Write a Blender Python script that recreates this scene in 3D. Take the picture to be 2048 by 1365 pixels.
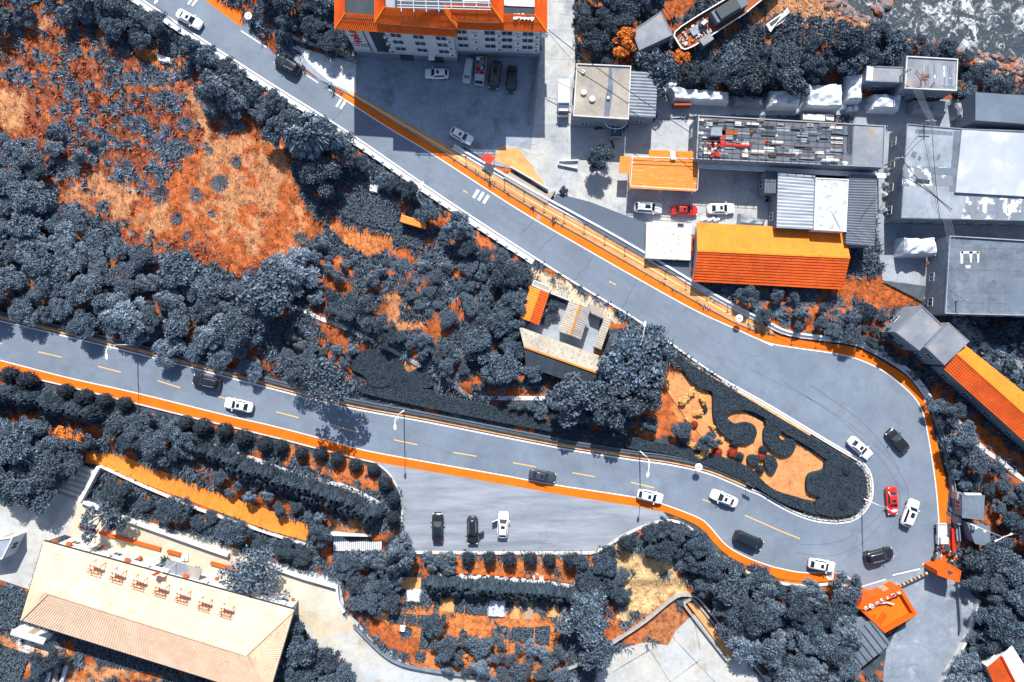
import bpy, bmesh, math, random
import numpy as np
from mathutils import Vector, Matrix
R = math.radians
rnd = random.Random(7)
for o in list(bpy.data.objects): bpy.data.objects.remove(o)
scene = bpy.context.scene
col = scene.collection
# ------------------------------------------------------------------ camera, sky, sun
S = 0.085            # metres per photo pixel on the ground
CAMH = 116.0         # drone height
SUN_EL = 44.0
cam = bpy.data.cameras.new('camera'); cam.sensor_width = 36.0
cam.lens = 36.0 * CAMH / (2048 * S); cam.clip_end = 5000; cam.clip_start = 1
co = bpy.data.objects.new('camera', cam); col.objects.link(co)
co.location = (0, 0, CAMH); co.rotation_euler = (0, 0, 0); scene.camera = co
w = bpy.data.worlds.new('World'); scene.world = w; w.use_nodes = True
nt = w.node_tree; nt.nodes.clear()
sky = nt.nodes.new('ShaderNodeTexSky'); sky.sky_type = 'NISHITA'; sky.sun_disc = False
sky.sun_elevation = R(SUN_EL); sky.sun_rotation = 0.0
bg = nt.nodes.new('ShaderNodeBackground'); bg.inputs['Strength'].default_value = 0.095
wo = nt.nodes.new('ShaderNodeOutputWorld')
nt.links.new(sky.outputs[0], bg.inputs[0]); nt.links.new(bg.outputs[0], wo.inputs[0])
sl = bpy.data.lights.new('sun', 'SUN'); sl.energy = 4.4; sl.angle = R(0.5); sl.color = (1.0, 0.955, 0.89)
so = bpy.data.objects.new('sun', sl); col.objects.link(so)
so.rotation_euler = (R(-(90 - SUN_EL)), 0, R(1.0)); so.location = (0, 60, 80)
scene.render.engine = 'CYCLES'
scene.view_settings.view_transform = 'Standard'; scene.view_settings.look = 'None'
scene.view_settings.exposure = 0.85; scene.view_settings.gamma = 1.0
scene.view_settings.use_curve_mapping = False

# ------------------------------------------------------------------ helpers
def W(px, py, z=0.0):
    """plan position of something seen at photo pixel (px,py) that stands z metres up"""
    k = (CAMH - z) / CAMH
    return Vector(((px - 1024) * S * k, (682.5 - py) * S * k, z))
def PX(v): return (v[0] / S + 1024, 682.5 - v[1] / S)

def tag(o, label=None, cat=None, group=None, kind=None):
    if label: o['label'] = label
    if cat: o['category'] = cat
    if group: o['group'] = group
    if kind: o['kind'] = kind
    return o
def thing(name, label, cat, loc=(0, 0, 0), rz=0.0, group=None):
    o = bpy.data.objects.new(name, None); col.objects.link(o)
    o.empty_display_size = 0.3
    o.location = loc; o.rotation_euler = (0, 0, rz)
    return tag(o, label, cat, group)
def link(name, me, parent=None):
    o = bpy.data.objects.new(name, me); col.objects.link(o)
    if parent is not None: o.parent = parent
    return o
def copy_tree(o, parent=None):
    c = o.copy(); col.objects.link(c); c.parent = parent
    for ch in o.children: copy_tree(ch, c)
    return c

class MB:
    def __init__(s): s.v = []; s.f = []; s.m = []; s.mats = []
    def mi(s, mat):
        if mat is None: return 0
        if mat not in s.mats: s.mats.append(mat)
        return s.mats.index(mat)
    def add(s, verts, faces, mat=None):
        b = len(s.v); s.v += [tuple(p) for p in verts]; i = s.mi(mat)
        for f in faces: s.f.append(tuple(b + k for k in f)); s.m.append(i)
        return s
    def prism(s, poly, z0, z1, mat=None):
        """poly: list of (x,y) in metres; z1 may be list"""
        n = len(poly)
        a = sum(poly[i][0] * poly[(i + 1) % n][1] - poly[(i + 1) % n][0] * poly[i][1] for i in range(n))
        if a < 0: poly = poly[::-1]
        vs = [(p[0], p[1], z0) for p in poly] + [(p[0], p[1], z1) for p in poly]
        fs = [tuple(range(n, 2 * n)), tuple(range(n - 1, -1, -1))] + [(i, (i + 1) % n, n + (i + 1) % n, n + i) for i in range(n)]
        return s.add(vs, fs, mat)
    def box(s, c, size, rz=0.0, mat=None, mtx=None):
        hx, hy, hz = size[0] / 2, size[1] / 2, size[2] / 2
        vs = [Vector((x, y, z)) for z in (-hz, hz) for y in (-hy, hy) for x in (-hx, hx)]
        M = mtx if mtx is not None else Matrix.Rotation(rz, 3, 'Z')
        vs = [M @ v + Vector(c) for v in vs]
        return s.add(vs, [(0, 2, 3, 1), (4, 5, 7, 6), (0, 1, 5, 4), (2, 6, 7, 3), (0, 4, 6, 2), (1, 3, 7, 5)], mat)
    def bar(s, a, b, wd, ht=None, mat=None):
        a = Vector(a); b = Vector(b); ht = ht or wd
        d = (b - a); L = d.length
        if L < 1e-5: return s
        d /= L
        up = Vector((0, 0, 1)) if abs(d.z) < 0.95 else Vector((0, 1, 0))
        sx = d.cross(up).normalized(); sy = sx.cross(d).normalized()
        M = Matrix((d, sx, sy)).transposed()
        return s.box((a + b) / 2, (L, wd, ht), mat=mat, mtx=M)
    def tube(s, pts, r, n=6, mat=None, cap=True):
        pts = [Vector(p) for p in pts]; rs = r if isinstance(r, (list, tuple)) else [r] * len(pts)
        vs = []; fs = []
        for i, p in enumerate(pts):
            d = (pts[min(i + 1, len(pts) - 1)] - pts[max(i - 1, 0)])
            d = d.normalized() if d.length > 1e-9 else Vector((0, 0, 1))
            up = Vector((0, 0, 1)) if abs(d.z) < 0.9 else Vector((1, 0, 0))
            a = d.cross(up).normalized(); b = d.cross(a)
            for k in range(n):
                t = 2 * math.pi * k / n
                vs.append(p + (a * math.cos(t) + b * math.sin(t)) * rs[i])
        for i in range(len(pts) - 1):
            for k in range(n):
                k2 = (k + 1) % n
                fs.append((i * n + k, i * n + k2, (i + 1) * n + k2, (i + 1) * n + k))
        if cap:
            fs.append(tuple(range(n))); fs.append(tuple((len(pts) - 1) * n + k for k in range(n))[::-1])
        return s.add(vs, fs, mat)
    def disc(s, c, r, h, n=20, mat=None):
        return s.prism([(c[0] + r * math.cos(2 * math.pi * k / n), c[1] + r * math.sin(2 * math.pi * k / n)) for k in range(n)], c[2], c[2] + h, mat)
    def mesh(s, name, mat=None, smooth=False):
        me = bpy.data.meshes.new(name)
        me.from_pydata([tuple(v) for v in s.v], [], s.f)
        mats = s.mats or ([mat] if mat else [])
        if s.mats and mat and mat not in s.mats and None: pass
        for m in mats: me.materials.append(m)
        me.polygons.foreach_set('material_index', s.m)
        if smooth: me.polygons.foreach_set('use_smooth', [True] * len(s.f))
        me.update()
        return me
    def build(s, name, mat=None, parent=None, smooth=False, local=False):
        """vertices are world coordinates unless local; the parent's own placing is taken off"""
        if parent is not None and not local:
            base = Vector((0, 0, 0)); p = parent
            while p is not None: base = base + p.location; p = p.parent
            s.v = [(v[0] - base.x, v[1] - base.y, v[2] - base.z) for v in s.v]
        return link(name, s.mesh(name, mat, smooth), parent)

def smooth(pts, n=6, closed=False):
    P = [Vector(p[:2]) for p in pts]; out = []; N = len(P)
    for i in range(N if closed else N - 1):
        p0 = P[(i - 1) % N] if closed or i > 0 else P[0]
        p1 = P[i]; p2 = P[(i + 1) % N]
        p3 = P[(i + 2) % N] if closed or i + 2 < N else P[-1]
        for k in range(n):
            t = k / n
            out.append(0.5 * ((2 * p1) + (p2 - p0) * t + (2 * p0 - 5 * p1 + 4 * p2 - p3) * t * t + (3 * p1 - p0 - 3 * p2 + p3) * t ** 3))
    if not closed: out.append(P[-1])
    return [(v.x, v.y) for v in out]
def offset(pts, d):
    """shift a pixel polyline sideways by d pixels (positive = left of travel on screen, y down)"""
    out = []
    for i, p in enumerate(pts):
        a = pts[max(i - 1, 0)]; b = pts[min(i + 1, len(pts) - 1)]
        dx, dy = b[0] - a[0], b[1] - a[1]; L = math.hypot(dx, dy) or 1
        out.append((p[0] + dy / L * d, p[1] - dx / L * d))
    return out
def resample(pts, step):
    out = [tuple(pts[0])]; acc = 0
    for a, b in zip(pts, pts[1:]):
        L = math.hypot(b[0] - a[0], b[1] - a[1])
        if L == 0: continue
        t = step - acc
        while t <= L:
            out.append((a[0] + (b[0] - a[0]) * t / L, a[1] + (b[1] - a[1]) * t / L)); t += step
        acc = L - (t - step)
    return out
def pl(pts, z=0.0): return [(W(x, y, z).x, W(x, y, z).y) for x, y in pts]
def ribbon(mb, left, right, z0, z1, mat=None):
    n = len(left); A = pl(left); B = pl(right)
    vs = [(x, y, z1) for x, y in A] + [(x, y, z1) for x, y in B] + [(x, y, z0) for x, y in A] + [(x, y, z0) for x, y in B]
    fs = []
    for i in range(n - 1):
        fs += [(i, i + 1, n + i + 1, n + i), (2 * n + i, 2 * n + i + 1, i + 1, i), (n + i, n + i + 1, 3 * n + i + 1, 3 * n + i)]
    fs += [(0, n, 3 * n, 2 * n), (n - 1, 3 * n - 1, 4 * n - 1, 2 * n - 1)]
    return mb.add(vs, fs, mat)
def line(mb, pts, wpx, z0, z1, mat=None): return ribbon(mb, offset(pts, wpx / 2), offset(pts, -wpx / 2), z0, z1, mat)
def inpoly(x, y, poly):
    x = np.asarray(x); y = np.asarray(y); c = np.zeros(x.shape, bool); n = len(poly)
    for i in range(n):
        x1, y1 = poly[i]; x2, y2 = poly[(i + 1) % n]
        if y1 == y2: continue
        m = ((y1 > y) != (y2 > y)) & (x < (x2 - x1) * (y - y1) / (y2 - y1) + x1)
        c ^= m
    return c
def vnoise(x, y, sc, seed=0):
    r = np.random.RandomState(seed); T = r.rand(256, 256)
    x = np.asarray(x) / sc + 1000; y = np.asarray(y) / sc + 1000
    i = np.floor(x).astype(int); j = np.floor(y).astype(int); fx = x - i; fy = y - j
    fx = fx * fx * (3 - 2 * fx); fy = fy * fy * (3 - 2 * fy)
    g = lambda a, b: T[a % 256, b % 256]
    return (g(i, j) * (1 - fx) + g(i + 1, j) * fx) * (1 - fy) + (g(i, j + 1) * (1 - fx) + g(i + 1, j + 1) * fx) * fy

# ------------------------------------------------------------------ materials
def srgb(r, g, b):
    f = lambda c: (c / 255 / 12.92) if c / 255 <= 0.04045 else ((c / 255 + 0.055) / 1.055) ** 2.4
    return (f(r), f(g), f(b), 1)
def mat(name, c1, c2=None, scale=1.0, rough=0.8, bump=0.0, bscale=None, c3=None, s3=8.0, t3=(0.55, 0.7), spec=0.3, metal=0.0,
        stretch=None, rand=0.0, detail=5.0, attr=None, lo=0.35, hi=0.65, coord='Object', fine=0.0, island=0.0, grime=0.0):
    m = bpy.data.materials.new(name); m.use_nodes = True; t = m.node_tree; N = t.nodes; L = t.links
    b = N['Principled BSDF']; b.inputs['Roughness'].default_value = rough; b.inputs['Metallic'].default_value = metal
    b.inputs['Specular IOR Level'].default_value = spec
    tc = N.new('ShaderNodeTexCoord'); vec = tc.outputs[coord]
    if stretch:
        mp = N.new('ShaderNodeMapping'); mp.inputs['Scale'].default_value = stretch[:3]
        if len(stretch) > 3: mp.inputs['Rotation'].default_value = (0, 0, stretch[3])
        L.new(vec, mp.inputs[0]); vec = mp.outputs[0]
    def noise(sc, de=detail):
        n = N.new('ShaderNodeTexNoise'); n.inputs['Scale'].default_value = sc; n.inputs['Detail'].default_value = de
        n.inputs['Roughness'].default_value = 0.62
        L.new(vec, n.inputs['Vector']); return n.outputs['Fac']
    def mix(fac, a, bb, mode='MIX'):
        x = N.new('ShaderNodeMix'); x.data_type = 'RGBA'; x.blend_type = mode
        if isinstance(fac, float): x.inputs[0].default_value = fac
        else: L.new(fac, x.inputs[0])
        for s_, v in ((6, a), (7, bb)):
            if isinstance(v, tuple): x.inputs[s_].default_value = v if len(v) == 4 else (*v, 1)
            else: L.new(v, x.inputs[s_])
        return x.outputs[2]
    def ramp(fac, lo, hi):
        r_ = N.new('ShaderNodeMapRange'); r_.inputs[1].default_value = lo; r_.inputs[2].default_value = hi
        L.new(fac, r_.inputs[0]); return r_.outputs[0]
    c1 = c1 if len(c1) == 4 else (*c1, 1)
    out = c1
    if c2: out = mix(ramp(noise(scale), lo, hi), c1, c2)
    if c3: out = mix(ramp(noise(s3), *t3), out, c3)
    if attr:
        a = N.new('ShaderNodeAttribute'); a.attribute_name = attr
        out = mix(1.0, out, a.outputs['Color'], 'MULTIPLY')
    if fine:
        f = ramp(noise(14.0, 3.0), 0.2, 0.8); f2 = N.new('ShaderNodeMapRange')
        f2.inputs[3].default_value = 1 - fine; f2.inputs[4].default_value = 1 + fine
        L.new(f, f2.inputs[0])
        cc = N.new('ShaderNodeCombineColor'); [L.new(f2.outputs[0], cc.inputs[k]) for k in range(3)]
        out = mix(1.0, out, cc.outputs[0], 'MULTIPLY')
    if grime:
        for sc_, k_ in ((.22, grime), (1.3, grime * .6)):
            g1 = ramp(noise(sc_, 9.0), .3, .62); g2 = N.new('ShaderNodeMapRange'); g2.inputs[3].default_value = 1 - k_; g2.inputs[4].default_value = 1 + k_ * .35
            L.new(g1, g2.inputs[0]); cc = N.new('ShaderNodeCombineColor'); [L.new(g2.outputs[0], cc.inputs[k]) for k in range(3)]
            out = mix(1.0, out, cc.outputs[0], 'MULTIPLY')
    if island:
        ge = N.new('ShaderNodeNewGeometry'); mr = N.new('ShaderNodeMapRange')
        mr.inputs[3].default_value = 1 - island; mr.inputs[4].default_value = 1 + island * 1.25
        L.new(ge.outputs['Random Per Island'], mr.inputs[0])
        cc = N.new('ShaderNodeCombineColor'); [L.new(mr.outputs[0], cc.inputs[k]) for k in range(3)]
        out = mix(1.0, out, cc.outputs[0], 'MULTIPLY')
    if rand:
        oi = N.new('ShaderNodeObjectInfo'); mr = N.new('ShaderNodeMapRange')
        mr.inputs[3].default_value = 1 - rand; mr.inputs[4].default_value = 1 + rand
        L.new(oi.outputs['Random'], mr.inputs[0])
        cc = N.new('ShaderNodeCombineColor'); [L.new(mr.outputs[0], cc.inputs[k]) for k in range(3)]
        out = mix(1.0, out, cc.outputs[0], 'MULTIPLY')
    if isinstance(out, tuple): b.inputs['Base Color'].default_value = out
    else: L.new(out, b.inputs['Base Color'])
    if bump:
        bp = N.new('ShaderNodeBump'); bp.inputs['Strength'].default_value = bump; bp.inputs['Distance'].default_value = 0.08
        L.new(noise(bscale or scale * 6), bp.inputs['Height']); L.new(bp.outputs[0], b.inputs['Normal'])
    return m
M = {}
M['asphalt'] = mat('asphalt', (.142, .178, .23), (.18, .222, .278), .1, .85, .15, 12, c3=(.128, .16, .208), s3=.3, t3=(.5, .75), fine=.12, grime=.1)
M['asphalt_old'] = mat('old_asphalt', (.18, .22, .275), (.24, .28, .335), .25, .85, .15, 10, c3=(.36, .39, .43), s3=.3, t3=(.56, .7), fine=.14, grime=.18)
M['paint'] = mat('white_road_paint', (.8, .8, .8), (.62, .63, .65), 3, .7)
M['yellow'] = mat('yellow_road_paint', (.85, .5, .12), (.6, .38, .15), 4, .7)
M['lane'] = mat('orange_lane_coating', (.78, .155, .002), (.7, .125, .002), .3, .75, .1, 14, fine=.08, grime=.1)
M['paving'] = mat('tan_sidewalk_paving', (.62, .32, .13), (.55, .24, .085), .8, .8, .2, 10, fine=.15, grime=0.15)
M['kerb'] = mat('pale_kerb_stone', (.62, .6, .57), (.5, .5, .5), 1, .8)
M['tankerb'] = mat('tan_kerb_strip', (.7, .42, .2), (.5, .22, .1), .6, .8)
M['concrete'] = mat('pale_concrete', (.36, .39, .43), (.47, .46, .42), .09, .85, .15, 9, c3=(.23, .26, .31), s3=.25, t3=(.53, .72), fine=.12, grime=0.22)
M['lot'] = mat('grey_lot_concrete', (.24, .28, .335), (.3, .34, .4), .1, .85, .15, 9, c3=(.17, .2, .25), s3=.25, t3=(.52, .68), fine=.14, grime=0.22)
M['alley'] = mat('alley_concrete', (.25, .285, .335), (.31, .34, .38), .15, .85, .15, 9, c3=(.3, .25, .2), s3=.3, t3=(.56, .72), fine=.15, grime=0.22)
M['plaza'] = mat('white_plaza_concrete', (.4, .43, .46), (.47, .45, .4), .1, .85, .1, 8, c3=(.36, .31, .24), s3=.3, t3=(.56, .72), fine=.12, grime=.2)
M['court'] = mat('cream_courtyard', (.48, .41, .3), (.54, .5, .42), .15, .85, .1, 8, c3=(.6, .47, .3), s3=.25, t3=(.55, .75), fine=.06, grime=0.15)
M['bay'] = mat('bay_concrete', (.215, .25, .305), (.275, .3, .34), .22, .85, .15, 9, c3=(.17, .2, .25), s3=.3, t3=(.48, .7), stretch=(.3, 1.9, 1), fine=.16, grime=.16)
M['slip'] = mat('worn_white_concrete', (.55, .58, .61), (.68, .68, .67), .2, .85, .2, 9, c3=(.33, .33, .36), s3=.7, t3=(.55, .66), fine=.12, grime=0.22)
M['wall_white'] = mat('white_masonry', (.7, .71, .72), (.58, .6, .63), .6, .85, .1, 6, grime=0.15)
M['wall_grey'] = mat('grey_render', (.2, .235, .285), (.15, .18, .22), .5, .85, .1, 6, fine=.1, grime=0.22)
M['hotel_wall'] = mat('pale_render', (.52, .55, .6), (.46, .5, .56), .4, .8, grime=0.08)
M['dark'] = mat('dark_recess', (.03, .04, .05), (.045, .055, .07), .5, .8)
M['glass'] = mat('window_glass', (.03, .045, .06), rough=.12, spec=.6)
M['frame'] = mat('window_frame', (.55, .58, .62), rough=.5)
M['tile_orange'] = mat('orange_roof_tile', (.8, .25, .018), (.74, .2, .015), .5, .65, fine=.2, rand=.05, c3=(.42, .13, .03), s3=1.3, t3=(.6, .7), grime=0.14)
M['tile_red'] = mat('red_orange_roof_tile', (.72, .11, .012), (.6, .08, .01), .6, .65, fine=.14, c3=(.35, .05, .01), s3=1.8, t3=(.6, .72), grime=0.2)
M['tile_grey'] = mat('grey_roof_tile', (.3, .3, .32), (.42, .36, .31), .9, .8, fine=.25, grime=0.22)
M['tile_cream'] = mat('cream_roof_tile', (.36, .325, .265), (.43, .39, .32), .8, .8, fine=.25, c3=(.2, .205, .22), s3=2.2, t3=(.54, .66), grime=.2)
M['hall_tile'] = mat('pale_peach_tile', (.7, .47, .31), (.76, .54, .39), .5, .75, fine=.1, c3=(.45, .15, .05), s3=3.0, t3=(.62, .68), grime=.1)
M['corr'] = mat('corrugated_steel', (.14, .17, .21), (.2, .23, .275), .4, .5, spec=.4, fine=.12, grime=0.22)
M['corr_dark'] = mat('dark_corrugated_sheet', (.085, .105, .13), (.12, .14, .175), .4, .6)
M['corr_light'] = mat('weathered_bright_sheet', (.42, .46, .5), (.2, .235, .28), .6, .55, stretch=(.25, 2.5, 1), fine=.1, grime=0.22)
M['roof_grey'] = mat('grey_flat_roof', (.2, .225, .265), (.27, .285, .31), .25, .85, .1, 8, c3=(.34, .22, .13), s3=.5, t3=(.58, .7), fine=.12, grime=0.22)
M['roof_tan'] = mat('tan_flat_roof', (.32, .29, .25), (.37, .33, .28), .25, .85, .1, 8, c3=(.19, .21, .25), s3=.16, t3=(.52, .62), fine=.14, grime=0.22)
M['roof_slate'] = mat('slate_flat_roof', (.115, .15, .2), (.135, .17, .22), .2, .8, fine=.04, grime=0.12)
M['roof_blue'] = mat('blue_grey_membrane', (.125, .155, .2), (.155, .187, .232), .3, .85, c3=(.105, .13, .168), s3=.5, t3=(.5, .6), fine=.14, grime=0.22)
M['roof_pale'] = mat('pale_membrane', (.24, .28, .335), (.31, .35, .4), .25, .85, c3=(.2, .235, .285), s3=.5, t3=(.5, .7), fine=.1, grime=0.22)
M['roof_patch'] = mat('peeling_roof_coat', (.15, .18, .22), (.2, .23, .27), .3, .85, c3=(.6, .61, .62), s3=.55, t3=(.53, .56), fine=.12)
M['rust_white'] = mat('rust_stained_white_sheet', (.6, .6, .6), (.5, .49, .47), .5, .7, c3=(.5, .22, .08), s3=2.2, t3=(.59, .66), fine=.08)
M['tarp_white'] = mat('white_tarpaulin', (.62, .66, .71), (.5, .54, .6), .6, .55, .3, 3, spec=.4)
M['tarp_grey'] = mat('grey_tarpaulin', (.16, .19, .225), (.24, .27, .31), .6, .5, .4, 3, spec=.4)
M['tarp_dark'] = mat('dark_tarpaulin', (.05, .065, .08), (.08, .1, .12), .6, .6, .4, 3)
M['steel'] = mat('grey_steel', (.3, .33, .37), rough=.45, metal=.3)
M['white_metal'] = mat('white_painted_metal', (.75, .76, .78), rough=.4)
M['dark_metal'] = mat('dark_metal', (.04, .05, .06), rough=.5)
M['cable'] = mat('black_cable', (.03, .035, .04), rough=.6)
M['rust'] = mat('rusty_steel', (.38, .1, .025), (.25, .06, .02), 3, .8)
M['red'] = mat('red_paint', (.65, .03, .012), (.5, .02, .01), 2, .5)
M['orange_wall'] = mat('orange_wall_paint', (.74, .1, .003), (.68, .09, .003), .7, .75, fine=.06, grime=.1)
M['orange_floor'] = mat('orange_roof_floor', (.8, .155, .004), (.74, .135, .004), .7, .8, fine=.06, grime=.12)
M['trunk'] = mat('bark', (.1, .1, .105), (.17, .165, .16), 3, .9, .4, 12)
M['leaf'] = mat('slate_leaf', (.046, .071, .103), (.08, .117, .158), .5, .55, rand=.28, spec=.4, island=.62)
M['leaf_pale'] = mat('pale_slate_leaf', (.07, .103, .142), (.118, .162, .212), .6, .55, rand=.25, spec=.4, island=.62)
M['leaf_dark'] = mat('dark_slate_leaf', (.028, .046, .068), (.05, .076, .106), .6, .55, rand=.22, spec=.35, island=.62)
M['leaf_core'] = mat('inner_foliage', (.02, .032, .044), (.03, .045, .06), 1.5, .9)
M['hedge'] = mat('clipped_hedge_leaf', (.022, .033, .046), (.033, .047, .063), 1.5, .75, .5, 10, fine=.25, island=.3, spec=.15)
M['leaf_orange'] = mat('orange_leaf', (.55, .14, .018), (.66, .22, .04), .7, .6, island=.45)
M['leaf_yellow'] = mat('pale_yellow_leaf', (.72, .46, .17), (.75, .38, .12), .9, .6, island=.4)
M['leaf_red'] = mat('red_leaf', (.24, .028, .012), (.34, .05, .015), 1.4, .7, fine=.3)
M['ground'] = mat('ground_soil', (.75, .75, .75), (1.2, 1.15, 1.1), .7, .95, .6, 3, c3=(.42, .4, .42), s3=1.1, t3=(.5, .66), attr='gc', fine=.6, detail=9)
M['bed'] = mat('orange_bed_soil', (.56, .235, .085), (.63, .3, .125), .6, .9, .3, 8, c3=(.42, .13, .035), s3=1.2, t3=(.52, .7), fine=.35, grime=.25)
M['tuft'] = mat('grass_blades', (.75, .75, .75), (1.2, 1.2, 1.2), .8, .8, attr='gc')
M['rock'] = mat('shore_rock', (.12, .125, .14), (.2, .19, .19), .8, .85, .5, 4, c3=(.4, .11, .03), s3=.5, t3=(.46, .58), fine=.25, rand=.35)
M['stone'] = mat('pale_rubble', (.36, .34, .31), (.27, .265, .26), 1.5, .85, .3, 6, fine=.2, rand=.2, island=.35)
M['wood'] = mat('weathered_planks', (.45, .3, .17), (.3, .25, .2), 2, .8)
M['earth'] = mat('bare_orange_earth', (.6, .25, .08), (.7, .36, .15), .8, .9, .4, 6, fine=.25)
M['crop'] = mat('crop_leaf', (.045, .066, .09), (.075, .105, .135), 2, .7, island=.5)
M['brickpath'] = mat('orange_brick_paving', (.8, .25, .03), (.72, .2, .025), 1.2, .8, .2, 12, fine=.2, grime=.2)
M['wall_dark'] = mat('dark_shaded_wall', (.05, .064, .083), (.075, .09, .11), .6, .85, fine=.15)  # retaining wall face and its shadow band in one dark colour
M['tile_slate'] = mat('dark_slate_tile', (.055, .07, .09), (.085, .1, .125), .9, .8, fine=.25)
M['tile_hotel'] = mat('bright_red_orange_tile', (.85, .15, .014), (.75, .11, .01), .8, .6, fine=.12, grime=.1)
M['leaf_conifer'] = mat('conifer_spray', (.022, .036, .053), (.036, .055, .078), .8, .65, rand=.15, island=.5, spec=.25)
M['shelter_slate'] = mat('dark_slate_sheet', (.08, .106, .143), (.092, .12, .16), .2, .8, fine=.05)
# ------------------------------------------------------------------ main outlines (photo pixels on the ground)
UL = smooth([(200, -55), (281, 0), (410, 85), (539, 168), (702, 271), (860, 380), (1000, 473), (1141, 563), (1281, 647), (1422, 746), (1540, 814), (1659, 886), (1721, 922)], 6)
TIP = smooth([(1721, 922), (1737, 944), (1743, 969), (1741, 999), (1726, 1024), (1703, 1040), (1671, 1045)], 6)
LU = smooth([(1671, 1045), (1634, 1041), (1596, 1029), (1559, 1011), (1522, 989), (1497, 979), (1459, 962), (1409, 943), (1335, 927), (1260, 917), (1146, 899), (1040, 879), (852, 842), (686, 811), (500, 764), (274, 705), (0, 640), (-180, 602)], 5)
INNER = UL + TIP[1:] + LU[1:]                 # inner edge of the hairpin, top left -> tip -> lower left
RL = smooth([(682, 195), (780, 258), (867, 310), (1039, 421), (1176, 501), (1281, 561), (1390, 621), (1471, 658), (1508, 675), (1543, 688), (1596, 697), (1666, 707), (1719, 720), (1772, 746), (1817, 783), (1838, 809), (1849, 837), (1860, 893), (1869, 951), (1874, 995), (1878, 1046), (1884, 1125)], 5)
RLo = smooth([(690, 184), (790, 246), (891, 308), (1039, 403), (1186, 486), (1290, 546), (1397, 607), (1471, 646), (1512, 662), (1550, 671), (1613, 682), (1698, 693), (1733, 705), (1768, 725), (1810, 751), (1831, 774), (1851, 802), (1861, 830), (1870, 870), (1879, 905), (1890, 951), (1896, 995), (1901, 1053), (1908, 1125)], 5)
LT = smooth([(-180, 675), (0, 721), (141, 757), (271, 786), (457, 832), (540, 851), (641, 877), (725, 900), (841, 922), (1000, 950), (1109, 970), (1276, 996), (1327, 1009), (1395, 1035), (1419, 1053), (1453, 1091), (1494, 1115), (1540, 1132), (1559, 1137), (1600, 1145), (1644, 1146), (1678, 1146)], 5)
LB = smooth([(-180, 697), (0, 741), (105, 764), (274, 806), (387, 834), (540, 871), (653, 900), (752, 924), (875, 946), (1040, 975), (1136, 992), (1276, 1014), (1327, 1024), (1375, 1042), (1405, 1060), (1443, 1101), (1484, 1127), (1540, 1149), (1559, 1157), (1610, 1164), (1640, 1164), (1678, 1162)], 5)
SIDE = [(1692, 1152), (1706, 1166), (1715, 1181), (1760, 1190), (1803, 1177), (1835, 1229), (1790, 1265), (1773, 1299), (1767, 1339), (1762, 1500), (1830, 1500), (1884, 1365), (1890, 1343), (1932, 1268), (1953, 1197), (1925, 1170), (1912, 1140)]
TOPR = [(640, 160), (560, 118), (525, 85), (480, 30), (430, -10), (380, -55)]
road_poly = INNER + LT[1:] + SIDE + RL[::-1] + [(682, 195)] + TOPR
OLDROAD = [(1724, 1178), (1803, 1150), (1878, 1126), (1912, 1135), (1925, 1170), (1953, 1197), (1932, 1268), (1890, 1343), (1884, 1365), (1830, 1500), (1762, 1500), (1767, 1339), (1773, 1299), (1790, 1265), (1835, 1229), (1803, 1177), (1760, 1190)]

LOT = [(560, 100), (640, 120), (720, 108), (1078, 105), (1082, 118), (1082, 330), (1060, 345), (985, 330), (930, 295), (891, 300), (800, 246), (690, 184), (640, 160)]
SLIP = [(568, 78), (612, 98), (650, 110), (712, 128), (712, 200), (693, 180), (672, 172), (648, 155), (625, 135), (598, 105), (572, 88)]
YARD = [(1078, -40), (1148, -40), (1150, 130), (1150, 240), (1400, 240), (1400, 330), (1560, 330), (1560, 460), (1400, 470), (1295, 470), (1200, 440), (1110, 395), (1040, 345), (985, 300), (1010, 290), (1062, 300), (1080, 120)]
ALLEY = [(1310, 185), (1330, 190), (1950, 200), (1960, 250), (2100, 260), (2100, 500), (1895, 480), (1890, 560), (1850, 600), (1765, 560), (1750, 440), (1700, 230), (1395, 232), (1310, 240)]
BAY = [(752, 924), (875, 946), (1040, 975), (1136, 992), (1276, 1014), (1327, 1024), (1340, 1042), (1300, 1050), (1250, 1072), (1215, 1092), (1180, 1102), (830, 1102), (800, 1095), (805, 1040), (800, 990), (780, 950)]
PLAZA = [(-60, 930), (110, 980), (200, 930), (168, 1005), (185, 1015), (300, 1050), (440, 1110), (545, 1130), (655, 1150), (680, 1165), (690, 1220), (715, 1245), (760, 1300), (830, 1335), (900, 1350), (980, 1362), (980, 1420), (800, 1420), (700, 1365), (640, 1310), (590, 1225), (130, 1070), (88, 1085), (60, 1180), (-60, 1140)]
COURT = [(160, 1005), (430, 1083), (560, 1128), (672, 1172), (688, 1222), (720, 1260), (640, 1280), (590, 1225), (133, 1070)]
FOUND = [(1195, 1335), (1238, 1300), (1290, 1285), (1335, 1292), (1352, 1262), (1388, 1228), (1400, 1216), (1480, 1310), (1560, 1400), (1180, 1420)]
BRICKP = [(165, 895), (240, 910), (330, 945), (450, 990), (620, 1050), (612, 1082), (540, 1062), (400, 1010), (290, 968), (205, 932), (168, 925)]

PAVE = [road_poly, LOT, SLIP, YARD, ALLEY, BAY, PLAZA, COURT, OLDROAD, LT + LB[::-1], RL + RLo[::-1], BRICKP]
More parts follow.
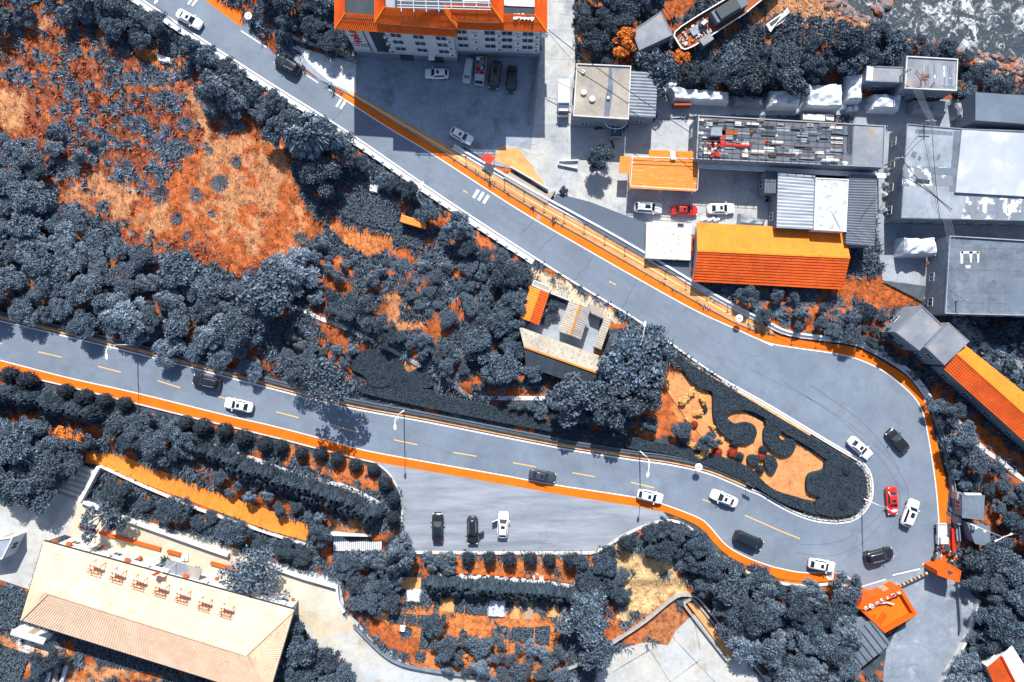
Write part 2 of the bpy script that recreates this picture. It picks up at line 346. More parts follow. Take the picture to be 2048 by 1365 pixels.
# ------------------------------------------------------------------ terrain sheet
SEA = [(1580, -400), (1690, 0), (1700, 22), (1745, 34), (1752, 60), (1800, 76), (1860, 76), (1905, 88), (1960, 98), (2060, 120), (2400, 190), (3500, 400), (3500, -2500), (1580, -2500)]
STEP = 5
gx = np.arange(-330, 2385, STEP); gy = np.arange(-330, 1700, STEP)
GX, GY = np.meshgrid(gx.astype(float), gy.astype(float))
def blur(a, k):
    for ax in (0, 1):
        c = np.cumsum(np.pad(a, [(k + 1, k) if i == ax else (0, 0) for i in (0, 1)], mode='edge'), axis=ax)
        a = (np.take(c, range(2 * k + 1, c.shape[ax]), ax) - np.take(c, range(0, c.shape[ax] - 2 * k - 1), ax)) / (2 * k + 1)
    return a
hard = np.zeros(GX.shape, bool)
for P_ in PAVE: hard |= inpoly(GX, GY, P_)
HARD = hard.copy()
BUILT = [  # yards, roofs and terraces where the soil stays level
    [(1140, 120), (1340, 120), (1340, 260), (1140, 260)], [(1220, 260), (2100, 160), (2100, 660), (1780, 620), (1440, 590), (1200, 480)],
    [(640, -60), (1110, -60), (1110, 140), (640, 140)], [(1700, 100), (2100, 100), (2100, 260), (1700, 260)],
    [(20, 1040), (620, 1200), (560, 1420), (-80, 1420), (-80, 1040)], [(1020, 540), (1250, 640), (1210, 780), (1010, 720)],
    [(1780, 600), (1960, 640), (2120, 780), (2120, 960), (1880, 760)], [(1660, 1170), (1850, 1170), (1850, 1300), (1690, 1360)],
    [(1860, 950), (2010, 950), (2010, 1130), (1860, 1130)], [(1900, 1240), (2120, 1240), (2120, 1420), (1900, 1420)],
    [(640, 1100), (1250, 1100), (1250, 1400), (640, 1400)], [(200, 930), (680, 1060), (680, 1170), (160, 1000)],
    [(1250, 0), (1560, -60), (1560, 150), (1250, 150)], [(1180, 1180), (1560, 1180), (1560, 1420), (1180, 1420)], [(660, 340), (880, 400), (880, 540), (640, 500)],
    [(1260, 720), (1760, 860), (1760, 1050), (1240, 910)], [(280, 60), (420, 60), (420, 160), (280, 160)]]
HEDGES = [[(720, 790), (850, 818), (1000, 848), (1130, 870), (1250, 888), (1256, 866), (1180, 856), (1080, 832), (980, 806), (880, 784), (862, 745), (815, 735), (800, 712), (775, 698), (730, 696), (698, 712), (705, 745), (728, 760)], [(1095, 820), (1130, 820), (1130, 855), (1095, 855)]]
BUILT += HEDGES
GWL = [p for p in UL if p[0] < 1075]
_wl = [(905, 299), (1055, 386), (1204, 467), (1308, 527), (1412, 589), (1484, 629), (1571, 670), (1698, 688), (1775, 722), (1831, 768), (1852, 798)]
BUILT += [[(690, 184), (891, 308), (1186, 486), (1471, 646), (1613, 682), (1768, 725), (1851, 802)] + offset(_wl, 22)[::-1], LU + offset(LU, -24)[::-1], GWL + offset(GWL, -18)[::-1], UL[70:] + offset(UL[70:], -12)[::-1], LB[:110] + offset(LB[:110], -14)[::-1], FOUND, [(1000, 330), (1120, 380), (1300, 440), (1300, 530), (1000, 370)]]
for P_ in BUILT: hard |= inpoly(GX, GY, P_)
soft = np.clip(1 - blur(hard.astype(float), 4) * 2.2, 0, 1)
sea = blur(inpoly(GX + 14 * (vnoise(GX, GY, 40, 3) - .5), GY + 20 * (vnoise(GX, GY, 35, 4) - .5), SEA).astype(float), 3)
HT = -0.12 + soft * (0.15 + 0.9 * vnoise(GX, GY, 150, 11) + 0.45 * vnoise(GX, GY, 45, 12) + 0.16 * vnoise(GX, GY, 14, 13))
HT = HT * (1 - sea) - 2.6 * sea
def hz(px, py):
    i = min(max((px - gx[0]) / STEP, 0), len(gx) - 1.001); j = min(max((py - gy[0]) / STEP, 0), len(gy) - 1.001)
    a, b = int(i), int(j); u, v = i - a, j - b
    return float((HT[b, a] * (1 - u) + HT[b, a + 1] * u) * (1 - v) + (HT[b + 1, a] * (1 - u) + HT[b + 1, a + 1] * u) * v)
# colour of the soil and ground cover (its own colour, from where each cover grows)
DARKC = np.array([.045, .062, .082]); ORG = np.array([.4, .108, .03]); TAN = np.array([.46, .215, .1]); RED = np.array([.22, .06, .027]); PALE = np.array([.6, .58, .54]); GREYC = np.array([.07, .094, .124]); ORB = np.array([.54, .19, .06])
OCH = np.array([.62, .43, .22])
GC = np.zeros(GX.shape + (3,)); GC[:] = DARKC
wx = GX + 26 * (vnoise(GX, GY, 38, 21) - .5) + 14 * (vnoise(GX, GY, 12, 22) - .5)
wy = GY + 26 * (vnoise(GX, GY, 38, 23) - .5) + 14 * (vnoise(GX, GY, 12, 24) - .5)
n1 = vnoise(GX, GY, 30, 31) * .55 + vnoise(GX, GY, 11, 32) * .45
n2 = vnoise(GX, GY, 22, 33) * .5 + vnoise(GX, GY, 8, 34) * .5
def cover(poly, c, thr=0.0, warp=True):
    m = inpoly(wx if warp else GX, wy if warp else GY, poly)
    if thr > 0: m &= (n1 > thr)
    GC[m] = c
def cover2(poly, c, thr):
    m = inpoly(wx, wy, poly) & (n2 > thr); GC[m] = c
FIELD = [(-40, -40), (60, 0), (130, 40), (240, 90), (290, 130), (390, 165), (440, 205), (520, 250), (580, 300), (590, 360), (610, 420), (650, 450), (640, 500), (560, 530), (480, 560), (430, 530), (340, 530), (260, 500), (240, 460), (120, 420), (110, 350), (40, 330), (-40, 280)]
cover(FIELD, RED)
cover2(FIELD, ORG, .47)
cover2(FIELD, GREYC, .6)
cover2([(120, 200), (420, 200), (460, 330), (300, 380), (130, 340)], GREYC * 1.15, .54)
cover([(370, 320), (420, 300), (480, 260), (560, 290), (600, 390), (640, 450), (620, 510), (480, 540), (400, 470), (330, 480), (270, 440), (300, 400)], ORG)
cover([(420, 300), (480, 265), (560, 300), (590, 390), (610, 440), (600, 500), (480, 520), (420, 450), (350, 440), (400, 380)], TAN, .5)
cover([(120, 390), (200, 350), (260, 360), (350, 400), (400, 450), (300, 480), (200, 430)], TAN, .5)
cover([(0, 180), (60, 180), (50, 260), (0, 260)], TAN); cover([(20, 35), (110, 40), (105, 58), (20, 50)], TAN)
cover(smooth([(365, 180), (390, 190), (408, 215), (418, 240), (412, 270), (430, 290), (450, 305), (430, 300), (400, 280), (402, 250), (395, 220), (370, 198)], 4), TAN)
cover([(270, 90), (330, 92), (380, 130), (360, 150), (330, 140), (270, 110)], ORB, .3)
cover([(660, 430), (720, 460), (785, 470), (790, 500), (740, 510), (670, 480)], ORB); cover([(780, 490), (830, 500), (828, 520), (785, 515)], ORG)
cover([(600, 500), (700, 520), (780, 560), (820, 610), (860, 650), (840, 660), (700, 600), (610, 560)], ORG, .5)
cover([(755, 575), (800, 590), (830, 620), (850, 660), (820, 655), (770, 620)], TAN, .35)
cover([(620, 590), (690, 620), (700, 690), (640, 690), (615, 640)], RED, .3); cover([(630, 640), (690, 650), (690, 690), (640, 680)], ORG, .45)
cover([(840, 600), (960, 600), (960, 680), (860, 670)], ORG, .55); cover([(720, 660), (780, 690), (830, 720), (870, 760), (830, 750), (760, 700)], TAN, .35)
cover([(640, 690), (760, 690), (700, 720), (640, 720)], ORG, .5)
cover([(900, 745), (1000, 760), (1090, 770), (1090, 790), (940, 795), (900, 770)], ORG, .35)
cover([(1260, 780), (1340, 720), (1390, 760), (1400, 830), (1440, 900), (1330, 880), (1260, 870)], ORG, .25); cover([(1340, 730), (1420, 780), (1430, 860), (1460, 910), (1400, 900), (1350, 820)], ORB, .3)
cover([(1455, 590), (1560, 590), (1700, 540), (1790, 590), (1800, 650), (1830, 740), (1720, 690), (1600, 670), (1500, 640)], ORG, .42)
cover([(1480, 590), (1540, 590), (1540, 610), (1490, 620)], TAN, .3); cover([(1700, 550), (1780, 560), (1840, 610), (1790, 640), (1720, 600)], ORG, .3)
cover([(1850, 760), (1900, 790), (2040, 920), (2048, 980), (1960, 930), (1880, 850)], ORG, .42); cover([(1920, 940), (2048, 920), (2048, 1100), (1940, 1100), (1950, 1000)], ORG, .45)
cover([(1530, -20), (1650, -20), (1740, 30), (1730, 60), (1640, 50), (1530, 30)], TAN, .25); cover([(1640, -20), (1750, 20), (1740, 50), (1660, 40)], ORG, .45)
cover([(1800, 70), (2048, 100), (2100, 180), (2000, 160), (1900, 110), (1820, 95)], ORG, .42); cover([(1960, 125), (2048, 130), (2048, 160), (1960, 150)], PALE, .5)
cover([(1320, -20), (1420, -20), (1400, 20), (1330, 50)], ORG); cover([(1230, 60), (1300, 60), (1290, 110), (1240, 130)], RED, .4); cover([(1500, 0), (1560, 10), (1540, 40), (1480, 40)], TAN, .3)
cover([(1150, 50), (1175, 60), (1185, 125), (1150, 130)], TAN)
cover([(100, 850), (190, 850), (200, 890), (120, 880)], ORG, .4); cover([(400, 930), (520, 960), (620, 1010), (560, 1030), (420, 980)], ORG, .45)
cover([(560, 880), (700, 920), (770, 960), (760, 980), (680, 950), (560, 915)], TAN * np.array([.9, .6, .4]), .3)
cover([(660, 1030), (750, 1040), (745, 1065), (665, 1062)], TAN); cover([(250, 950), (520, 1040), (620, 1100), (600, 1110), (420, 1050)], ORG, .58)
cover([(860, 1110), (1180, 1110), (1200, 1150), (1000, 1165), (860, 1150)], TAN * np.array([.95, .7, .5]), .35); cover([(880, 1145), (1160, 1160), (1190, 1175), (900, 1165)], PALE, .45)
cover([(1230, 1100), (1330, 1110), (1360, 1160), (1330, 1180), (1290, 1180), (1240, 1200)], OCH, .25); cover([(1280, 1150), (1370, 1150), (1380, 1190), (1300, 1220), (1240, 1230)], OCH)
cover([(1230, 1250), (1350, 1190), (1380, 1230), (1350, 1290), (1240, 1290)], TAN * np.array([.85, .72, .62]), .2); cover([(1230, 1260), (1290, 1250), (1260, 1290), (1235, 1290)], ORG)
cover([(700, 1210), (1120, 1210), (1120, 1380), (900, 1380), (780, 1290)], ORB, .3); cover([(700, 1220), (780, 1260), (850, 1300), (840, 1330), (740, 1270)], ORG)
cover([(1450, 1200), (1530, 1350), (1560, 1400), (1500, 1330), (1430, 1230)], OCH, .35)
cover([(0, 1260), (100, 1290), (280, 1350), (400, 1365), (100, 1365), (0, 1300)], TAN, .42); cover([(40, 1270), (110, 1280), (100, 1310), (50, 1300)], PALE)
cover([(1540, 1155), (1690, 1165), (1700, 1180), (1560, 1175)], TAN * np.array([.9, .7, .55]))
cover([(1960, 1190), (2048, 1190), (2048, 1365), (1900, 1365)], ORG, .74)
cover([(1900, 640), (2048, 700), (2048, 860), (1990, 780), (1920, 690)], GREYC * 1.6, .3); cover([(1900, 640), (2048, 720), (2048, 820)], PALE * .6, .55)
cover([(940, 300), (1010, 295), (1060, 380), (1100, 400), (1000, 350)], ORG, .3)
cover([(1040, 530), (1120, 560), (1240, 640), (1220, 650), (1100, 590)], PALE * np.array([1, .85, .65]), .3)
n3 = vnoise(GX, GY, 26, 51) * .6 + vnoise(GX, GY, 9, 52) * .4
mk = (GC[..., 0] < .06) & (n3 > .63); GC[mk] = ORG * .95; mk = (GC[..., 0] < .06) & (n3 < .3); GC[mk] = GREYC * 1.1
GC *= (0.8 + .4 * vnoise(GX, GY, 9, 41))[..., None]
XS = (GX - 1024) * S; YS = (682.5 - GY) * S
ny, nx = GX.shape
vv = np.stack([XS, YS, HT], -1).reshape(-1, 3)
ii = np.arange(ny * nx).reshape(ny, nx)
ff = np.stack([ii[:-1, :-1], ii[1:, :-1], ii[1:, 1:], ii[:-1, 1:]], -1).reshape(-1, 4)
# outer apron to the horizon
big = 2500.0; ex0, ex1 = XS[0, 0], XS[0, -1]; ey0, ey1 = YS[0, 0], YS[-1, 0]
ring = np.concatenate([ii[0, :], ii[1:, -1], ii[-1, ::-1][1:], ii[::-1, 0][1:-1]])
rv = vv[ring]; ang = np.arctan2(rv[:, 1], rv[:, 0])
ov = np.stack([np.cos(ang) * big, np.sin(ang) * big, np.where(rv[:, 2] < -1, -2.6, -0.3)], -1)
b0 = len(vv); vv = np.concatenate([vv, ov]); n_ = len(ring)
rf = np.array([(ring[i], ring[(i + 1) % n_], b0 + (i + 1) % n_, b0 + i) for i in range(n_)])
ff = np.concatenate([ff, rf])
me = bpy.data.meshes.new('ground'); me.from_pydata(vv.tolist(), [], ff.tolist()); me.update()
gcol = np.concatenate([GC.reshape(-1, 3), np.tile(DARKC, (n_, 1))]); gcol = np.concatenate([gcol, np.ones((len(gcol), 1))], 1)
at = me.attributes.new('gc', 'FLOAT_COLOR', 'POINT'); at.data.foreach_set('color', gcol.astype(np.float32).ravel())
me.materials.append(M['ground']); me.polygons.foreach_set('use_smooth', [True] * len(ff))
ground = link('ground', me); tag(ground, kind='structure')

# ------------------------------------------------------------------ sea
def sea_mat():
    m = bpy.data.materials.new('sea_water'); m.use_nodes = True; t = m.node_tree; N = t.nodes; L = t.links; b = N['Principled BSDF']
    tc = N.new('ShaderNodeTexCoord')
    warp = N.new('ShaderNodeTexNoise'); warp.inputs['Scale'].default_value = .35; warp.inputs['Detail'].default_value = 4
    L.new(tc.outputs['Object'], warp.inputs['Vector'])
    ad = N.new('ShaderNodeMix'); ad.data_type = 'VECTOR'; ad.inputs[0].default_value = .75
    sc = N.new('ShaderNodeVectorMath'); sc.operation = 'SCALE'; sc.inputs['Scale'].default_value = 6.0
    L.new(warp.outputs['Color'], sc.inputs[0])
    av = N.new('ShaderNodeVectorMath'); av.operation = 'ADD'; L.new(tc.outputs['Object'], av.inputs[0]); L.new(sc.outputs[0], av.inputs[1])
    big_ = N.new('ShaderNodeTexNoise'); big_.inputs['Scale'].default_value = .075; big_.inputs['Detail'].default_value = 3; L.new(av.outputs[0], big_.inputs['Vector'])
    vo = N.new('ShaderNodeTexVoronoi'); vo.feature = 'DISTANCE_TO_EDGE'; vo.inputs['Scale'].default_value = .75; L.new(av.outputs[0], vo.inputs['Vector'])
    fn = N.new('ShaderNodeTexNoise'); fn.inputs['Scale'].default_value = .7; fn.inputs['Detail'].default_value = 8; fn.inputs['Roughness'].default_value = .68; L.new(av.outputs[0], fn.inputs['Vector'])
    r1 = N.new('ShaderNodeMapRange'); r1.inputs[1].default_value = .1; r1.inputs[2].default_value = .0; L.new(vo.outputs['Distance'], r1.inputs[0])
    r2 = N.new('ShaderNodeMapRange'); r2.inputs[1].default_value = .43; r2.inputs[2].default_value = .53; L.new(big_.outputs['Fac'], r2.inputs[0])
    r3 = N.new('ShaderNodeMapRange'); r3.inputs[1].default_value = .49; r3.inputs[2].default_value = .62; L.new(fn.outputs['Fac'], r3.inputs[0])
    m1 = N.new('ShaderNodeMath'); m1.operation = 'MULTIPLY'; L.new(r1.outputs[0], m1.inputs[0]); L.new(r3.outputs[0], m1.inputs[1])
    m2 = N.new('ShaderNodeMath'); m2.operation = 'MULTIPLY'; L.new(r3.outputs[0], m2.inputs[0]); L.new(r2.outputs[0], m2.inputs[1])
    m3 = N.new('ShaderNodeMath'); m3.operation = 'MAXIMUM'; L.new(m1.outputs[0], m3.inputs[0]); L.new(m2.outputs[0], m3.inputs[1])
    mx = N.new('ShaderNodeMix'); mx.data_type = 'RGBA'; L.new(m3.outputs[0], mx.inputs[0]); mx.inputs[6].default_value = (.03, .044, .058, 1); mx.inputs[7].default_value = (.6, .63, .66, 1)
    L.new(mx.outputs[2], b.inputs['Base Color']); b.inputs['Roughness'].default_value = .5; b.inputs['Specular IOR Level'].default_value = .25
    bp = N.new('ShaderNodeBump'); bp.inputs['Strength'].default_value = .7; bp.inputs['Distance'].default_value = .3; L.new(fn.outputs['Fac'], bp.inputs['Height']); L.new(bp.outputs[0], b.inputs['Normal'])
    return m
mb = MB(); mb.add([(W(1450, 200).x, W(0, 260).y, -.85), (2500, W(0, 260).y, -.85), (2500, 2500, -.85), (W(1450, 200).x, 2500, -.85)], [(0, 1, 2, 3)])
tag(mb.build('sea_water', sea_mat()), kind='structure')

# ------------------------------------------------------------------ paved surfaces (sheets a few mm apart)
def sheet(name, poly, z, m, kind='structure', z0=None):
    mb = MB(); mb.prism(pl(poly), -.3 if z0 is None else z0, z); o = mb.build(name, m); tag(o, kind=kind); return o
sheet('parking_lot', LOT, -.020, M['lot'])
sheet('concrete_apron', SLIP, -.008, M['slip'])
sheet('dirt_verge', [(1003, 292), (1018, 297), (1034, 296), (1045, 306), (1052, 318), (1066, 332), (1071, 346), (1084, 360), (1092, 377), (1074, 368), (1052, 352), (1030, 340), (1010, 330), (992, 322), (985, 312), (996, 306)], -.004, M['earth'])
yard = sheet('yard', YARD, -.012, M['concrete'])
sheet('alley', ALLEY, -.016, M['alley'])
sheet('plaza', PLAZA, -.008, M['plaza'])
sheet('courtyard', COURT, -.002, M['court'])
sheet('parking_bay', BAY, -.006, M['bay'])
sheet('foundation_slab', FOUND, .02, M['plaza'])
road = sheet('road', road_poly, 0.0, M['asphalt'])
sheet('side_road', OLDROAD, .004, M['asphalt_old'])
rc = random.Random(77)
def cracks(o, poly, n, z, m, wpx=.55, L_=(30, 90)):
    xs_ = [p[0] for p in poly]; ys_ = [p[1] for p in poly]; k = 0
    while k < n:
        x, y = rc.uniform(min(xs_), max(xs_)), rc.uniform(min(ys_), max(ys_)); a_ = rc.choice([0, math.pi / 2, rc.random() * 3.14]); q = [(x, y)]
        for _ in range(int(rc.uniform(*L_) / 7)):
            a_ += rc.uniform(-.45, .45); x += 7 * math.cos(a_); y += 7 * math.sin(a_)
            if not (0 < x < 2048 and inpoly(np.array([x]), np.array([y]), poly)[0]): break
            q.append((x, y))
        if len(q) < 3: continue
        mb = MB(); line(mb, q, wpx, z - .002, z + .0015); mb.build('crack', m, o); k += 1
M['crack'] = mat('dark_crack', (.1, .12, .15), rough=.9)  # plain dark tone of the crack lines
cracks(bpy.data.objects['parking_lot'], LOT, 26, -.020, M['crack']); cracks(yard, YARD, 26, -.012, M['crack']); cracks(bpy.data.objects['alley'], ALLEY, 16, -.016, M['crack']); cracks(bpy.data.objects['parking_bay'], BAY, 10, -.006, M['crack'], .5, (20, 50)); cracks(bpy.data.objects['side_road'], OLDROAD, 12, .004, M['crack']); cracks(bpy.data.objects['plaza'], PLAZA, 14, -.008, M['lot']); cracks(bpy.data.objects['courtyard'], COURT, 5, -.002, M['lot']); cracks(road, [(700, 230), (1000, 440), (1500, 730), (1800, 900), (1780, 780), (1500, 690), (1000, 410)], 9, .001, M['crack'], .45)
# orange lanes
def strip_obj(name, a, b, z, m, parent=None, kind=None, z0=None):
    n = min(len(a), len(b)); mb = MB(); ribbon(mb, a[:n], b[:n], z - .004 if z0 is None else z0, z)
    o = mb.build(name, m, parent); tag(o, kind=kind); return o
strip_obj('cycle_lane', LT, LB, .006, M['lane'], kind='structure')
strip_obj('cycle_lane', RL, RLo, .006, M['lane'], kind='structure')
sheet('cycle_lane', [(405, -40), (470, 0), (497, 14), (482, 55), (420, 8), (370, -30)], .006, M['lane'], z0=0.001)
# painted lines, children of the road
def painted(name, pts, wpx, m=None, z=.010): 
    mb = MB(); line(mb, pts, wpx, z - .003, z); return mb.build(name, m or M['paint'], road)
painted('edge_line', offset(UL, 2) , 3.2); painted('edge_line', offset(TIP, 2.5), 2.4)
painted('edge_line', offset(LU, 2.5), 2.4); 
painted('edge_line', LT, 2.0, z=.011); painted('edge_line', RL[:105], 2.0, z=.011)
painted('edge_line', smooth([(1678, 1146), (1692, 1152), (1706, 1166), (1715, 1181)], 4), 3)
for a, b in (((482, 62), (533, 95)), ((614, 151), (636, 166)), ((657, 179), (682, 195)), ((1723, 1174), (1772, 1159)), ((1785, 1151), (1840, 1138)), ((1520, 680), (1545, 692)), ((1845, 1129), (1858, 1125))):
    painted('lane_dash', [a, b], 2.4, z=.012)
for a, b in (((-6, 686), (4, 688)), ((76, 704), (123, 715)), ((196, 733), (242, 745)), ((315, 762), (361, 776)), ((434, 793), (470, 803)), ((552, 824), (598, 836)), ((671, 853), (716, 865)), ((788, 880), (835, 890)), ((906, 905), (953, 913)), ((1026, 926), (1071, 934)), ((1145, 946), (1190, 954)), ((1262, 965), (1308, 976)), ((1405, 999), (1422, 1005)), ((1490, 1031), (1560, 1062)), ((1560, 1062), (1600, 1078)), ((1218, 563), (1232, 570)), ((926, 381), (935, 386))):
    painted('centre_dash', [a, b], 1.9, M['yellow'])
for x0, y0 in ((384, 0), (392, 3)):
    painted('rumble_bar', [(x0 + 3, y0 - 5), (x0 - 8, y0 + 9)], 4, z=.012)
for x0, y0 in ((678, 207), (686, 211)): painted('rumble_bar', [(x0 + 4, y0 - 8), (x0 - 5, y0 + 7)], 5, z=.012)
for x0, y0 in ((952, 388), (962, 393), (972, 399)): painted('rumble_bar', [(x0 + 5, y0 - 8), (x0 - 5, y0 + 8)], 6, z=.012)
# dark tar seams and cracks
for pts in ([(1070, 440), (1040, 475)], [(1190, 500), (1168, 540), (1140, 570)], [(1275, 560), (1245, 615)], [(690, 210), (660, 250)], [(1110, 470), (1075, 500)], [(1340, 660), (1310, 690)]):
    mb = MB(); q = [(x + rnd.uniform(-3, 3), y + rnd.uniform(-3, 3)) for x, y in smooth(pts, 5)]; line(mb, q, .7, .0005, .0022); mb.build('tar_seam', M['dark'], road)
# tyre-polished wheel tracks along the carriageway and skid arcs round the bend
M['worn'] = mat('tyre_polished_asphalt', (.135, .169, .219), (.17, .21, .264), .1, .8, fine=.12, grime=.1); M['skid'] = mat('skid_rubber', (.085, .105, .135), (.11, .135, .17), .8, .8, fine=.1)
for off_, w_, x0, x1 in ((24, 9, 330, 1500), (42, 8, 700, 1560), (58, 7, 900, 1480)):
    q = [p for p in UL if x0 < p[0] < x1]; mb = MB(); line(mb, offset(q, off_), w_, .0006, .0016); mb.build('wheel_track', M['worn'], road)
for off_, w_, x0, x1 in ((22, 7, 0, 1480), (48, 7, 0, 1300)):
    q = [p for p in LU if x0 < p[0] < x1]; mb = MB(); line(mb, offset(q, off_), w_, .0006, .0016); mb.build('wheel_track', M['worn'], road)
for pts, w_ in (([(1560, 760), (1680, 840), (1770, 930), (1800, 1000), (1780, 1070)], 1.2), ([(1500, 740), (1650, 815), (1760, 900), (1815, 980), (1800, 1060)], 1.0), ([(1590, 1105), (1660, 1112), (1720, 1090), (1770, 1040)], .9), ([(1600, 1090), (1670, 1085), (1740, 1050), (1790, 990)], .9), ([(1715, 1075), (1712, 1090), (1722, 1105), (1735, 1112)], .9), ([(1620, 770), (1730, 850), (1800, 940)], 1.4)):
    mb = MB(); line(mb, smooth(pts, 8), w_, .0008, .0024); mb.build('skid_mark', M['skid'], road)
# lower road: kerb strip with low retaining wall, its shadow put into the dark wall colour
def kerbrun(name, label, pts, w_in, w_out, z, m, cat='kerb', group=None):
    mb = MB(); ribbon(mb, offset(pts, w_in), offset(pts, w_out), -.25, z); o = mb.build(name, m); tag(o, label, cat, group); return o
LUc = LU[45:]  # straight part of the lower road
kl = [p for p in LU if p[0] < 1497]
kerbrun('kerb', 'tan stone kerb strip along the upper side of the lower road', kl, -1.5, -8.5, .14, M['tankerb'])
t = thing('retaining_wall', 'low dark retaining wall between lower road kerb and hedges', 'wall', W(900, 840))
mb = MB(); ribbon(mb, offset(kl, -8.8), offset(kl, -15), -.25, .55); mb.build('wall_face', M['wall_dark'], t)
mb = MB(); ribbon(mb, offset(kl, -15), offset(kl, -17), -.25, .7); mb.build('coping', M['corr_dark'], t)
kerbrun('kerb', 'thin white kerb round the tip of the hairpin island', [p for p in UL if p[0] > 1440] + TIP[1:] + [p for p in LU if p[0] > 1497], -1.0, -4, .13, M['kerb'])
kerbrun('kerb', 'sandy kerb between upper road and spiral hedge', [p for p in UL if 1270 < p[0] < 1640], -4.2, -9, .12, M['tankerb'])
kerbrun('kerb', 'white kerb below orange lane on lower road', [p for p in LB if p[0] < 760], -.5, -3, .12, M['kerb'])
kerbrun('kerb', 'pale kerb round the planted bank at the hairpin', smooth([(1215, 1092), (1250, 1070), (1300, 1048), (1345, 1042), (1385, 1060), (1420, 1098), (1460, 1128), (1530, 1158), (1600, 1172), (1680, 1168), (1698, 1187)], 4), -2.5, 2.5, .14, M['kerb'])
kerbrun('kerb', 'white kerb along the lower edge of the parking bay', [(830, 1105), (1000, 1106), (1180, 1106), (1215, 1096)], -3, 3, .14, M['kerb'])
kerbrun('kerb', 'curved kerb round topiary bushes beside parking bay', smooth([(752, 926), (780, 950), (800, 990), (804, 1030), (800, 1062)], 4), -1.5, 1.5, .14, M['kerb'])
# upper sidewalk, kerb and white wall
SWa = RLo[3:46]; 
SWb = smooth([(700, 182), (802, 240), (905, 298), (1055, 385), (1204, 466), (1308, 526), (1412, 588), (1484, 628), (1520, 645), (1546, 664)], 5)
nsw = len(SWb)
mb = MB(); ribbon(mb, smooth([(694, 186), (794, 249), (895, 311), (1043, 404), (1190, 488), (1294, 548), (1400, 609), (1473, 648), (1514, 663), (1546, 671)], 5), SWb, -.2, .13)
sw = mb.build('sidewalk', M['paving']); tag(sw, kind='structure')
swc = smooth([(697, 184), (798, 244.5), (900, 304.5), (1049, 394.5), (1197, 477), (1301, 537), (1406, 598.5), (1478.5, 638), (1517, 654)], 5)
mb = MB(); line(mb, swc, 2.6, .131, .136); mb.build('tactile_strip', mat('yellow_tactile_paving', (.8, .55, .25), rough=.8), sw)
kerbrun('kerb', 'dark kerb edge between orange lane and upper sidewalk', RLo[:46], -.6, .8, .15, M['wall_grey'])
WALLU = smooth([(905, 299), (1055, 386), (1204, 467), (1308, 527), (1412, 589), (1484, 629), (1520, 646), (1571, 670), (1635, 680), (1698, 688), (1733, 700), (1775, 722), (1810, 746), (1831, 768), (1852, 798)], 5)
t = thing('parapet_wall', 'long white parapet wall along the outer side of upper sidewalk', 'wall', W(1400, 580))
mb = MB(); ribbon(mb, offset(WALLU, -.8), offset(WALLU, 9), -.3, .28); mb.build('footing', M['wall_white'], t)
mb = MB(); ribbon(mb, offset(WALLU, 5.5), offset(WALLU, 9.4), .28, .62); mb.build('parapet', M['wall_white'], t)
# railing with posts on the inner edge of the parapet
POSTS = [(932, 318), (971, 343), (1009, 366), (1048, 388), (1088, 410), (1128, 432), (1168, 453), (1209, 475), (1249, 497), (1290, 520), (1330, 543), (1371, 564), (1413, 586), (1454, 609), (1496, 632), (1538, 652), (1582, 673), (1630, 679), (1678, 686), (1726, 695), (1772, 718), (1810, 743), (1838, 772), (1855, 800)]
t = thing('railing', 'steel railing with dark posts on the white parapet of the upper road', 'railing', W(1330, 543))
rail = MB(); mesh_ = MB()
for i, (x, y) in enumerate(POSTS):
    p = W(x, y); mb = MB(); mb.box((p.x, p.y, .75), (.1, .1, 1.4)); mb.box((p.x, p.y, 1.48), (.55, .12, .06)); mb.build('post', M['dark_metal'], t)
    if i + 1 < len(POSTS):
        q = W(*POSTS[i + 1])
        for z in (.5, 1.35): rail.bar((p.x, p.y, z), (q.x, q.y, z), .035)
        for k in range(1, 26):
            u = k / 26; mesh_.bar((p.x + (q.x - p.x) * u, p.y + (q.y - p.y) * u, .5), (p.x + (q.x - p.x) * u, p.y + (q.y - p.y) * u, 1.35), .012)
rail.build('rail', M['steel'], t); tag(mesh_.build('baluster_mesh', M['steel'], t), kind='stuff')
# right hand low wall beyond the parapet (towards gate)
WR = smooth([(1853, 800), (1872, 850), (1886, 905), (1897, 951), (1903, 995), (1908, 1053), (1910, 1080)], 4)
t = thing('guard_wall', 'dark double rail guard wall beside the orange lane near the gate', 'wall', W(1895, 950))
mb = MB(); ribbon(mb, offset(WR, -1.5), offset(WR, 1.5), -.3, .7); mb.build('wall_face', M['wall_grey'], t)
mb = MB(); ribbon(mb, offset(WR, 3), offset(WR, 4.5), -.3, .95); mb.build('rail', M['steel'], t)
# guard wall of stone blocks, upper road left side
GW = [(x, y) for x, y in UL if x < 1075]
gwc = offset(GW, -0.0)
t = thing('guard_wall', 'white stone guard wall with spaced blocks on the valley side of upper road', 'wall', W(700, 280))
mb = MB(); ribbon(mb, offset(GW, -1.6), offset(GW, -13), -.8, .16); mb.build('ledge', M['wall_white'], t)
for p, q in zip(resample(offset(GW, -9.5), 11.5)[:-1:2], resample(offset(GW, -9.5), 11.5)[1::2]):
    a = W(*p); b = W(*q); d = (b - a).normalized(); mb = MB()
    mb.box(((a.x + b.x) / 2, (a.y + b.y) / 2, .31), (1.3, .5, .3), math.atan2(d.y, d.x)); mb.build('guard_block', M['wall_white'], t)
    c = b + d * .48; mb = MB(); mb.box((c.x, c.y, .21), (.2, .3, .1), math.atan2(d.y, d.x)); mb.build('gap_shade', M['wall_grey'], t)  # small grey box put in for the blocks' shading in each gap
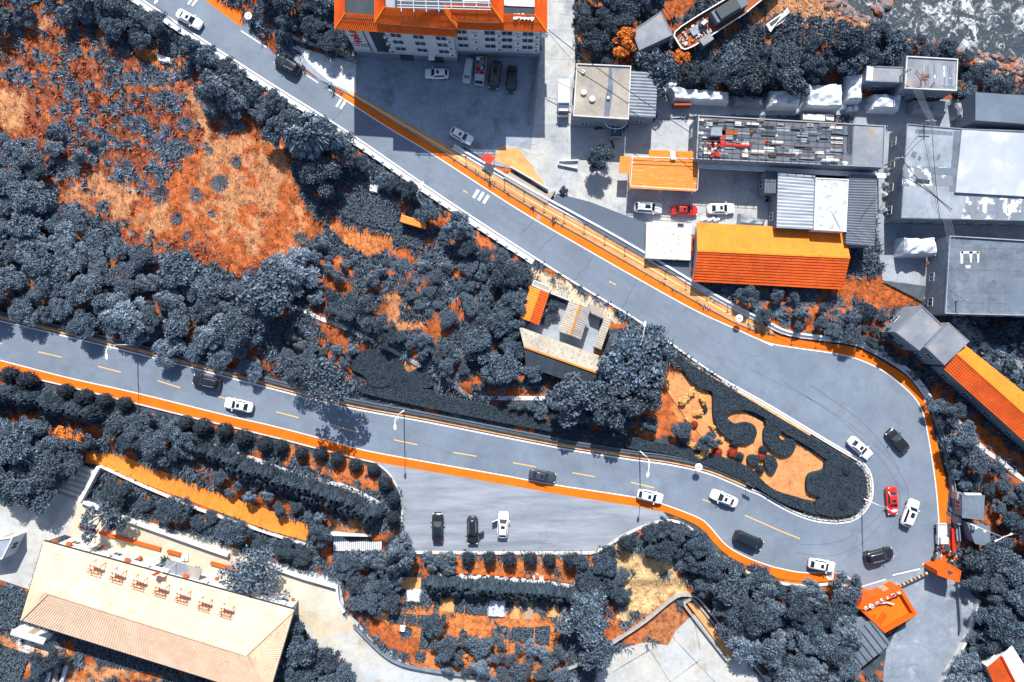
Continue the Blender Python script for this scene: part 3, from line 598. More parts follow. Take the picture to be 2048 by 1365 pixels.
# top left right-hand side : sidewalk with planter, white stone edging
strip_obj('sidewalk', smooth([(470, -12), (500, 14), (530, 48), (552, 62)], 4), smooth([(505, -12), (535, 22), (552, 48), (560, 60)], 4), .12, M['paving'], kind='structure', z0=-.2)
t = thing('stone_edging', 'rough white stone edging behind the concrete apron below trees', 'wall', W(640, 100))
for i, (x, y) in enumerate(resample(smooth([(556, 62), (600, 82), (650, 98), (700, 116), (712, 124)], 5), 8)):
    p = W(x + rnd.uniform(-1, 1), y + rnd.uniform(-1.5, 1.5)); mb = MB(); mb.box((p.x, p.y, .2), (.7, .55, .8 + rnd.random() * .3), rnd.uniform(-.6, .3)); mb.build('stone', M['stone'], t)
# ------------------------------------------------------------------ building kit
def inset(poly, d):
    n = len(poly); a = sum(poly[i][0] * poly[(i + 1) % n][1] - poly[(i + 1) % n][0] * poly[i][1] for i in range(n))
    sgn = 1 if a > 0 else -1; out = []
    for i in range(n):
        p0 = Vector(poly[i - 1]); p1 = Vector(poly[i]); p2 = Vector(poly[(i + 1) % n])
        d1 = (p1 - p0).normalized(); d2 = (p2 - p1).normalized()
        n1_ = Vector((-d1.y, d1.x)) * sgn; n2_ = Vector((-d2.y, d2.x)) * sgn
        b = n1_ + n2_; k = b.dot(n1_)
        out.append(tuple(p1 + b * (d / k if abs(k) > .2 else d)))
    return out
def cent(poly): return (sum(p[0] for p in poly) / len(poly), sum(p[1] for p in poly) / len(poly))
def win_mesh(w_, h_):
    mb = MB(); t_ = .07
    mb.box((0, -.01, 0), (w_, .05, h_), mat=M['glass'])
    for x in (-w_ / 2, 0, w_ / 2): mb.box((x, -.025, 0), (t_, .08, h_ + t_), mat=M['frame'])
    for z in (-h_ / 2, h_ / 2): mb.box((0, -.022, z), (w_ + t_, .075, t_), mat=M['frame'])
    return mb.mesh('window')
WIN = win_mesh(1.3, 1.2); WINW = win_mesh(1.7, 1.3)
def door_mesh():
    mb = MB(); mb.box((0, -.02, 0), (1.0, .06, 2.0), mat=M['wood']); mb.box((.38, -.07, 0), (.08, .05, .12), mat=M['dark_metal']); return mb.mesh('door')
DOOR = door_mesh()
def put(me, name, parent, p, d):
    """p world position on a wall, d outward direction"""
    o = link(name, me, parent); o.location = Vector(p) - parent.location; o.rotation_euler = (0, 0, math.atan2(d[1], d[0]) + math.pi / 2); return o
def walls_windows(t, poly, z0, z1, spacing=3.2, door=True):
    n = len(poly); a = sum(poly[i][0] * poly[(i + 1) % n][1] - poly[(i + 1) % n][0] * poly[i][1] for i in range(n))
    sg = 1 if a > 0 else -1; dn = not door
    for i in range(n):
        p = Vector(poly[i]); q = Vector(poly[(i + 1) % n]); L_ = (q - p).length
        if L_ < 3: continue
        d = (q - p) / L_; nn = Vector((d.y, -d.x)) * sg
        if (abs(p.x) > 110 or abs(p.y) > 75) and (abs(q.x) > 110 or abs(q.y) > 75): continue
        k = max(1, int(L_ / spacing))
        for j in range(k):
            c = p + d * L_ * (j + .5) / k + nn * .012
            if not dn and j == k // 2:
                put(DOOR, 'door', t, (c.x, c.y, z0 + 1.02), nn); dn = True; continue
            zz = z0 + 1.6
            while zz + .8 < z1:
                put(WIN, 'window', t, (c.x, c.y, zz), nn); zz += 3.0
def flat_building(name, label, px, z, wallm, roofm, parapet=.25, overhang=.0, z0=-.1, windows=True, rimm=None, cat='building', group=None):
    poly = pl(px, z); c = cent(poly); t = thing(name, label, cat, (c[0], c[1], 0), group=group)
    wp = inset(poly, overhang + .02)
    mb = MB(); mb.prism(wp, z0, z - .16); mb.build('wall', wallm, t)
    mb = MB(); mb.prism(poly, z - .16, z); rf = mb.build('roof', roofm, t)
    if parapet:
        ip = inset(poly, .16); mb = MB(); n = len(poly)
        for i in range(n):
            j = (i + 1) % n
            mb.prism([poly[i], poly[j], ip[j], ip[i]], z + .001, z + parapet)
        mb.build('parapet', rimm or wallm, rf)
    if windows: walls_windows(t, wp, 0, z - .3)
    return t, rf, poly
def tile_slope(mb, e0, e1, r1, r0, rows, cols, step=.07, bump=.05, mat=None):
    """e0-e1 eave edge, r0-r1 ridge edge (world)"""
    e0, e1, r0, r1 = map(Vector, (e0, e1, r0, r1))
    nrm = (e1 - e0).cross(r0 - e0); nrm = nrm.normalized() if nrm.length > 1e-6 else Vector((0, 0, 1))
    if nrm.z < 0: nrm = -nrm
    nc = cols * 2
    for i in range(rows):
        vs = []; fs = []
        for k, (v, up) in enumerate(((i / rows, 0.0), (i / rows, step), ((i + 1) / rows, .0))):
            a = e0.lerp(r0, v); b = e1.lerp(r1, v)
            for j in range(nc + 1):
                p = a.lerp(b, j / nc); vs.append(p + nrm * (up + (bump if j % 2 else 0) * (1 if k else 0)))
        m_ = nc + 1
        for j in range(nc):
            fs.append((j, j + 1, m_ + j + 1, m_ + j)); fs.append((m_ + j, m_ + j + 1, 2 * m_ + j + 1, 2 * m_ + j))
        mb.add(vs, fs, mat)
def gable(name, label, ea, eb, ridge, ze, zr, m1, m2, wallm, rows=12, colw=.35, ridgem=None, cat='building', inset_=.35, step=.07, bump=.05, windows=True, group=None):
    """ea, eb: pixel pairs of the two eaves (same direction), ridge: pixel pair; ze/zr heights"""
    A0, A1 = W(*ea[0], ze), W(*ea[1], ze); B0, B1 = W(*eb[0], ze), W(*eb[1], ze); R0, R1 = W(*ridge[0], zr), W(*ridge[1], zr)
    poly = [(p.x, p.y) for p in (A0, A1, B1, B0)]; c = cent(poly); t = thing(name, label, cat, (c[0], c[1], 0), group=group)
    wp = inset(poly, inset_); mb = MB(); mb.prism(wp, -.1, ze - .12)
    for E0, E1, RR in ((A0, B0, R0), (A1, B1, R1)):
        cc = Vector((c[0], c[1], 0)); f = lambda v, dz: Vector((v.x + (cc.x - v.x) * .03, v.y + (cc.y - v.y) * .03, v.z - dz))
        mb.add([f(E0, .15), f(E1, .15), f(RR, .15)], [(0, 1, 2)])
    mb.build('wall', wallm, t)
    cols = max(4, int((A1 - A0).length / colw))
    for P0, P1, m_ in ((A0, A1, m1), (B0, B1, m2)):
        mb = MB(); tile_slope(mb, P0, P1, R1, R0, rows, cols, step, bump)
        mb.add([P0 - Vector((0, 0, .1)), P1 - Vector((0, 0, .1)), R1 - Vector((0, 0, .1)), R0 - Vector((0, 0, .1))], [(0, 1, 2, 3)])
        tag(mb.build('roof_slope', m_, t), kind='stuff')
    mb = MB(); d = (R1 - R0); n_ = max(3, int(d.length / .4))
    for i in range(n_):
        a = R0 + d * (i / n_); b = R0 + d * ((i + .93) / n_); mb.bar(a + Vector((0, 0, .06)), b + Vector((0, 0, .06)), .28, .14)
    mb.build('ridge_cap', ridgem or m1, t)
    if windows: walls_windows(t, wp, 0, ze - .3, 4)
    return t
def corr_mesh(mb, c4, period, amp, along=0, mat=None):
    """corrugated sheet over 4 world corners; ridges run along edge 0-1"""
    a, b, c, d = map(Vector, c4); L_ = (d - a).length; n = max(4, int(L_ / period) * 2)
    vs = []; fs = []
    for i in range(n + 1):
        u = i / n; h = amp if i % 2 else 0
        vs += [a.lerp(d, u) + Vector((0, 0, h)), b.lerp(c, u) + Vector((0, 0, h))]
    for i in range(n): fs.append((2 * i, 2 * i + 1, 2 * i + 3, 2 * i + 2))
    mb.add(vs, fs, mat)
def shed(name, label, px, z, roofm, wallm, period=.5, amp=.09, vertical=False, cat='shed', tilt=0.0, walls=True, group=None):
    poly = pl(px, z); c = cent(poly); t = thing(name, label, cat, (c[0], c[1], 0), group=group)
    wp = inset(poly, .15)
    mb = MB(); mb.prism(wp, -.1, z - .12); mb.build('wall', wallm, t)
    q = [Vector((p[0], p[1], z)) for p in poly]
    if vertical: q = q[1:] + q[:1]
    mb = MB(); corr_mesh(mb, q, period, amp); mb.add([v - Vector((0, 0, .05)) for v in q], [(0, 1, 2, 3)])
    mb.build('roof_sheet', roofm, t)
    walls_windows(t, wp, 0, z - .3, 4)
    return t
def onroof(t, px, z, h, m, name):
    mb = MB(); mb.prism(pl(px, z), z, z + h); return mb.build(name, m, t)

# ------------------------------------------------------------------ hotel
Z1 = 12.3
hw = pl([(717, 113), (915, 126), (915, 112), (1076, 117), (1076, -90), (717, -90)])
hotel = thing('hotel_building', 'four storey pale hotel with red tiled eaves and red wall lettering', 'hotel', (W(890, 20).x, W(890, 20).y, 0))
mb = MB(); mb.prism(hw, 2.6, Z1); mb.build('wall', M['hotel_wall'], hotel)
mb = MB(); mb.prism(inset(hw, -.06), -.1, 2.6); mb.build('plinth', M['wall_grey'], hotel)
mb = MB(); mb.prism(inset(hw, -.22), 2.55, 2.75); mb.build('ledge', M['hotel_wall'], hotel)
def mansard(t, outer, z0, ins, z1, colw=.32, skip=(), name='tiled_eave', m=None):
    inner = inset(outer, ins); n = len(outer)
    for i in range(n):
        if i in skip: continue
        j = (i + 1) % n; mb = MB()
        e0 = (*outer[i], z0); e1 = (*outer[j], z0); r0 = (*inner[i], z1); r1 = (*inner[j], z1)
        L_ = (Vector(e1) - Vector(e0)).length
        tile_slope(mb, e0, e1, r1, r0, 2, max(3, int(L_ / colw)), .04, .09)
        mb.add([Vector(p) - Vector((0, 0, .12)) for p in (e0, e1, r1, r0)], [(0, 1, 2, 3)])
        tag(mb.build(name, m or M['tile_hotel'], t), kind='stuff')
        mb = MB(); mb.bar(e0, r0, .18, .2); mb.build('hip_tile', M['tile_orange'], t)
        mb = MB(); mb.bar(e0, e1, .1, .12); mb.build('eave_edge', M['tile_orange'], t)
    return inner
out1 = inset(hw, -.9)
in1 = mansard(hotel, out1, Z1 - .25, 1.9, Z1 + 1.1, skip=(4,))
mb = MB(); mb.prism(inset(out1, 1.7), Z1, Z1 + .55); hr = mb.build('roof', M['dark'], hotel)
mb = MB(); mb.prism(pl([(684, -40), (750, -40), (748, 40), (683, 36)], Z1 + .8), Z1 + .56, Z1 + .8); mb.build('roof_membrane', M['dark'], hr)
up = pl([(749, 44), (914, 57), (914, 41), (1006, 44), (1006, -90), (749, -90)], 14.6)
mb = MB(); mb.prism(inset(up, .6), Z1 + .5, 14.7); mb.build('penthouse_wall', M['hotel_wall'], hotel)
in2 = mansard(hotel, up, 14.4, 1.75, 15.9, skip=(4,))
mb = MB(); mb.prism(inset(up, 1.6), 14.7, 15.1); pr = mb.build('roof', M['wall_dark'], hotel)
for k in range(8):
    x = 800 + k * 25
    mb = MB(); a = W(x, -20, 16.4); b = W(x + 3, 16 if x > 890 else 24, 16.4); mb.bar(a, b, .1); mb.bar(b, (b.x, b.y, 15.1), .1); mb.build('pipe', M['steel'], pr)
for y in (-8, 2, 10, 15):
    mb = MB(); mb.bar(W(795, y, 16.45), W(982, y + 5, 16.45), .1); mb.build('pipe', M['steel'], pr)
for x0, y0, x1, y1, m_ in ((770, -20, 790, 22, 'roof_pale'), (925, -10, 980, 4, 'rust_white'), (830, -20, 900, -2, 'corr_dark')):
    mb = MB(); mb.prism(pl([(x0, y0), (x1, y0), (x1, y1), (x0, y1)], 15.1), 15.101, 15.2); mb.build('roof_sheet', M[m_], pr)
mb = MB(); mb.prism(pl([(1008, -40), (1080, -40), (1078, 12), (1008, 9)], 13.4), Z1 + .56, 13.0); mb.build('roof_sheet', M['rust_white'], hr)
for k in range(16):
    p = W(1026 + rnd.random() * 45, 28 + rnd.random() * 10, 13); mb = MB(); mb.box((p.x, p.y, Z1 + .75), (rnd.uniform(.2, .9), rnd.uniform(.15, .5), rnd.uniform(.2, .4)), rnd.random() * 3); mb.build('roof_junk', M['white_metal'], hr)
# windows of the south face
A = Vector(hw[0]); B = Vector(hw[1]); B2 = Vector(hw[2]); C_ = Vector(hw[3])
def face_item(P, Q, u, z, me, name, out=.02):
    d = (Q - P).normalized(); n_ = Vector((d.y, -d.x)); n_ = n_ if n_.y < 0 else -n_
    p = P.lerp(Q, u) + n_ * out; return put(me, name, hotel, (p.x, p.y, z), n_)
acm = MB(); acm.box((0, -.2, 0), (.85, .35, .6), mat=M['white_metal']); acm.box((.1, -.39, 0), (.45, .03, .45), mat=M['dark_metal']); ACM = acm.mesh('air_conditioner')
for zz in (4.3, 6.8, 9.2):
    for u in (.47, .68, .89): face_item(A, B, u, zz, WINW, 'window')
    for u in (.1, .42, .62, .86): face_item(B2, C_, u, zz, WINW, 'window')
    for u in (.38, .965): face_item(A, B, u, zz - .4, ACM, 'air_conditioner')
    for u in (.25, .52, .74, .96): face_item(B2, C_, u, zz - .4, ACM, 'air_conditioner')
strip_ = MB(); strip_.box((0, -.03, 0), (1.5, .08, 9.0), mat=M['glass'])
for z in range(-4, 5): strip_.box((0, -.05, z * 1.1), (1.5, .1, .08), mat=M['dark_metal'])
SM = strip_.mesh('stair_glazing')
face_item(A, B, .27, 7.2, SM, 'stair_glazing'); face_item(A, B, .325, 7.2, SM, 'stair_glazing')
pipe = MB(); pipe.box((0, -.08, 0), (.12, .12, 9.4), mat=M['dark_metal']); face_item(A, B, .17, 7.4, pipe.mesh('downpipe'), 'downpipe')
for i, zz in enumerate((9.6, 8.3, 7.0, 5.8)):   # red lettering, one character each
    ch = MB(); r_ = random.Random(i + 3)
    for k in range(6):
        hor = k % 2 == 0; ch.box((r_.uniform(-.3, .3), -.06, r_.uniform(-.35, .35)), (.9 if hor else .16, .1, .16 if hor else .8), mat=M['red'])
    face_item(A, B, .075, zz, ch.mesh('sign_character'), 'sign_character')
ch = MB(); ch.box((0, -.04, 0), (2.9, .06, .9), mat=M['dark_metal']); ch.box((0, -.07, 0), (2.75, .05, .75), mat=M['white_metal'])
for k in range(6): ch.box((-1.15 + k * .46, -.1, 0), (.3, .04, .5), mat=M['dark_metal'])
face_item(A, B, .085, 4.6, ch.mesh('sign_board'), 'sign_board')
ch = MB(); ch.box((0, -.04, 0), (8, .05, .5), mat=M['hotel_wall'])
for k in range(9): ch.box((-3.5 + k * .87, -.08, 0), (.5, .05, .36), mat=M['white_metal'])
face_item(B2, C_, .62, 8.0, ch.mesh('sign_board'), 'sign_board')
for u in (.5, .8):
    dm = MB(); dm.box((0, -.1, 0), (2.2, .12, 2.0), mat=M['dark']); face_item(A, B, u, 1.1, dm.mesh('doorway'), 'doorway', .06)
aw = MB(); aw.box((0, -.5, 0), (1.0, 1.0, .12), mat=M['white_metal']); face_item(A, B, .76, 2.9, aw.mesh('canopy'), 'canopy')

# ------------------------------------------------------------------ right hand yards
t, rf, poly = flat_building('flat_house', 'tan flat roofed house with stained roof beside white box truck', [(1153, 128), (1262, 133), (1257, 240), (1146, 233)], 5.2, M['wall_grey'], M['roof_tan'], .22, rimm=M['kerb'])
onroof(rf, [(1218, 135), (1224, 135), (1226, 180), (1222, 210), (1218, 236), (1208, 236), (1210, 200), (1216, 170)], 5.2, .012, M['roof_blue'], 'roof_patch')
for x, y, r_ in ((1167, 186, .45), (1184, 199, .5), (1166, 145, .3), (1216, 197, .25)):
    p = W(x, y, 5.2); mb = MB(); mb.disc((p.x, p.y, 5.2), r_, .35, 14); mb.build('roof_vent', M['kerb'], rf)
shed('corrugated_shed', 'grey corrugated metal shed attached to tan flat roofed house', [(1262, 143), (1316, 146), (1311, 236), (1258, 233)], 4.6, M['corr'], M['wall_grey'], .52, .1)
t, rf, poly = flat_building('unfinished_house', 'long flat roofed house with cluttered half built roof and pipe frames', [(1396, 231), (1770, 252), (1767, 336), (1392, 319)], 5.6, M['wall_grey'], M['corr_dark'], .18, rimm=M['steel'])
UH = rf
onroof(UH, [(1708, 252), (1767, 254), (1764, 333), (1704, 330)], 5.6, .05, M['roof_grey'], 'roof_patch')
def U(u, v): return (1396 + u * 306 - v * 4, 233 + u * 17 + v * 84)
r_ = random.Random(5)
for k in range(150):
    u, v = r_.random() * .97, r_.random() * .9; w_, h_ = r_.uniform(.015, .1), r_.uniform(.03, .11)
    if .12 < u < .8 and .28 < v < .62 and r_.random() < .5: continue
    m_ = r_.choice(['rust_white', 'rust_white', 'roof_pale', 'corr_dark', 'dark', 'wall_dark', 'corr_dark', 'tarp_grey'])
    onroof(UH, [U(u, v), U(min(u + w_, .99), v), U(min(u + w_, .99), min(v + h_, .97)), U(u, min(v + h_, .97))], 5.6, .02 + .002 * k, M[m_], 'roof_sheet')
for u0, v0, u1, v1 in ((.13, .28, .26, .42), (.13, .3, .18, .7), (.18, .62, .35, .68)):
    onroof(UH, [U(u0, v0), U(u1, v0), U(u1, v1), U(u0, v1)], 5.6, .3, M['red'] if v0 > .29 else M['rust'], 'roof_sheet')
for k in range(18):
    u = .02 + k * .055; mb = MB(); mb.bar(W(*U(u, .03), 6.3), W(*U(u, .97), 6.3), .05); mb.bar(W(*U(u, .03), 6.3), W(*U(u, .03), 5.6), .05); mb.bar(W(*U(u, .97), 6.3), W(*U(u, .97), 5.6), .05); mb.build('pipe', M['dark_metal'], UH)
for k in range(8):
    v = .05 + k * .128; mb = MB(); mb.bar(W(*U(.01, v), 6.36), W(*U(.97, v), 6.36), .05); mb.build('pipe', M['dark_metal'] if k not in (0, 4, 6) else M['rust'], UH)
mb = MB(); mb.prism(pl([(1423, 255), (1444, 255), (1444, 272), (1421, 271)], 7), 5.6, 7.0); mb.build('water_tank', M['roof_pale'], UH)
for x, y in ((1505, 264), (1536, 282)):
    p = W(x, y, 6.2); mb = MB(); mb.tube([(p.x, p.y, 5.62), (p.x, p.y, 6.3)], [.34, .05], 10); mb.build('cone', M['orange_wall'], UH)
for k in range(14):
    p = W(1416 + r_.random() * 26, 285 + r_.random() * 28, 5.8); mb = MB(); mb.box((p.x, p.y, 5.9), (r_.uniform(.2, .9), r_.uniform(.2, .6), .5), r_.random() * 3); mb.build('roof_junk', M[r_.choice(['red', 'white_metal', 'rust', 'orange_wall', 'dark_metal'])], UH)
lad = MB(); a = W(1701, 250, 5.9); b = W(1699, 305, 5.9)
for s_ in (-.3, .3): lad.bar((a.x + s_, a.y, 5.9), (b.x + s_, b.y, 5.9), .08)
for k in range(16): lad.bar((a.x - .3, a.y + (b.y - a.y) * k / 15, 5.9), (a.x + .3, a.y + (b.y - a.y) * k / 15, 5.9), .06)
lad.build('ladder', M['dark_metal'], UH)
for x0 in (1643, 1660):
    mb = MB(); mb.tube([W(x0, 321, 6), W(x0 + 17, 322, 6)], .28, 10); mb.build('water_pipe', M['white_metal'], UH, smooth=True)
t2 = t; mb = MB(); a = pl([(1394, 336), (1772, 357), (1772, 347), (1396, 327)], 3.0); mb.prism(a, 2.8, 3.0); mb.build('balcony_slab', M['wall_white'], t2)
# orange slatted pavilion
c0 = W(1320, 345); pav = thing('slatted_pavilion', 'orange slatted pavilion roof with white railing beside parked white car', 'pavilion', (c0.x, c0.y, 0))
def slats(t, px, z, n, m, thick=.1):
    a, b, c, d = [Vector(p) for p in pl(px, z)]
    for i in range(n):
        u0, u1 = i / n, (i + .9) / n; mb = MB(); mb.prism([a.lerp(d, u0), b.lerp(c, u0), b.lerp(c, u1), a.lerp(d, u1)], z - thick, z + rnd.uniform(-.01, .015)); mb.build('plank', m, t)
M['plank_o'] = mat('orange_plank', (.75, .24, .035), (.7, .2, .03), .8, .75, c3=(.72, .55, .42), s3=2.2, t3=(.6, .7), stretch=(.25, 3, 1), fine=.15)
slats(pav, [(1262, 315), (1397, 319), (1393, 384), (1258, 377)], 3.4, 15, M['plank_o'])
slats(pav, [(1240, 313), (1261, 313), (1259, 348), (1238, 347)], 3.2, 8, M['plank_o'])
slats(pav, [(1298, 300), (1391, 304), (1391, 317), (1298, 314)], 3.6, 4, M['tile_orange'])
mb = MB(); mb.prism(pl([(1341, 301), (1351, 302), (1353, 318), (1343, 318)], 4.2), 3.6, 3.9); mb.build('roof_hatch', M['white_metal'], pav)
for x, y in ((1263, 318), (1394, 322), (1391, 380), (1262, 374), (1325, 318), (1325, 378)):
    p = W(x, y, 3.3); mb = MB(); mb.box((p.x, p.y, 1.6), (.14, .14, 3.3)); mb.build('column', M['white_metal'], pav)
for z in (3.9, 4.4):
    ring = [W(1265, 313, z), W(1398, 318, z), W(1395, 380, z), W(1261, 372, z)]
    for i in range(4): mb = MB(); mb.bar(ring[i], ring[(i + 1) % 4], .07); mb.build('rail', M['white_metal'], pav)
for i in range(12):
    mb = MB(); p = W(1262 + i * 12, 374 + i * .6, 4); mb.bar((p.x, p.y, 3.4), (p.x, p.y, 4.4), .05); mb.build('rail_post', M['white_metal'], pav)
shed('corrugated_shed', 'bright streaked corrugated roof shed behind the long orange house', [(1556, 345), (1630, 352), (1625, 459), (1553, 456)], 4.4, M['corr_light'], M['wall_grey'], .55, .09)
shed('lean_to', 'dark lean-to roof beside stacked crates', [(1530, 341), (1555, 344), (1553, 387), (1529, 386)], 3.6, M['corr_dark'], M['wall_grey'], .5, .05, vertical=True)
flat_building('flat_house', 'white flat roofed house with cracked roof behind long orange house', [(1631, 356), (1697, 359), (1692, 464), (1627, 460)], 4.8, M['wall_white'], mat('cracked_white_roof', (.42, .45, .49), (.55, .56, .57), .5, .85, c3=(.3, .33, .37), s3=1.1, t3=(.52, .65), fine=.1), .1)
shed('corrugated_shed', 'dark corrugated shed roof at the end of the long orange house', [(1698, 350), (1754, 351), (1749, 493), (1691, 489)], 4.2, M['corr_dark'], M['wall_grey'], .42, .09)
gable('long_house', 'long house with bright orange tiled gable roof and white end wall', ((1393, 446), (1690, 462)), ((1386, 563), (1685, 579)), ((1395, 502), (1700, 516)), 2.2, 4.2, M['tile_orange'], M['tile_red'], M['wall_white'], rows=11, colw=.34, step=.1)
mb_t, rf, _ = flat_building('rusty_shelter', 'white rust speckled metal roof shelter next to long orange house', [(1293, 445), (1384, 450), (1381, 521), (1291, 517)], 1.5, M['wall_white'], M['rust_white'], 0)
for k in range(9):
    a = W(1298 + k * 10, 447 + k * .5, 1.55); b = W(1296 + k * 10, 517 + k * .4, 1.55); mb = MB(); mb.bar(a, b, .07, .06); mb.build('seam', M['rust_white'], rf)
flat_building('slate_shelter', 'plain slate flat roof below the upper sidewalk parapet', [(1114, 387), (1180, 404), (1290, 446), (1288, 514), (1205, 468), (1103, 404)], .45, M['wall_white'], M['shelter_slate'], 0, windows=False, cat='shelter')
flat_building('slate_shelter', 'small slate roof in the corner under white rusty shelter', [(1298, 522), (1381, 526), (1380, 560), (1340, 546)], .45, M['wall_white'], M['shelter_slate'], 0, windows=False, cat='shelter')
# big right hand roofs
t, rf, _ = flat_building('warehouse', 'broad warehouse with patched and peeling grey roof', [(1813, 248), (1928, 258), (2130, 265), (2130, 444), (1801, 437)], 5.0, M['wall_grey'], M['roof_pale'], .15, rimm=M['wall_grey'])
for px_, m_, h_ in (([(1831, 259), (1905, 264), (1905, 272), (1831, 267)], 'roof_blue', .01), ([(1908, 262), (1926, 263), (1912, 384), (1898, 383)], 'roof_blue', .02), ([(1806, 331), (1905, 336), (1905, 372), (1804, 372)], 'roof_patch', .03), ([(1865, 336), (1915, 336), (1914, 352), (1862, 350)], 'roof_slate', .04), ([(1934, 392), (2130, 402), (2130, 442), (1922, 438)], 'roof_patch', .02), ([(1825, 303), (1834, 305), (1830, 317), (1822, 313)], 'roof_blue', .03), ([(1838, 311), (1843, 315), (1840, 323), (1835, 319)], 'roof_blue', .03), ([(1877, 309), (1882, 311), (1877, 321), (1873, 318)], 'roof_blue', .03), ([(1831, 358), (1860, 360), (1858, 369), (1830, 366)], 'dark', .05)):
    onroof(rf, px_, 5.0, h_, M[m_], 'roof_patch')
mb = MB(); mb.prism(pl([(1924, 260), (2130, 272), (2130, 398), (1911, 385)], 5.4), 5.0, 5.4); mb.build('membrane_sheet', mat('pale_blue_membrane', (.33, .375, .43), (.41, .445, .485), .2, .8, c3=(.48, .5, .52), s3=.25, t3=(.5, .62), fine=.05), rf)
for k in range(8):
    onroof(rf, [(1938 + k * 14, 394 + k), (1944 + k * 14 + rnd.random() * 4, 394 + k), (1940 + k * 14 + rnd.random() * 6, 425 + rnd.random() * 10), (1936 + k * 14, 424)], 5.0, .05, M[rnd.choice(['roof_patch', 'roof_patch', 'rust_white', 'roof_slate'])], 'roof_patch')
t, rf, _ = flat_building('warehouse', 'dark grey membrane roofed warehouse with white scuff marks', [(1897, 472), (2130, 486), (2130, 634), (1888, 628)], 5.4, M['wall_grey'], M['roof_blue'], .3, rimm=M['roof_pale'])
onroof(rf, [(2015, 555), (2130, 558), (2130, 622), (2020, 622)], 5.4, .012, M['roof_slate'], 'roof_patch')
for k in range(9): 
    mb = MB(); mb.bar(W(1905 + k * 22, 476 + k, 5.41), W(1900 + k * 22, 624, 5.41), .04, .02); mb.build('roof_seam', M['roof_slate'], rf)
for k in range(6):
    mb = MB(); mb.bar(W(1896, 495 + k * 22, 5.41), W(2100, 500 + k * 22, 5.41), .04, .02); mb.build('roof_seam', M['roof_slate'], rf)
for px_ in ([(1920, 504), (1926, 503), (1926, 528), (1921, 528)], [(1938, 504), (1945, 503), (1943, 526), (1940, 526)], [(1953, 503), (1959, 505), (1958, 525), (1955, 527)], [(1921, 503), (1959, 503), (1957, 507), (1923, 508)], [(1930, 531), (1941, 531), (1940, 537), (1932, 537)]): onroof(rf, px_, 5.4, .03, M['rust_white'], 'scuff_patch')
flat_building('warehouse', 'smooth slate blue flat roofed building beside tarpaulin heaps', [(1951, 185), (2130, 196), (2130, 254), (1951, 241)], 5.5, M['wall_grey'], M['roof_slate'], 0)
t, rf, _ = flat_building('flat_house', 'small grey flat roofed hut with white edge strip near red drum', [(1733, 132), (1806, 135), (1804, 166), (1730, 163)], 4.2, M['wall_grey'], M['roof_grey'], .1)
onroof(rf, [(1734, 134), (1746, 135), (1744, 162), (1732, 161)], 4.2, .12, M['white_metal'], 'edge_strip')
t, rf, _ = flat_building('flat_house', 'square flat roofed house with silver streaks and sticks on the roof', [(1812, 113), (1915, 119), (1912, 183), (1808, 178)], 5.0, M['wall_grey'], M['roof_grey'], .2, rimm=M['kerb'])
for k in range(16):
    x = 1846 + k * 4; onroof(rf, [(x, 122 + rnd.random() * 12), (x + 3, 124 + rnd.random() * 10), (x + 4 + rnd.random() * 2, 168 + rnd.random() * 10), (x + rnd.random() * 2, 174)], 5.0, .02 + .003 * k, M[rnd.choice(['roof_pale', 'steel', 'tarp_grey', 'roof_patch'])], 'roof_sheet')
for k in range(9):
    x, y = 1830 + rnd.random() * 55, 140 + rnd.random() * 30; a_ = rnd.random() * 3; mb = MB(); mb.bar(W(x, y, 5.3), W(x + 16 * math.cos(a_), y + 16 * math.sin(a_), 5.3), .09); mb.build('stick', M['rust'], rf)
shed('lean_to', 'small ribbed lean-to roof below the silver streaked roof', [(1813, 179), (1837, 180), (1836, 195), (1812, 194)], 2.6, M['corr'], M['wall_grey'], .45, .06)
flat_building('block_house', 'grey concrete block house with dark stained roof above the bend', [(1843, 611), (1886, 652), (1838, 702), (1789, 664)], 5.4, M['wall_grey'], M['roof_grey'], .12)
flat_building('block_house', 'grey concrete block house joined to the long orange roof', [(1897, 645), (1939, 683), (1889, 731), (1851, 695)], 6.0, M['wall_grey'], M['roof_grey'], .05)
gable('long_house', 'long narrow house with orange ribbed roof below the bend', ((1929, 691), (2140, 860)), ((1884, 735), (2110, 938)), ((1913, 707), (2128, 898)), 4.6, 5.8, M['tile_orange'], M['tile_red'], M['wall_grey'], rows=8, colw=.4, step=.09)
# orange gatehouse
zz = 3.4; gp = pl([(1717, 1217), (1803, 1177), (1835, 1229), (1769, 1266)], zz); c = cent(gp)
gh = thing('gatehouse', 'orange flat roofed gatehouse with white letters along the parapet', 'gatehouse', (c[0], c[1], 0))
mb = MB(); mb.prism(gp, -.1, zz - .7); mb.build('wall', M['orange_wall'], gh)
mb = MB(); mb.prism(inset(gp, .1), zz - .7, zz - .6); mb.build('roof', M['orange_floor'], gh)
ip = inset(gp, .55)
for i in range(4):
    j = (i + 1) % 4; mb = MB(); mb.prism([gp[i], gp[j], ip[j], ip[i]], zz - .69, zz + (.35 if i == 0 else .1)); mb.build('parapet', M['orange_wall'], gh)
mb = MB(); mb.prism(pl([(1717, 1215), (1724, 1199), (1742, 1192), (1764, 1194), (1760, 1197)], 3.2), -.1, 3.3); mb.build('entrance_panel', M['orange_wall'], gh)
mb = MB(); line(mb, [(1722, 1202), (1735, 1193), (1752, 1190), (1766, 1194)], 2, 3.2, 3.4, M['white_metal']); mb.build('cornice', M['white_metal'], gh)
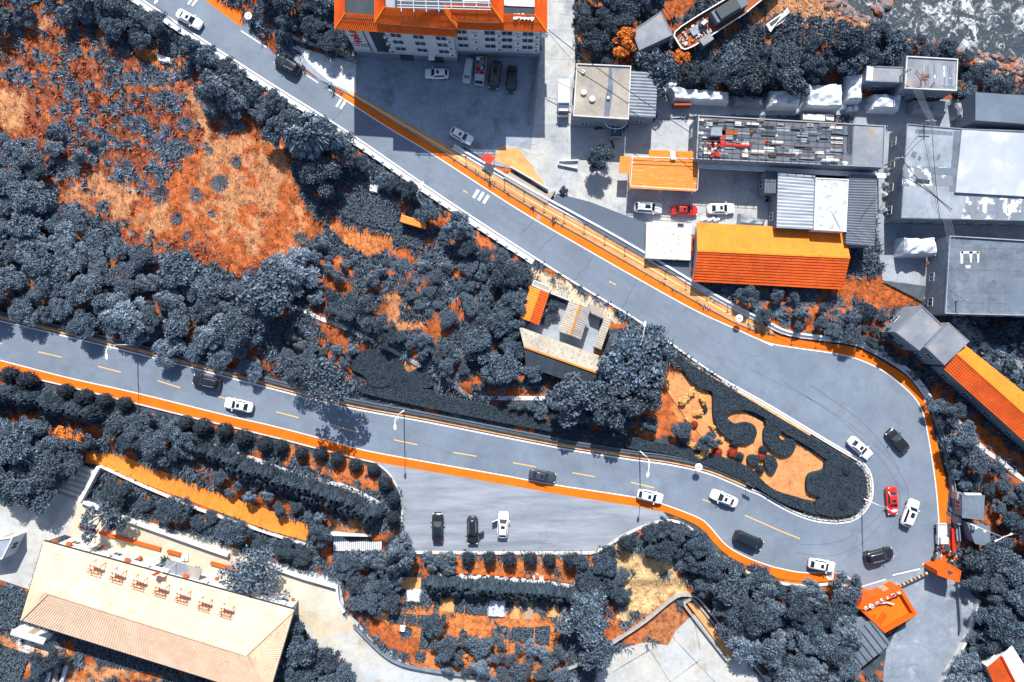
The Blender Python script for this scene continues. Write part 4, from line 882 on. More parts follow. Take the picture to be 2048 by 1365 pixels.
for i in range(7):
    u = (i + .6) / 7.3; p = Vector(gp[0]).lerp(Vector(gp[1]), u); q = Vector(ip[0]).lerp(Vector(ip[1]), u); p = p.lerp(q, .4); r_ = random.Random(i); mb = MB()
    for k in range(6): mb.box((p.x + r_.uniform(-.18, .18), p.y + r_.uniform(-.15, .15), zz + .45), (r_.choice([.36, .08]), r_.choice([.08, .3]), .2), .35 + r_.choice([0, .8]))
    mb.build('sign_letter', M['white_metal'], gh)
for (a, b) in (((1752, 1250), (1768, 1226)), ((1757, 1254), (1773, 1230)), ((1745, 1240), (1752, 1230))):
    mb = MB(); mb.bar(W(*a, 3), W(*b, 3), .35, .22); mb.build('roof_duct', M['orange_wall'], gh)
walls_windows(gh, gp, 0, zz - .8, 3.2)
t = shed('gatehouse_annex', 'grey ribbed sheet roof annex behind orange gatehouse', [(1744, 1239), (1782, 1288), (1721, 1337), (1682, 1286)], 3.3, M['roof_blue'], M['wall_grey'], 1.1, .02, vertical=True)
for k in range(6):
    u = (k + .5) / 6; a = W(1744, 1239, 3.36).lerp(W(1682, 1286, 3.36), u); b = W(1782, 1288, 3.36).lerp(W(1721, 1337, 3.36), u); mb = MB(); mb.bar(a, b, .12, .16); mb.build('roof_rib', M['dark_metal'], t)
flat_building('annex_block', 'grey plant room with dark hatch beside gatehouse annex', [(1722, 1234), (1744, 1238), (1706, 1268), (1690, 1256)], 2.6, M['wall_grey'], M['roof_blue'], .05, windows=False)
t, rf, _ = flat_building('gate_pillar', 'orange gate pillar structure at the striped barrier end', [(1874, 1141), (1902, 1130), (1922, 1142), (1918, 1165), (1906, 1162), (1874, 1150)], 3.6, M['orange_wall'], M['orange_wall'], .1, windows=False, cat='gate')
onroof(rf, [(1895, 1140), (1908, 1146), (1897, 1151)], 3.6, .02, M['dark'], 'roof_opening')
# small sheds by the tall lamp
t = shed('panel_shed', 'grey panelled shed roof above the orange lane', [(1924, 988), (1970, 991), (1967, 1041), (1924, 1036)], 2.8, M['roof_blue'], M['wall_grey'], 1.0, .03, vertical=True)
mb = MB(); mb.prism(pl([(1928, 986), (1962, 987), (1964, 991), (1932, 991)], 2.95), 2.82, 2.95); mb.build('ridge_flashing', M['white_metal'], t)
shed('panel_shed', 'dark panel roof shed beneath tall double lamp', [(1934, 1046), (1980, 1052), (1981, 1094), (1950, 1088)], 2.6, M['roof_slate'], M['wall_grey'], .9, .03, vertical=True)
flat_building('control_box', 'narrow grey cabinet beside panelled shed', [(1914, 984), (1922, 985), (1921, 1000), (1914, 1000)], 1.8, M['steel'], M['steel'], 0, windows=False, cat='cabinet')
flat_building('control_box', 'pale grey cabinet at the foot of tall double lamp', [(1916, 1035), (1923, 1036), (1922, 1050), (1916, 1050)], 1.6, M['roof_pale'], M['roof_pale'], 0, windows=False, cat='cabinet')
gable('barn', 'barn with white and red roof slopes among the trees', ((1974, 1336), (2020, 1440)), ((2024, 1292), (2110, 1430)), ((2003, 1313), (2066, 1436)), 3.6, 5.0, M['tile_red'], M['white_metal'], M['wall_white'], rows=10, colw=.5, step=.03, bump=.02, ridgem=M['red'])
flat_building('red_hut', 'small red roof hut half hidden under trees', [(2016, 1262), (2032, 1252), (2050, 1268), (2030, 1282)], 2.6, M['wall_grey'], M['red'], 0, windows=False, cat='hut')
flat_building('slab_roof', 'plain tan slab roof beside the bow of the beached boat', [(1264, 62), (1322, 23), (1346, 70), (1278, 102)], 3.0, M['wall_grey'], M['roof_grey'], .08)
mb_ = flat_building('shelter', 'small pale sheet roof under trees beside the beached boat', [(1398, 80), (1420, 66), (1428, 78), (1407, 92)], 2.4, M['wall_grey'], M['roof_grey'], 0, windows=False)
shed('garden_hut', 'small orange slatted hut on the terraced plot', [(803, 429), (853, 446), (851, 459), (800, 444)], 2.0, M['plank_o'], M['wood'], .4, .05)
# ------------------------------------------------------------------ hillside compound
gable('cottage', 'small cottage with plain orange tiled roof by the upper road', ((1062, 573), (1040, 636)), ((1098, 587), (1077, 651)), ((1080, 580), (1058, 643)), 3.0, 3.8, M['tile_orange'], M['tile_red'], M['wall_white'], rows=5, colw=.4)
gable('cottage', 'grey tiled cottage with orange ridge in the walled compound', ((1139, 602), (1116, 663)), ((1181, 616), (1161, 680)), ((1161, 609), (1140, 671)), 3.2, 4.2, M['tile_cream'], M['tile_grey'], M['wall_white'], rows=7, colw=.35, ridgem=M['tile_orange'])
p = W(1173, 624, 3.8); 
gable('cottage', 'long cream and dark tiled cottage with orange ridge under the trees', ((1038, 654), (1198, 712)), ((1052, 732), (1196, 782)), ((1048, 694), (1200, 748)), 3.2, 4.8, M['tile_cream'], M['tile_slate'], M['wall_white'], rows=10, colw=.36, ridgem=M['tile_orange'])
shed('lean_to', 'narrow cream tiled lean-to on the compound wall', [(1210, 632), (1224, 638), (1202, 700), (1188, 694)], 2.5, M['tile_cream'], M['wall_white'], .4, .05)
flat_building('cottage_annex', 'flat cream annex at the end of the small orange cottage', [(1068, 560), (1103, 575), (1098, 586), (1063, 571)], 2.5, M['wall_white'], M['roof_tan'], .06, windows=False)
flat_building('cottage_annex', 'flat sandy slab between grey cottage and the upper road', [(1178, 607), (1209, 621), (1205, 637), (1182, 626)], 2.2, M['wall_white'], M['roof_tan'], .0, windows=False)
def wallrun(name, label, pts, wpx, h, m, cat='wall', z0=-.4, group=None):
    mb = MB(); line(mb, pts, wpx, z0, h); o = mb.build(name, m); return tag(o, label, cat, group)
sheet('compound_yard', [(1070, 640), (1110, 600), (1200, 640), (1190, 700), (1180, 720), (1040, 660)], .02, M['alley'])
wallrun('wall', 'white compound wall beside the cottages', [(1040, 637), (1038, 655)], 2, 1.6, M['wall_white'])
wallrun('wall', 'white wall joining the small cottage and grey cottage', [(1098, 587), (1140, 603)], 2, 1.8, M['wall_white'])
for k in range(7):
    pass
st = thing('steps', 'short flight of pale steps from the upper road to the cottages', 'steps', W(1128, 586))
for k in range(6):
    a = W(1119 + k * 3, 594 - k * .6); mb = MB(); mb.prism(pl([(1118 + k * 3, 578 + k), (1120.6 + k * 3, 579 + k), (1117.6 + k * 3, 596 + k), (1115 + k * 3, 595 + k)]), -.2, .1 + .14 * k); mb.build('step', M['stone'], st)
# ------------------------------------------------------------------ big hall, lower left
ze, zr = 6.0, 8.4
E = [W(88, 1083, ze), W(588, 1220, ze), W(536, 1395, ze), W(42, 1240, ze)]; R0, R1 = W(97, 1186, zr), W(492, 1310, zr)
hallp = [(p.x, p.y) for p in E]; c = cent(hallp)
hall = thing('hall_building', 'long white hall with pale peach hipped tile roof', 'hall', (c[0], c[1], 0))
hwp = inset(hallp, .9); mb = MB(); mb.prism(hwp, -.1, ze - .1); mb.build('wall', M['wall_white'], hall)
for (e0, e1, r1, r0) in ((E[0], E[1], R1, R0), (E[1], E[2], R1, R1), (E[2], E[3], R0, R1), (E[3], E[0], R0, R0)):
    mb = MB(); n_ = max(8, int((e1 - e0).length / .42)); tile_slope(mb, e0, e1, r1, r0, 14, n_, .035, .055)
    mb.add([v - Vector((0, 0, .1)) for v in (e0, e1, r1, r0)], [(0, 1, 2, 3)]); tag(mb.build('roof_slope', M['hall_tile'], hall), kind='stuff')
for a, b in ((R0, R1), (E[0], R0), (E[3], R0), (E[1], R1), (E[2], R1)): mb = MB(); mb.bar(a + Vector((0, 0, .07)), b + Vector((0, 0, .07)), .3, .14); mb.build('ridge_cap', M['hall_tile'], hall)
for i in range(4):
    mb = MB(); mb.bar(E[i] - Vector((0, 0, .15)), E[(i + 1) % 4] - Vector((0, 0, .15)), .35, .25); mb.build('gutter', M['dark_metal'], hall)
walls_windows(hall, hwp, 0, ze - .3, 3.6)
F0 = Vector(hwp[0]); F1 = Vector(hwp[1])
for k in range(12):                                       # wall units, awnings on the north face
    u = (k + .5) / 12; p = F0.lerp(F1, u); d = (F1 - F0).normalized(); n_ = Vector((-d.y, d.x)); n_ = n_ if n_.y > 0 else -n_
    q = p + n_ * .35; mb = MB(); mb.box((q.x, q.y, 3.3), (.8, .45, .5), math.atan2(d.y, d.x)); mb.build('wall_unit', M['white_metal'] if k % 3 else M['orange_wall'], hall)
    if k % 2: q = p + n_ * .3 + d * 1.0; mb = MB(); mb.box((q.x, q.y, 1.2), (.5, .4, .5), math.atan2(d.y, d.x)); mb.build('wall_unit', M['orange_wall'], hall)
q = F0.lerp(F1, .52) + n_ * 1.0; mb = MB(); mb.box((q.x, q.y, 3.0), (6, 2.0, .2), math.atan2(d.y, d.x)); mb.build('entrance_canopy', M['roof_tan'], hall)
t = thing('planter', 'long orange planter wall at the foot of the white hall', 'planter', (F0.x + 6, F0.y - 1, 0))
for s0, s1 in ((.02, .09), (.11, .38), (.41, .47), (.6, .72)):
    mb = MB(); a = F0.lerp(F1, s0) + n_ * 2.2; b = F0.lerp(F1, s1) + n_ * 2.2; mb.bar((a.x, a.y, .2), (b.x, b.y, .2), .45, .6); mb.build('planter_box', M['orange_wall'], t)
for i, (x, y) in enumerate(((194, 1135), (237, 1150), (280, 1164), (324, 1178), (367, 1191), (411, 1207), (455, 1220))):
    zb = 6.55; p = W(x, y, 7.0); t = thing('rooftop_frame', 'rusty steel frame standing on the pale hall roof', 'frame', (p.x, p.y, zb), R(-17), 'rusty frames in a row on the hall roof')
    for sx in (-.85, .85):
        for sy in (-.8, .8): mb = MB(); mb.bar((sx, sy, -.5 if sy > 0 else -.1), (sx * .9, sy * .7, 1.25), .09); mb.build('leg', M['rust'], t, local=True)
    for sy in (-.75, -.25, .3, .75): mb = MB(); mb.bar((-1.0, sy, 1.2), (1.0, sy, 1.2), .08); mb.build('crossbar', M['rust'], t, local=True)
    for sx in (-.9, -.3, .3, .9): mb = MB(); mb.bar((sx, -.9, .4), (sx * .8, .9, 1.3), .07); mb.build('brace', M['rust'], t, local=True)
    mb = MB(); mb.tube([(-.9, .75, 1.35), (.9, .75, 1.35)], .16, 8); mb.build('tank_rail', M['white_metal'], t, local=True)
flat_building('guard_hut', 'white hut corner with grey roof at the plaza edge', [(-30, 1082), (28, 1074), (6, 1118), (-30, 1124)], 3.0, M['wall_white'], M['roof_pale'], .2)
shed('lean_to', 'long pale shelter roof behind the hall', [(24, 1258), (92, 1278), (86, 1290), (20, 1270)], 2.4, M['rust_white'], M['wall_white'], .5, .05)
# ------------------------------------------------------------------ vehicles
def paint(name, c, rough=.25, spec=.6, metal=0.0):
    m = mat(name, c, rough=rough, spec=spec, metal=metal); m.node_tree.nodes['Principled BSDF'].inputs['Coat Weight'].default_value = .5; return m
PAINT = {'white': paint('white_car_paint', (.74, .75, .77)), 'black': paint('black_car_paint', (.012, .015, .019), .18), 'grey': paint('dark_grey_car_paint', (.06, .072, .088), .25, metal=.3),
         'red': paint('red_car_paint', (.72, .02, .008)), 'silver': paint('silver_car_paint', (.45, .48, .52), .35)}
M['carglass'] = mat('car_glass', (.012, .018, .024), rough=.05, spec=.8)
M['tyre'] = mat('tyre_rubber', (.015, .016, .018), rough=.8); M['rim'] = mat('alloy_rim', (.45, .47, .5), rough=.35, metal=.6)
M['headlight'] = mat('headlight_glass', (.7, .73, .76), rough=.1, spec=.8); M['taillight'] = mat('tail_light_lens', (.7, .03, .01), rough=.2, spec=.6)
SPEC = {  # L, W, hood z, belt z, roof z, cowl x, roof front, roof rear, rear glass base, tail z
    'sedan': (4.75, 1.84, .80, .92, 1.45, 1.05, .30, -1.0, -1.75, .98),
    'suv': (4.75, 1.92, .98, 1.08, 1.70, 1.10, .45, -1.85, -2.25, 1.05),
    'hatch': (4.3, 1.8, .85, .95, 1.50, 1.0, .3, -1.45, -2.0, .98),
    'van': (5.1, 1.9, 1.05, 1.15, 1.85, 1.75, 1.15, -2.3, -2.5, 1.1)}
_cache = {}
def car_parts(kind):
    if kind in _cache: return _cache[kind]
    L_, W_, hz_, bz, rz, cx, rf, rr, rb, tz = SPEC[kind]; hl = L_ / 2; hw_ = W_ / 2; P = {}
    # body loft
    xs = [hl, hl * .985, hl * .94, hl * .86, hl * .7, cx, rf, 0, rr * .8, rb, -hl * .86, -hl * .94, -hl * .985, -hl]
    xs = sorted(set(round(x, 3) for x in xs), reverse=True); mb = MB(); rings = []
    for x in xs:
        a = abs(x) / hl; wd = hw_ * (1 - .34 * max(0, (a - .62) / .38) ** 3.0) * (1 if a < .99 else .93)
        if x >= cx: top = hz_ + (bz - hz_) * max(0, 1 - (x - cx) / (hl - cx)) - .24 * max(0, (a - .75) / .25) ** 2
        elif x <= rb: top = tz - .12 * max(0, (a - .85) / .15) ** 2
        else: top = bz
        zb = .22 + .1 * max(0, (a - .85) / .15)
        rings.append([(x, wd * .92, zb), (x, wd, zb + .18), (x, wd, top - .22), (x, wd * .95, top - .06), (x, wd * .8, top + .005), (x, wd * .4, top + .03), (x, 0, top + .035)])
    n = 7; vs = []; fs = []
    for r_ in rings: vs += r_ + [(x, -y, z) for x, y, z in r_[-2::-1]]
    m_ = 13
    for i in range(len(rings) - 1):
        for j in range(m_ - 1): fs.append((i * m_ + j, (i + 1) * m_ + j, (i + 1) * m_ + j + 1, i * m_ + j + 1))
        fs.append((i * m_ + m_ - 1, (i + 1) * m_ + m_ - 1, (i + 1) * m_, i * m_))
    fs.append(tuple(range(m_))); fs.append(tuple((len(rings) - 1) * m_ + j for j in range(m_))[::-1])
    mb.add(vs, fs)
    # cabin shell
    bw = hw_ * .86; rw = hw_ * (.68 if kind != 'van' else .8); zb = bz - .02
    def ringc(z, x0, x1, w0, w1, xm=None): return [(x0, w0 * .86, z), (x0 - .12 * abs(x0 - x1) / 2, w0, z), (x1 + .1 * abs(x0 - x1) / 2, w1, z), (x1, w1 * .86, z), (x1, -w1 * .86, z), (x1 + .1 * abs(x0 - x1) / 2, -w1, z), (x0 - .12 * abs(x0 - x1) / 2, -w0, z), (x0, -w0 * .86, z)]
    lo_ = ringc(zb, cx, rb, bw, bw * .97); hi_ = ringc(rz - .04, rf, rr, rw, rw * .95); tp = ringc(rz, rf - .12, rr + .12, rw * .86, rw * .82)
    vs = lo_ + hi_ + tp; fs = []
    for k in (0, 8):
        for j in range(8): fs.append((k + j, k + (j + 1) % 8, k + 8 + (j + 1) % 8, k + 8 + j))
    fs.append(tuple(range(16, 24)))
    mb.add(vs, fs); P['body'] = mb.mesh('body', None, True)
    def patch(a, b, c, d, u0, u1, v0, v1, off=.014):
        a, b, c, d = map(Vector, (a, b, c, d)); q = lambda u, v: a.lerp(b, u).lerp(d.lerp(c, u), v)
        nn = (b - a).cross(d - a).normalized(); cen = (a + b + c + d) / 4
        if nn.dot(cen - Vector((0, 0, .9))) < 0: nn = -nn
        vs = [q(u0, v0) + nn * off, q(u1, v0) + nn * off, q(u1, v1) + nn * off, q(u0, v1) + nn * off]
        g = MB(); g.add(vs + [v - nn * .012 for v in vs], [(0, 1, 2, 3), (7, 6, 5, 4), (0, 4, 5, 1), (1, 5, 6, 2), (2, 6, 7, 3), (3, 7, 4, 0)]); return g
    P['windshield'] = patch(lo_[0], lo_[7], hi_[7], hi_[0], .02, .98, .06, .93).mesh('windshield', M['carglass'])
    P['rear_window'] = patch(lo_[3], lo_[4], hi_[4], hi_[3], .05, .95, .12, .9).mesh('rear_window', M['carglass'])
    P['side_window'] = [patch(lo_[i], lo_[j], hi_[j], hi_[i], .04, .96, .14, .88).mesh('side_window', M['carglass']) for i, j in ((1, 2), (5, 6))]
    if kind in ('sedan', 'hatch', 'suv'):
        g = MB(); x0 = (rf * .75 + rr * .25); g.box((x0 - .1, 0, rz + .004), (.5 if kind != 'suv' else .9, rw * 1.05, .02)); P['sunroof'] = g.mesh('sunroof', M['carglass'])
    if kind in ('suv',):
        P['roof_rail'] = []
        for s_ in (-1, 1): g = MB(); g.bar((rf - .25, s_ * rw * .9, rz + .03), (rr + .2, s_ * rw * .88, rz + .03), .05); P['roof_rail'].append(g.mesh('roof_rail', M['rim']))
    g = MB(); 
    P['headlight'] = []; P['taillight'] = []; P['mirror'] = []
    for s_ in (-1, 1):
        g = MB(); g.box((hl * .915, s_ * hw_ * .7, hz_ - .16), (.2, .3, .12), s_ * -.35); P['headlight'].append(g.mesh('headlight', M['headlight']))
        g = MB(); g.box((-hl * .955, s_ * hw_ * .74, tz - .14), (.1, .24, .14), s_ * .3); P['taillight'].append(g.mesh('taillight', M['taillight']))
        g = MB(); g.box((cx - .25, s_ * (hw_ + .1), bz + .05), (.16, .24, .14), s_ * .2); P['mirror'].append(g.mesh('mirror'))
    g = MB(); g.tube([(0, -.11, 0), (0, .11, 0)], .32, 14); P['tyre'] = g.mesh('tyre', M['tyre'])
    g = MB(); g.tube([(0, -.118, 0), (0, .118, 0)], .19, 10); P['rim'] = g.mesh('rim', M['rim'])
    _cache[kind] = P; return P
_pm = {}
def car(kind, colr, px, py, fx, fy, label, group=None, cat='car', z=0.0, scale=1.0, extra=None):
    """front of the car points along screen direction (fx, fy)"""
    P = car_parts(kind); p = W(px, py, 1.0); t = thing({'van': 'parked_van'}.get(kind, 'car'), label, cat, (p.x, p.y, z), math.atan2(-fy, fx), group)
    L_, W_, *_r = SPEC[kind]
    def pm(me):
        k = (me.name, colr)
        if k not in _pm: c = me.copy(); c.materials.clear(); c.materials.append(PAINT[colr]); _pm[k] = c
        return _pm[k]
    link('body', pm(P['body']), t)
    for nm in ('windshield', 'rear_window', 'sunroof'):
        if nm in P: link(nm, P[nm], t)
    for nm in ('side_window', 'roof_rail', 'headlight', 'taillight'):
        for me_ in P.get(nm, ()): link(nm, me_, t)
    for me_ in P['mirror']: link('mirror', pm(me_), t)
    for sx in (.58, -.58):
        for sy in (1, -1):
            o = link('tyre', P['tyre'], t); o.location = (sx * L_ / 2 * 1.02, sy * (W_ / 2 - .1), .32); link('rim', P['rim'], o)
    if scale != 1: t.scale = (scale,) * 3
    if extra: extra(t, L_, W_, colr)
    return t
def open_door(side, x=.35):
    def f(t, L_, W_, colr):
        mb = MB(); y0 = side * W_ / 2; a = R(62); d = Vector((-math.cos(a), side * math.sin(a), 0)); h = Vector((x + .45, y0, .65)); e = h + d * 1.05
        mb.bar(h, e, .07, .6, PAINT[colr]); mb.bar(h + Vector((0, 0, .5)) + d * .1, e + Vector((0, 0, .5)), .03, .4, M['carglass']); mb.build('open_door', None, t, local=True)
    return f
G = 'cars driving on the hairpin road'
car('sedan', 'white', 377, 37, 23, 13, 'white sedan driving on the upper road past the white guard wall', scale=.98)
car('suv', 'black', 574, 129, -24, -13, 'black car with red tail lights beside the white concrete apron', scale=.97)
car('suv', 'black', 412, 764, -27, -6, 'black car on the lower road next to tree shadow and kerb')
car('sedan', 'white', 476, 811, -28, -6, 'white sedan on the lower road beside dappled tree shadow', scale=1.03)
car('sedan', 'grey', 1085, 953, 26, 5, 'dark grey sedan overlapping the orange lane above the parking bay', scale=.98)
car('hatch', 'white', 1301, 994, 25, 6, 'white hatchback casting shadow on the orange lane', scale=1.03)
car('sedan', 'white', 1449, 998, -27, -11, 'white sedan beside the retaining wall end of hairpin island', scale=1.0)
car('van', 'black', 1498, 1081, 28, 12, 'black van driving round the lower side of hairpin', cat='van')
car('hatch', 'white', 1645, 1132, 26, 5, 'white car next to the painted circle at the orange lane end', scale=1.05)
car('suv', 'black', 1760, 1112, 27, -7, 'black car with roof rails in front of striped barrier', scale=1.02)
car('suv', 'white', 1822, 1027, 10, -26, 'white estate car beside the red car on the hairpin')
car('sedan', 'red', 1786, 1003, 2, 27, 'red car on the hairpin under the lamp arm')
car('sedan', 'white', 1722, 897, 25, 22, 'white sedan rounding the tip of spiral hedge island')
car('hatch', 'black', 1797, 882, -22, -24, 'black hatchback on the hairpin beside white sedan', scale=1.05)
car('sedan', 'black', 875, 1056, 0, -1, 'black sedan parked in the bay beside curved kerb', scale=1.05)
car('suv', 'black', 945, 1062, .02, 1, 'black car parked in the bay with one door ajar', extra=open_door(1, .2))
car('hatch', 'white', 1006, 1051, .06, -1, 'white car parked in the bay with its front door wide open', extra=open_door(1), scale=1.03)
car('hatch', 'white', 873, 146, -1, 0, 'white hatchback parked alone below the hotel wall', scale=.94)
car('van', 'silver', 936, 141, -.16, 1, 'silver van parked with its roof rack under the hotel', cat='van', scale=.8)
car('suv', 'black', 990, 150, -.16, 1, 'large black car parked third in the hotel row', scale=1.0)
car('sedan', 'black', 1023, 158, -.06, 1, 'black sedan parked last in the hotel row near boundary wall', scale=.95)
car('hatch', 'white', 923, 271, 22, 12, 'white car parked beside the upper sidewalk in hotel lot', scale=.95)
car('suv', 'white', 1297, 415, 1, .06, 'white car parked in front of orange slatted pavilion', scale=1.0)
car('sedan', 'red', 1370, 420, 1, .03, 'red car parked between two white cars in the yard', scale=.94)
car('sedan', 'white', 1443, 417, 1, -.02, 'white sedan parked beside covered heap and white blocks', scale=.98)
def pickup(px, py, fx, fy, label, bedm, cab, name='pickup_truck', L_=4.6, W_=1.7, load=None):
    p = W(px, py, .8); t = thing(name, label, 'truck', (p.x, p.y, 0), math.atan2(-fy, fx)); hl = L_ / 2
    mb = MB(); mb.box((0, 0, .55), (L_ * .96, W_ * .8, .25)); mb.build('chassis', M['dark_metal'], t, local=True)
    mb = MB(); mb.prism([(hl, -W_ * .42), (hl, W_ * .42), (hl - .15, W_ / 2), (hl - 1.5, W_ / 2), (hl - 1.5, -W_ / 2), (hl - .15, -W_ / 2)], .4, 1.15); mb.prism([(hl - .35, -W_ * .42), (hl - .35, W_ * .42), (hl - 1.45, W_ * .45), (hl - 1.45, -W_ * .45)], 1.15, 1.75); mb.build('cab', cab, t, local=True)
    mb = MB(); mb.bar((hl - .06, 0, 1.17), (hl - .36, 0, 1.72), W_ * .76, .03); mb.build('windshield', M['carglass'], t, local=True)
    bl = L_ - 1.6
    mb = MB(); mb.box((-hl + bl / 2, 0, .8), (bl, W_, .12)); mb.build('bed', bedm, t, local=True)
    for s_ in (-1, 1): mb = MB(); mb.box((-hl + bl / 2, s_ * W_ / 2, 1.05), (bl, .06, .45)); mb.build('bed_side', cab, t, local=True)
    mb = MB(); mb.box((-hl, 0, 1.05), (.06, W_, .45)); mb.build('tailgate', cab, t, local=True)
    for s_ in (-1, 1): mb = MB(); mb.box((-hl - .05, s_ * W_ * .38, .7), (.08, .3, .16)); mb.build('taillight', M['taillight'], t, local=True); mb = MB(); mb.box((hl + .01, s_ * W_ * .34, .8), (.05, .28, .16)); mb.build('headlight', M['headlight'], t, local=True)
    P = car_parts('sedan')
    for sx in (.6, -.6):
        for sy in (1, -1): o = link('tyre', P['tyre'], t); o.location = (sx * hl, sy * (W_ / 2 - .1), .32); link('rim', P['rim'], o)
    if load: load(t, -hl + bl / 2, bl, W_)
    return t
def junk(ms, n=14):
    def f(t, x, bl, W_):
        for k in range(n): mb = MB(); mb.box((x + rnd.uniform(-.45, .45) * bl, rnd.uniform(-.4, .4) * W_, 1.0 + rnd.random() * .25), (rnd.uniform(.2, .6), rnd.uniform(.2, .5), .3), rnd.random() * 3); mb.build('cargo', M[rnd.choice(ms)], t, local=True)
    return f
pickup(961, 143, -.12, 1, 'small truck with red and white load in the hotel row', M['steel'], PAINT['silver'], load=junk(['white_metal', 'red', 'steel', 'dark_metal']))
pickup(1232, 246, 0, -1, 'flatbed truck with grey bed under wire hoop beside tan house', M['roof_slate'], PAINT['silver'], L_=5.0, W_=2.0)
pickup(1882, 1068, .03, 1, 'white pickup parked on the orange lane beside motorcycles', PAINT['white'], PAINT['white'], L_=3.6, W_=1.45, load=lambda t, x, bl, W_: [MB().box((x + k * .25 - .8, 0, 1.3), (.05, W_, .04)).build('bed_rib', M['white_metal'], t, local=True) for k in range(6)])
p = W(1127, 196, 2.0); t = thing('box_truck', 'white box truck parked beside the tan flat roofed house', 'truck', (p.x, p.y, 0), -math.pi / 2 - .01)
mb = MB(); mb.box((-.9, 0, 1.75), (3.9, 1.95, 2.1)); mb.build('cargo_box', PAINT['white'], t, local=True)
mb = MB(); mb.prism([(1.15, -.9), (2.55, -.9), (2.75, -.75), (2.75, .75), (2.55, .9), (1.15, .9)], .45, 1.25); mb.prism([(1.15, -.82), (2.2, -.8), (2.2, .8), (1.15, .82)], 1.25, 2.05); mb.build('cab', PAINT['white'], t, local=True)
mb = MB(); mb.bar((2.6, 0, 1.27), (2.22, 0, 1.98), 1.55, .04); mb.build('windshield', M['carglass'], t, local=True)
mb = MB(); mb.box((0, 0, .6), (5.2, 1.3, .25)); mb.build('chassis', M['dark_metal'], t, local=True)
for s_ in (-1, 1): mb = MB(); mb.box((2.3, s_ * 1.05, 1.5), (.1, .2, .3)); mb.build('mirror', M['dark_metal'], t, local=True)
for sx in (1.8, -1.8):
    for sy in (1, -1): o = link('tyre', car_parts('sedan')['tyre'], t); o.location = (sx, sy * .85, .32); link('rim', car_parts('sedan')['rim'], o)
# motorcycles
def bike(px, py, ang, label, c='dark_metal'):
    p = W(px, py, .5); t = thing('motorcycle', label, 'motorcycle', (p.x, p.y, 0), ang)
    for x in (-.62, .62):
        mb = MB(); mb.tube([(x, -.06, .3), (x, .06, .3)], .3, 12); mb.build('wheel', M['tyre'], t, local=True)
    mb = MB(); mb.tube([(-.6, 0, .45), (-.2, 0, .62), (.25, 0, .66), (.55, 0, .55)], [.1, .17, .2, .1], 8); mb.build('frame', M[c], t, local=True, smooth=True)
    mb = MB(); mb.box((-.3, 0, .84), (.75, .28, .12)); mb.build('seat', M['dark_metal'], t, local=True)
    mb = MB(); mb.bar((.45, -.36, 1.0), (.45, .36, 1.0), .05); mb.bar((.45, 0, 1.0), (.62, 0, .35), .07); mb.build('handlebar', M['steel'], t, local=True)
    mb = MB(); mb.box((.62, 0, .85), (.14, .2, .18)); mb.build('headlight', M['headlight'], t, local=True)
for (x, y, a, l) in ((1873, 1100, 1.5, 'motorcycle parked tail to the white pickup'), (1869, 1112, 1.2, 'motorcycle parked at the road edge near the barrier'), (1891, 1100, -.3, 'motorcycle parked on the orange lane behind pickup'), (1903, 1108, -.5, 'motorcycle parked against the red planter strip'), (1876, 1128, 1.1, 'motorcycle parked nearest the orange gate pillar'), (1897, 1126, .9, 'motorcycle parked behind the orange gate pillar')): bike(x, y, a, l)
for (x, y, a, l) in ((1252, 262, .9, 'motorcycle in the shade of the corrugated shed'), (1224, 292, 2.0, 'motorcycle lying behind the flatbed truck'), (1200, 262, .1, 'bike parked left of the flatbed truck')): bike(x, y - 5, a, l)
# ------------------------------------------------------------------ street lamps
def lamp(bx, by, hx, hy, label, H_=9.2):
    b = W(bx, by); h = W(hx, hy, H_); t = thing('street_lamp', label, 'street lamp', (b.x, b.y, max(hz(bx, by), -.02)), group=None)
    d = Vector((h.x - b.x, h.y - b.y, 0)); L_ = d.length; d = d / L_ if L_ > .1 else Vector((0, -1, 0))
    pts = [Vector((0, 0, 0)), Vector((0, 0, H_ * .6)), Vector((0, 0, H_ * .86)) + d * .05]
    mb = MB(); mb.tube([(0, 0, 0), (0, 0, .6)], .16, 10); mb.build('base', M['white_metal'], t, local=True)
    mb = MB(); mb.tube(pts, [.1, .085, .06], 8); mb.build('pole', M['white_metal'], t, local=True, smooth=True)
    arm = [pts[-1] + d * (L_ - .3) * u + Vector((0, 0, (H_ * .14 + .25) * math.sin(min(u * 1.15, 1) * math.pi / 2) - .25 * u)) for u in (0, .15, .35, .6, .85, 1)]
    mb = MB(); mb.tube(arm, .055, 7); mb.build('arm', M['white_metal'], t, local=True, smooth=True)
    arm2 = [Vector((0, 0, H_ * .7)) + d * (L_ - .3) * u * .55 + Vector((0, 0, H_ * .2 * math.sin(u * math.pi / 2))) + Vector((-d.y, d.x, 0)) * .35 * math.sin(u * math.pi) for u in (0, .3, .6, .85, 1)]
    mb = MB(); mb.tube(arm2, .035, 6); mb.build('brace', M['white_metal'], t, local=True, smooth=True)
    e = arm[-1]; mb = MB(); n = 10; M3 = Matrix.Rotation(math.atan2(d.y, d.x), 3, 'Z')
    vs = [e + M3 @ Vector((.35 + .5 * math.cos(2 * math.pi * k / n), .22 * math.sin(2 * math.pi * k / n), z)) for z in (-.06, .06) for k in range(n)]
    mb.add(vs, [tuple(range(n - 1, -1, -1)), tuple(range(n, 2 * n))] + [(k, (k + 1) % n, n + (k + 1) % n, n + k) for k in range(n)]); mb.build('lamp_head', M['white_metal'], t, local=True)
lamp(275, 690, 213, 712, 'white street lamp over the lower road beside woodland kerb')
lamp(808, 822, 790, 853, 'white street lamp over the lower road above the dark hedge bed')
lamp(1279, 902, 1296, 948, 'white street lamp over the lower road above white hatchback')
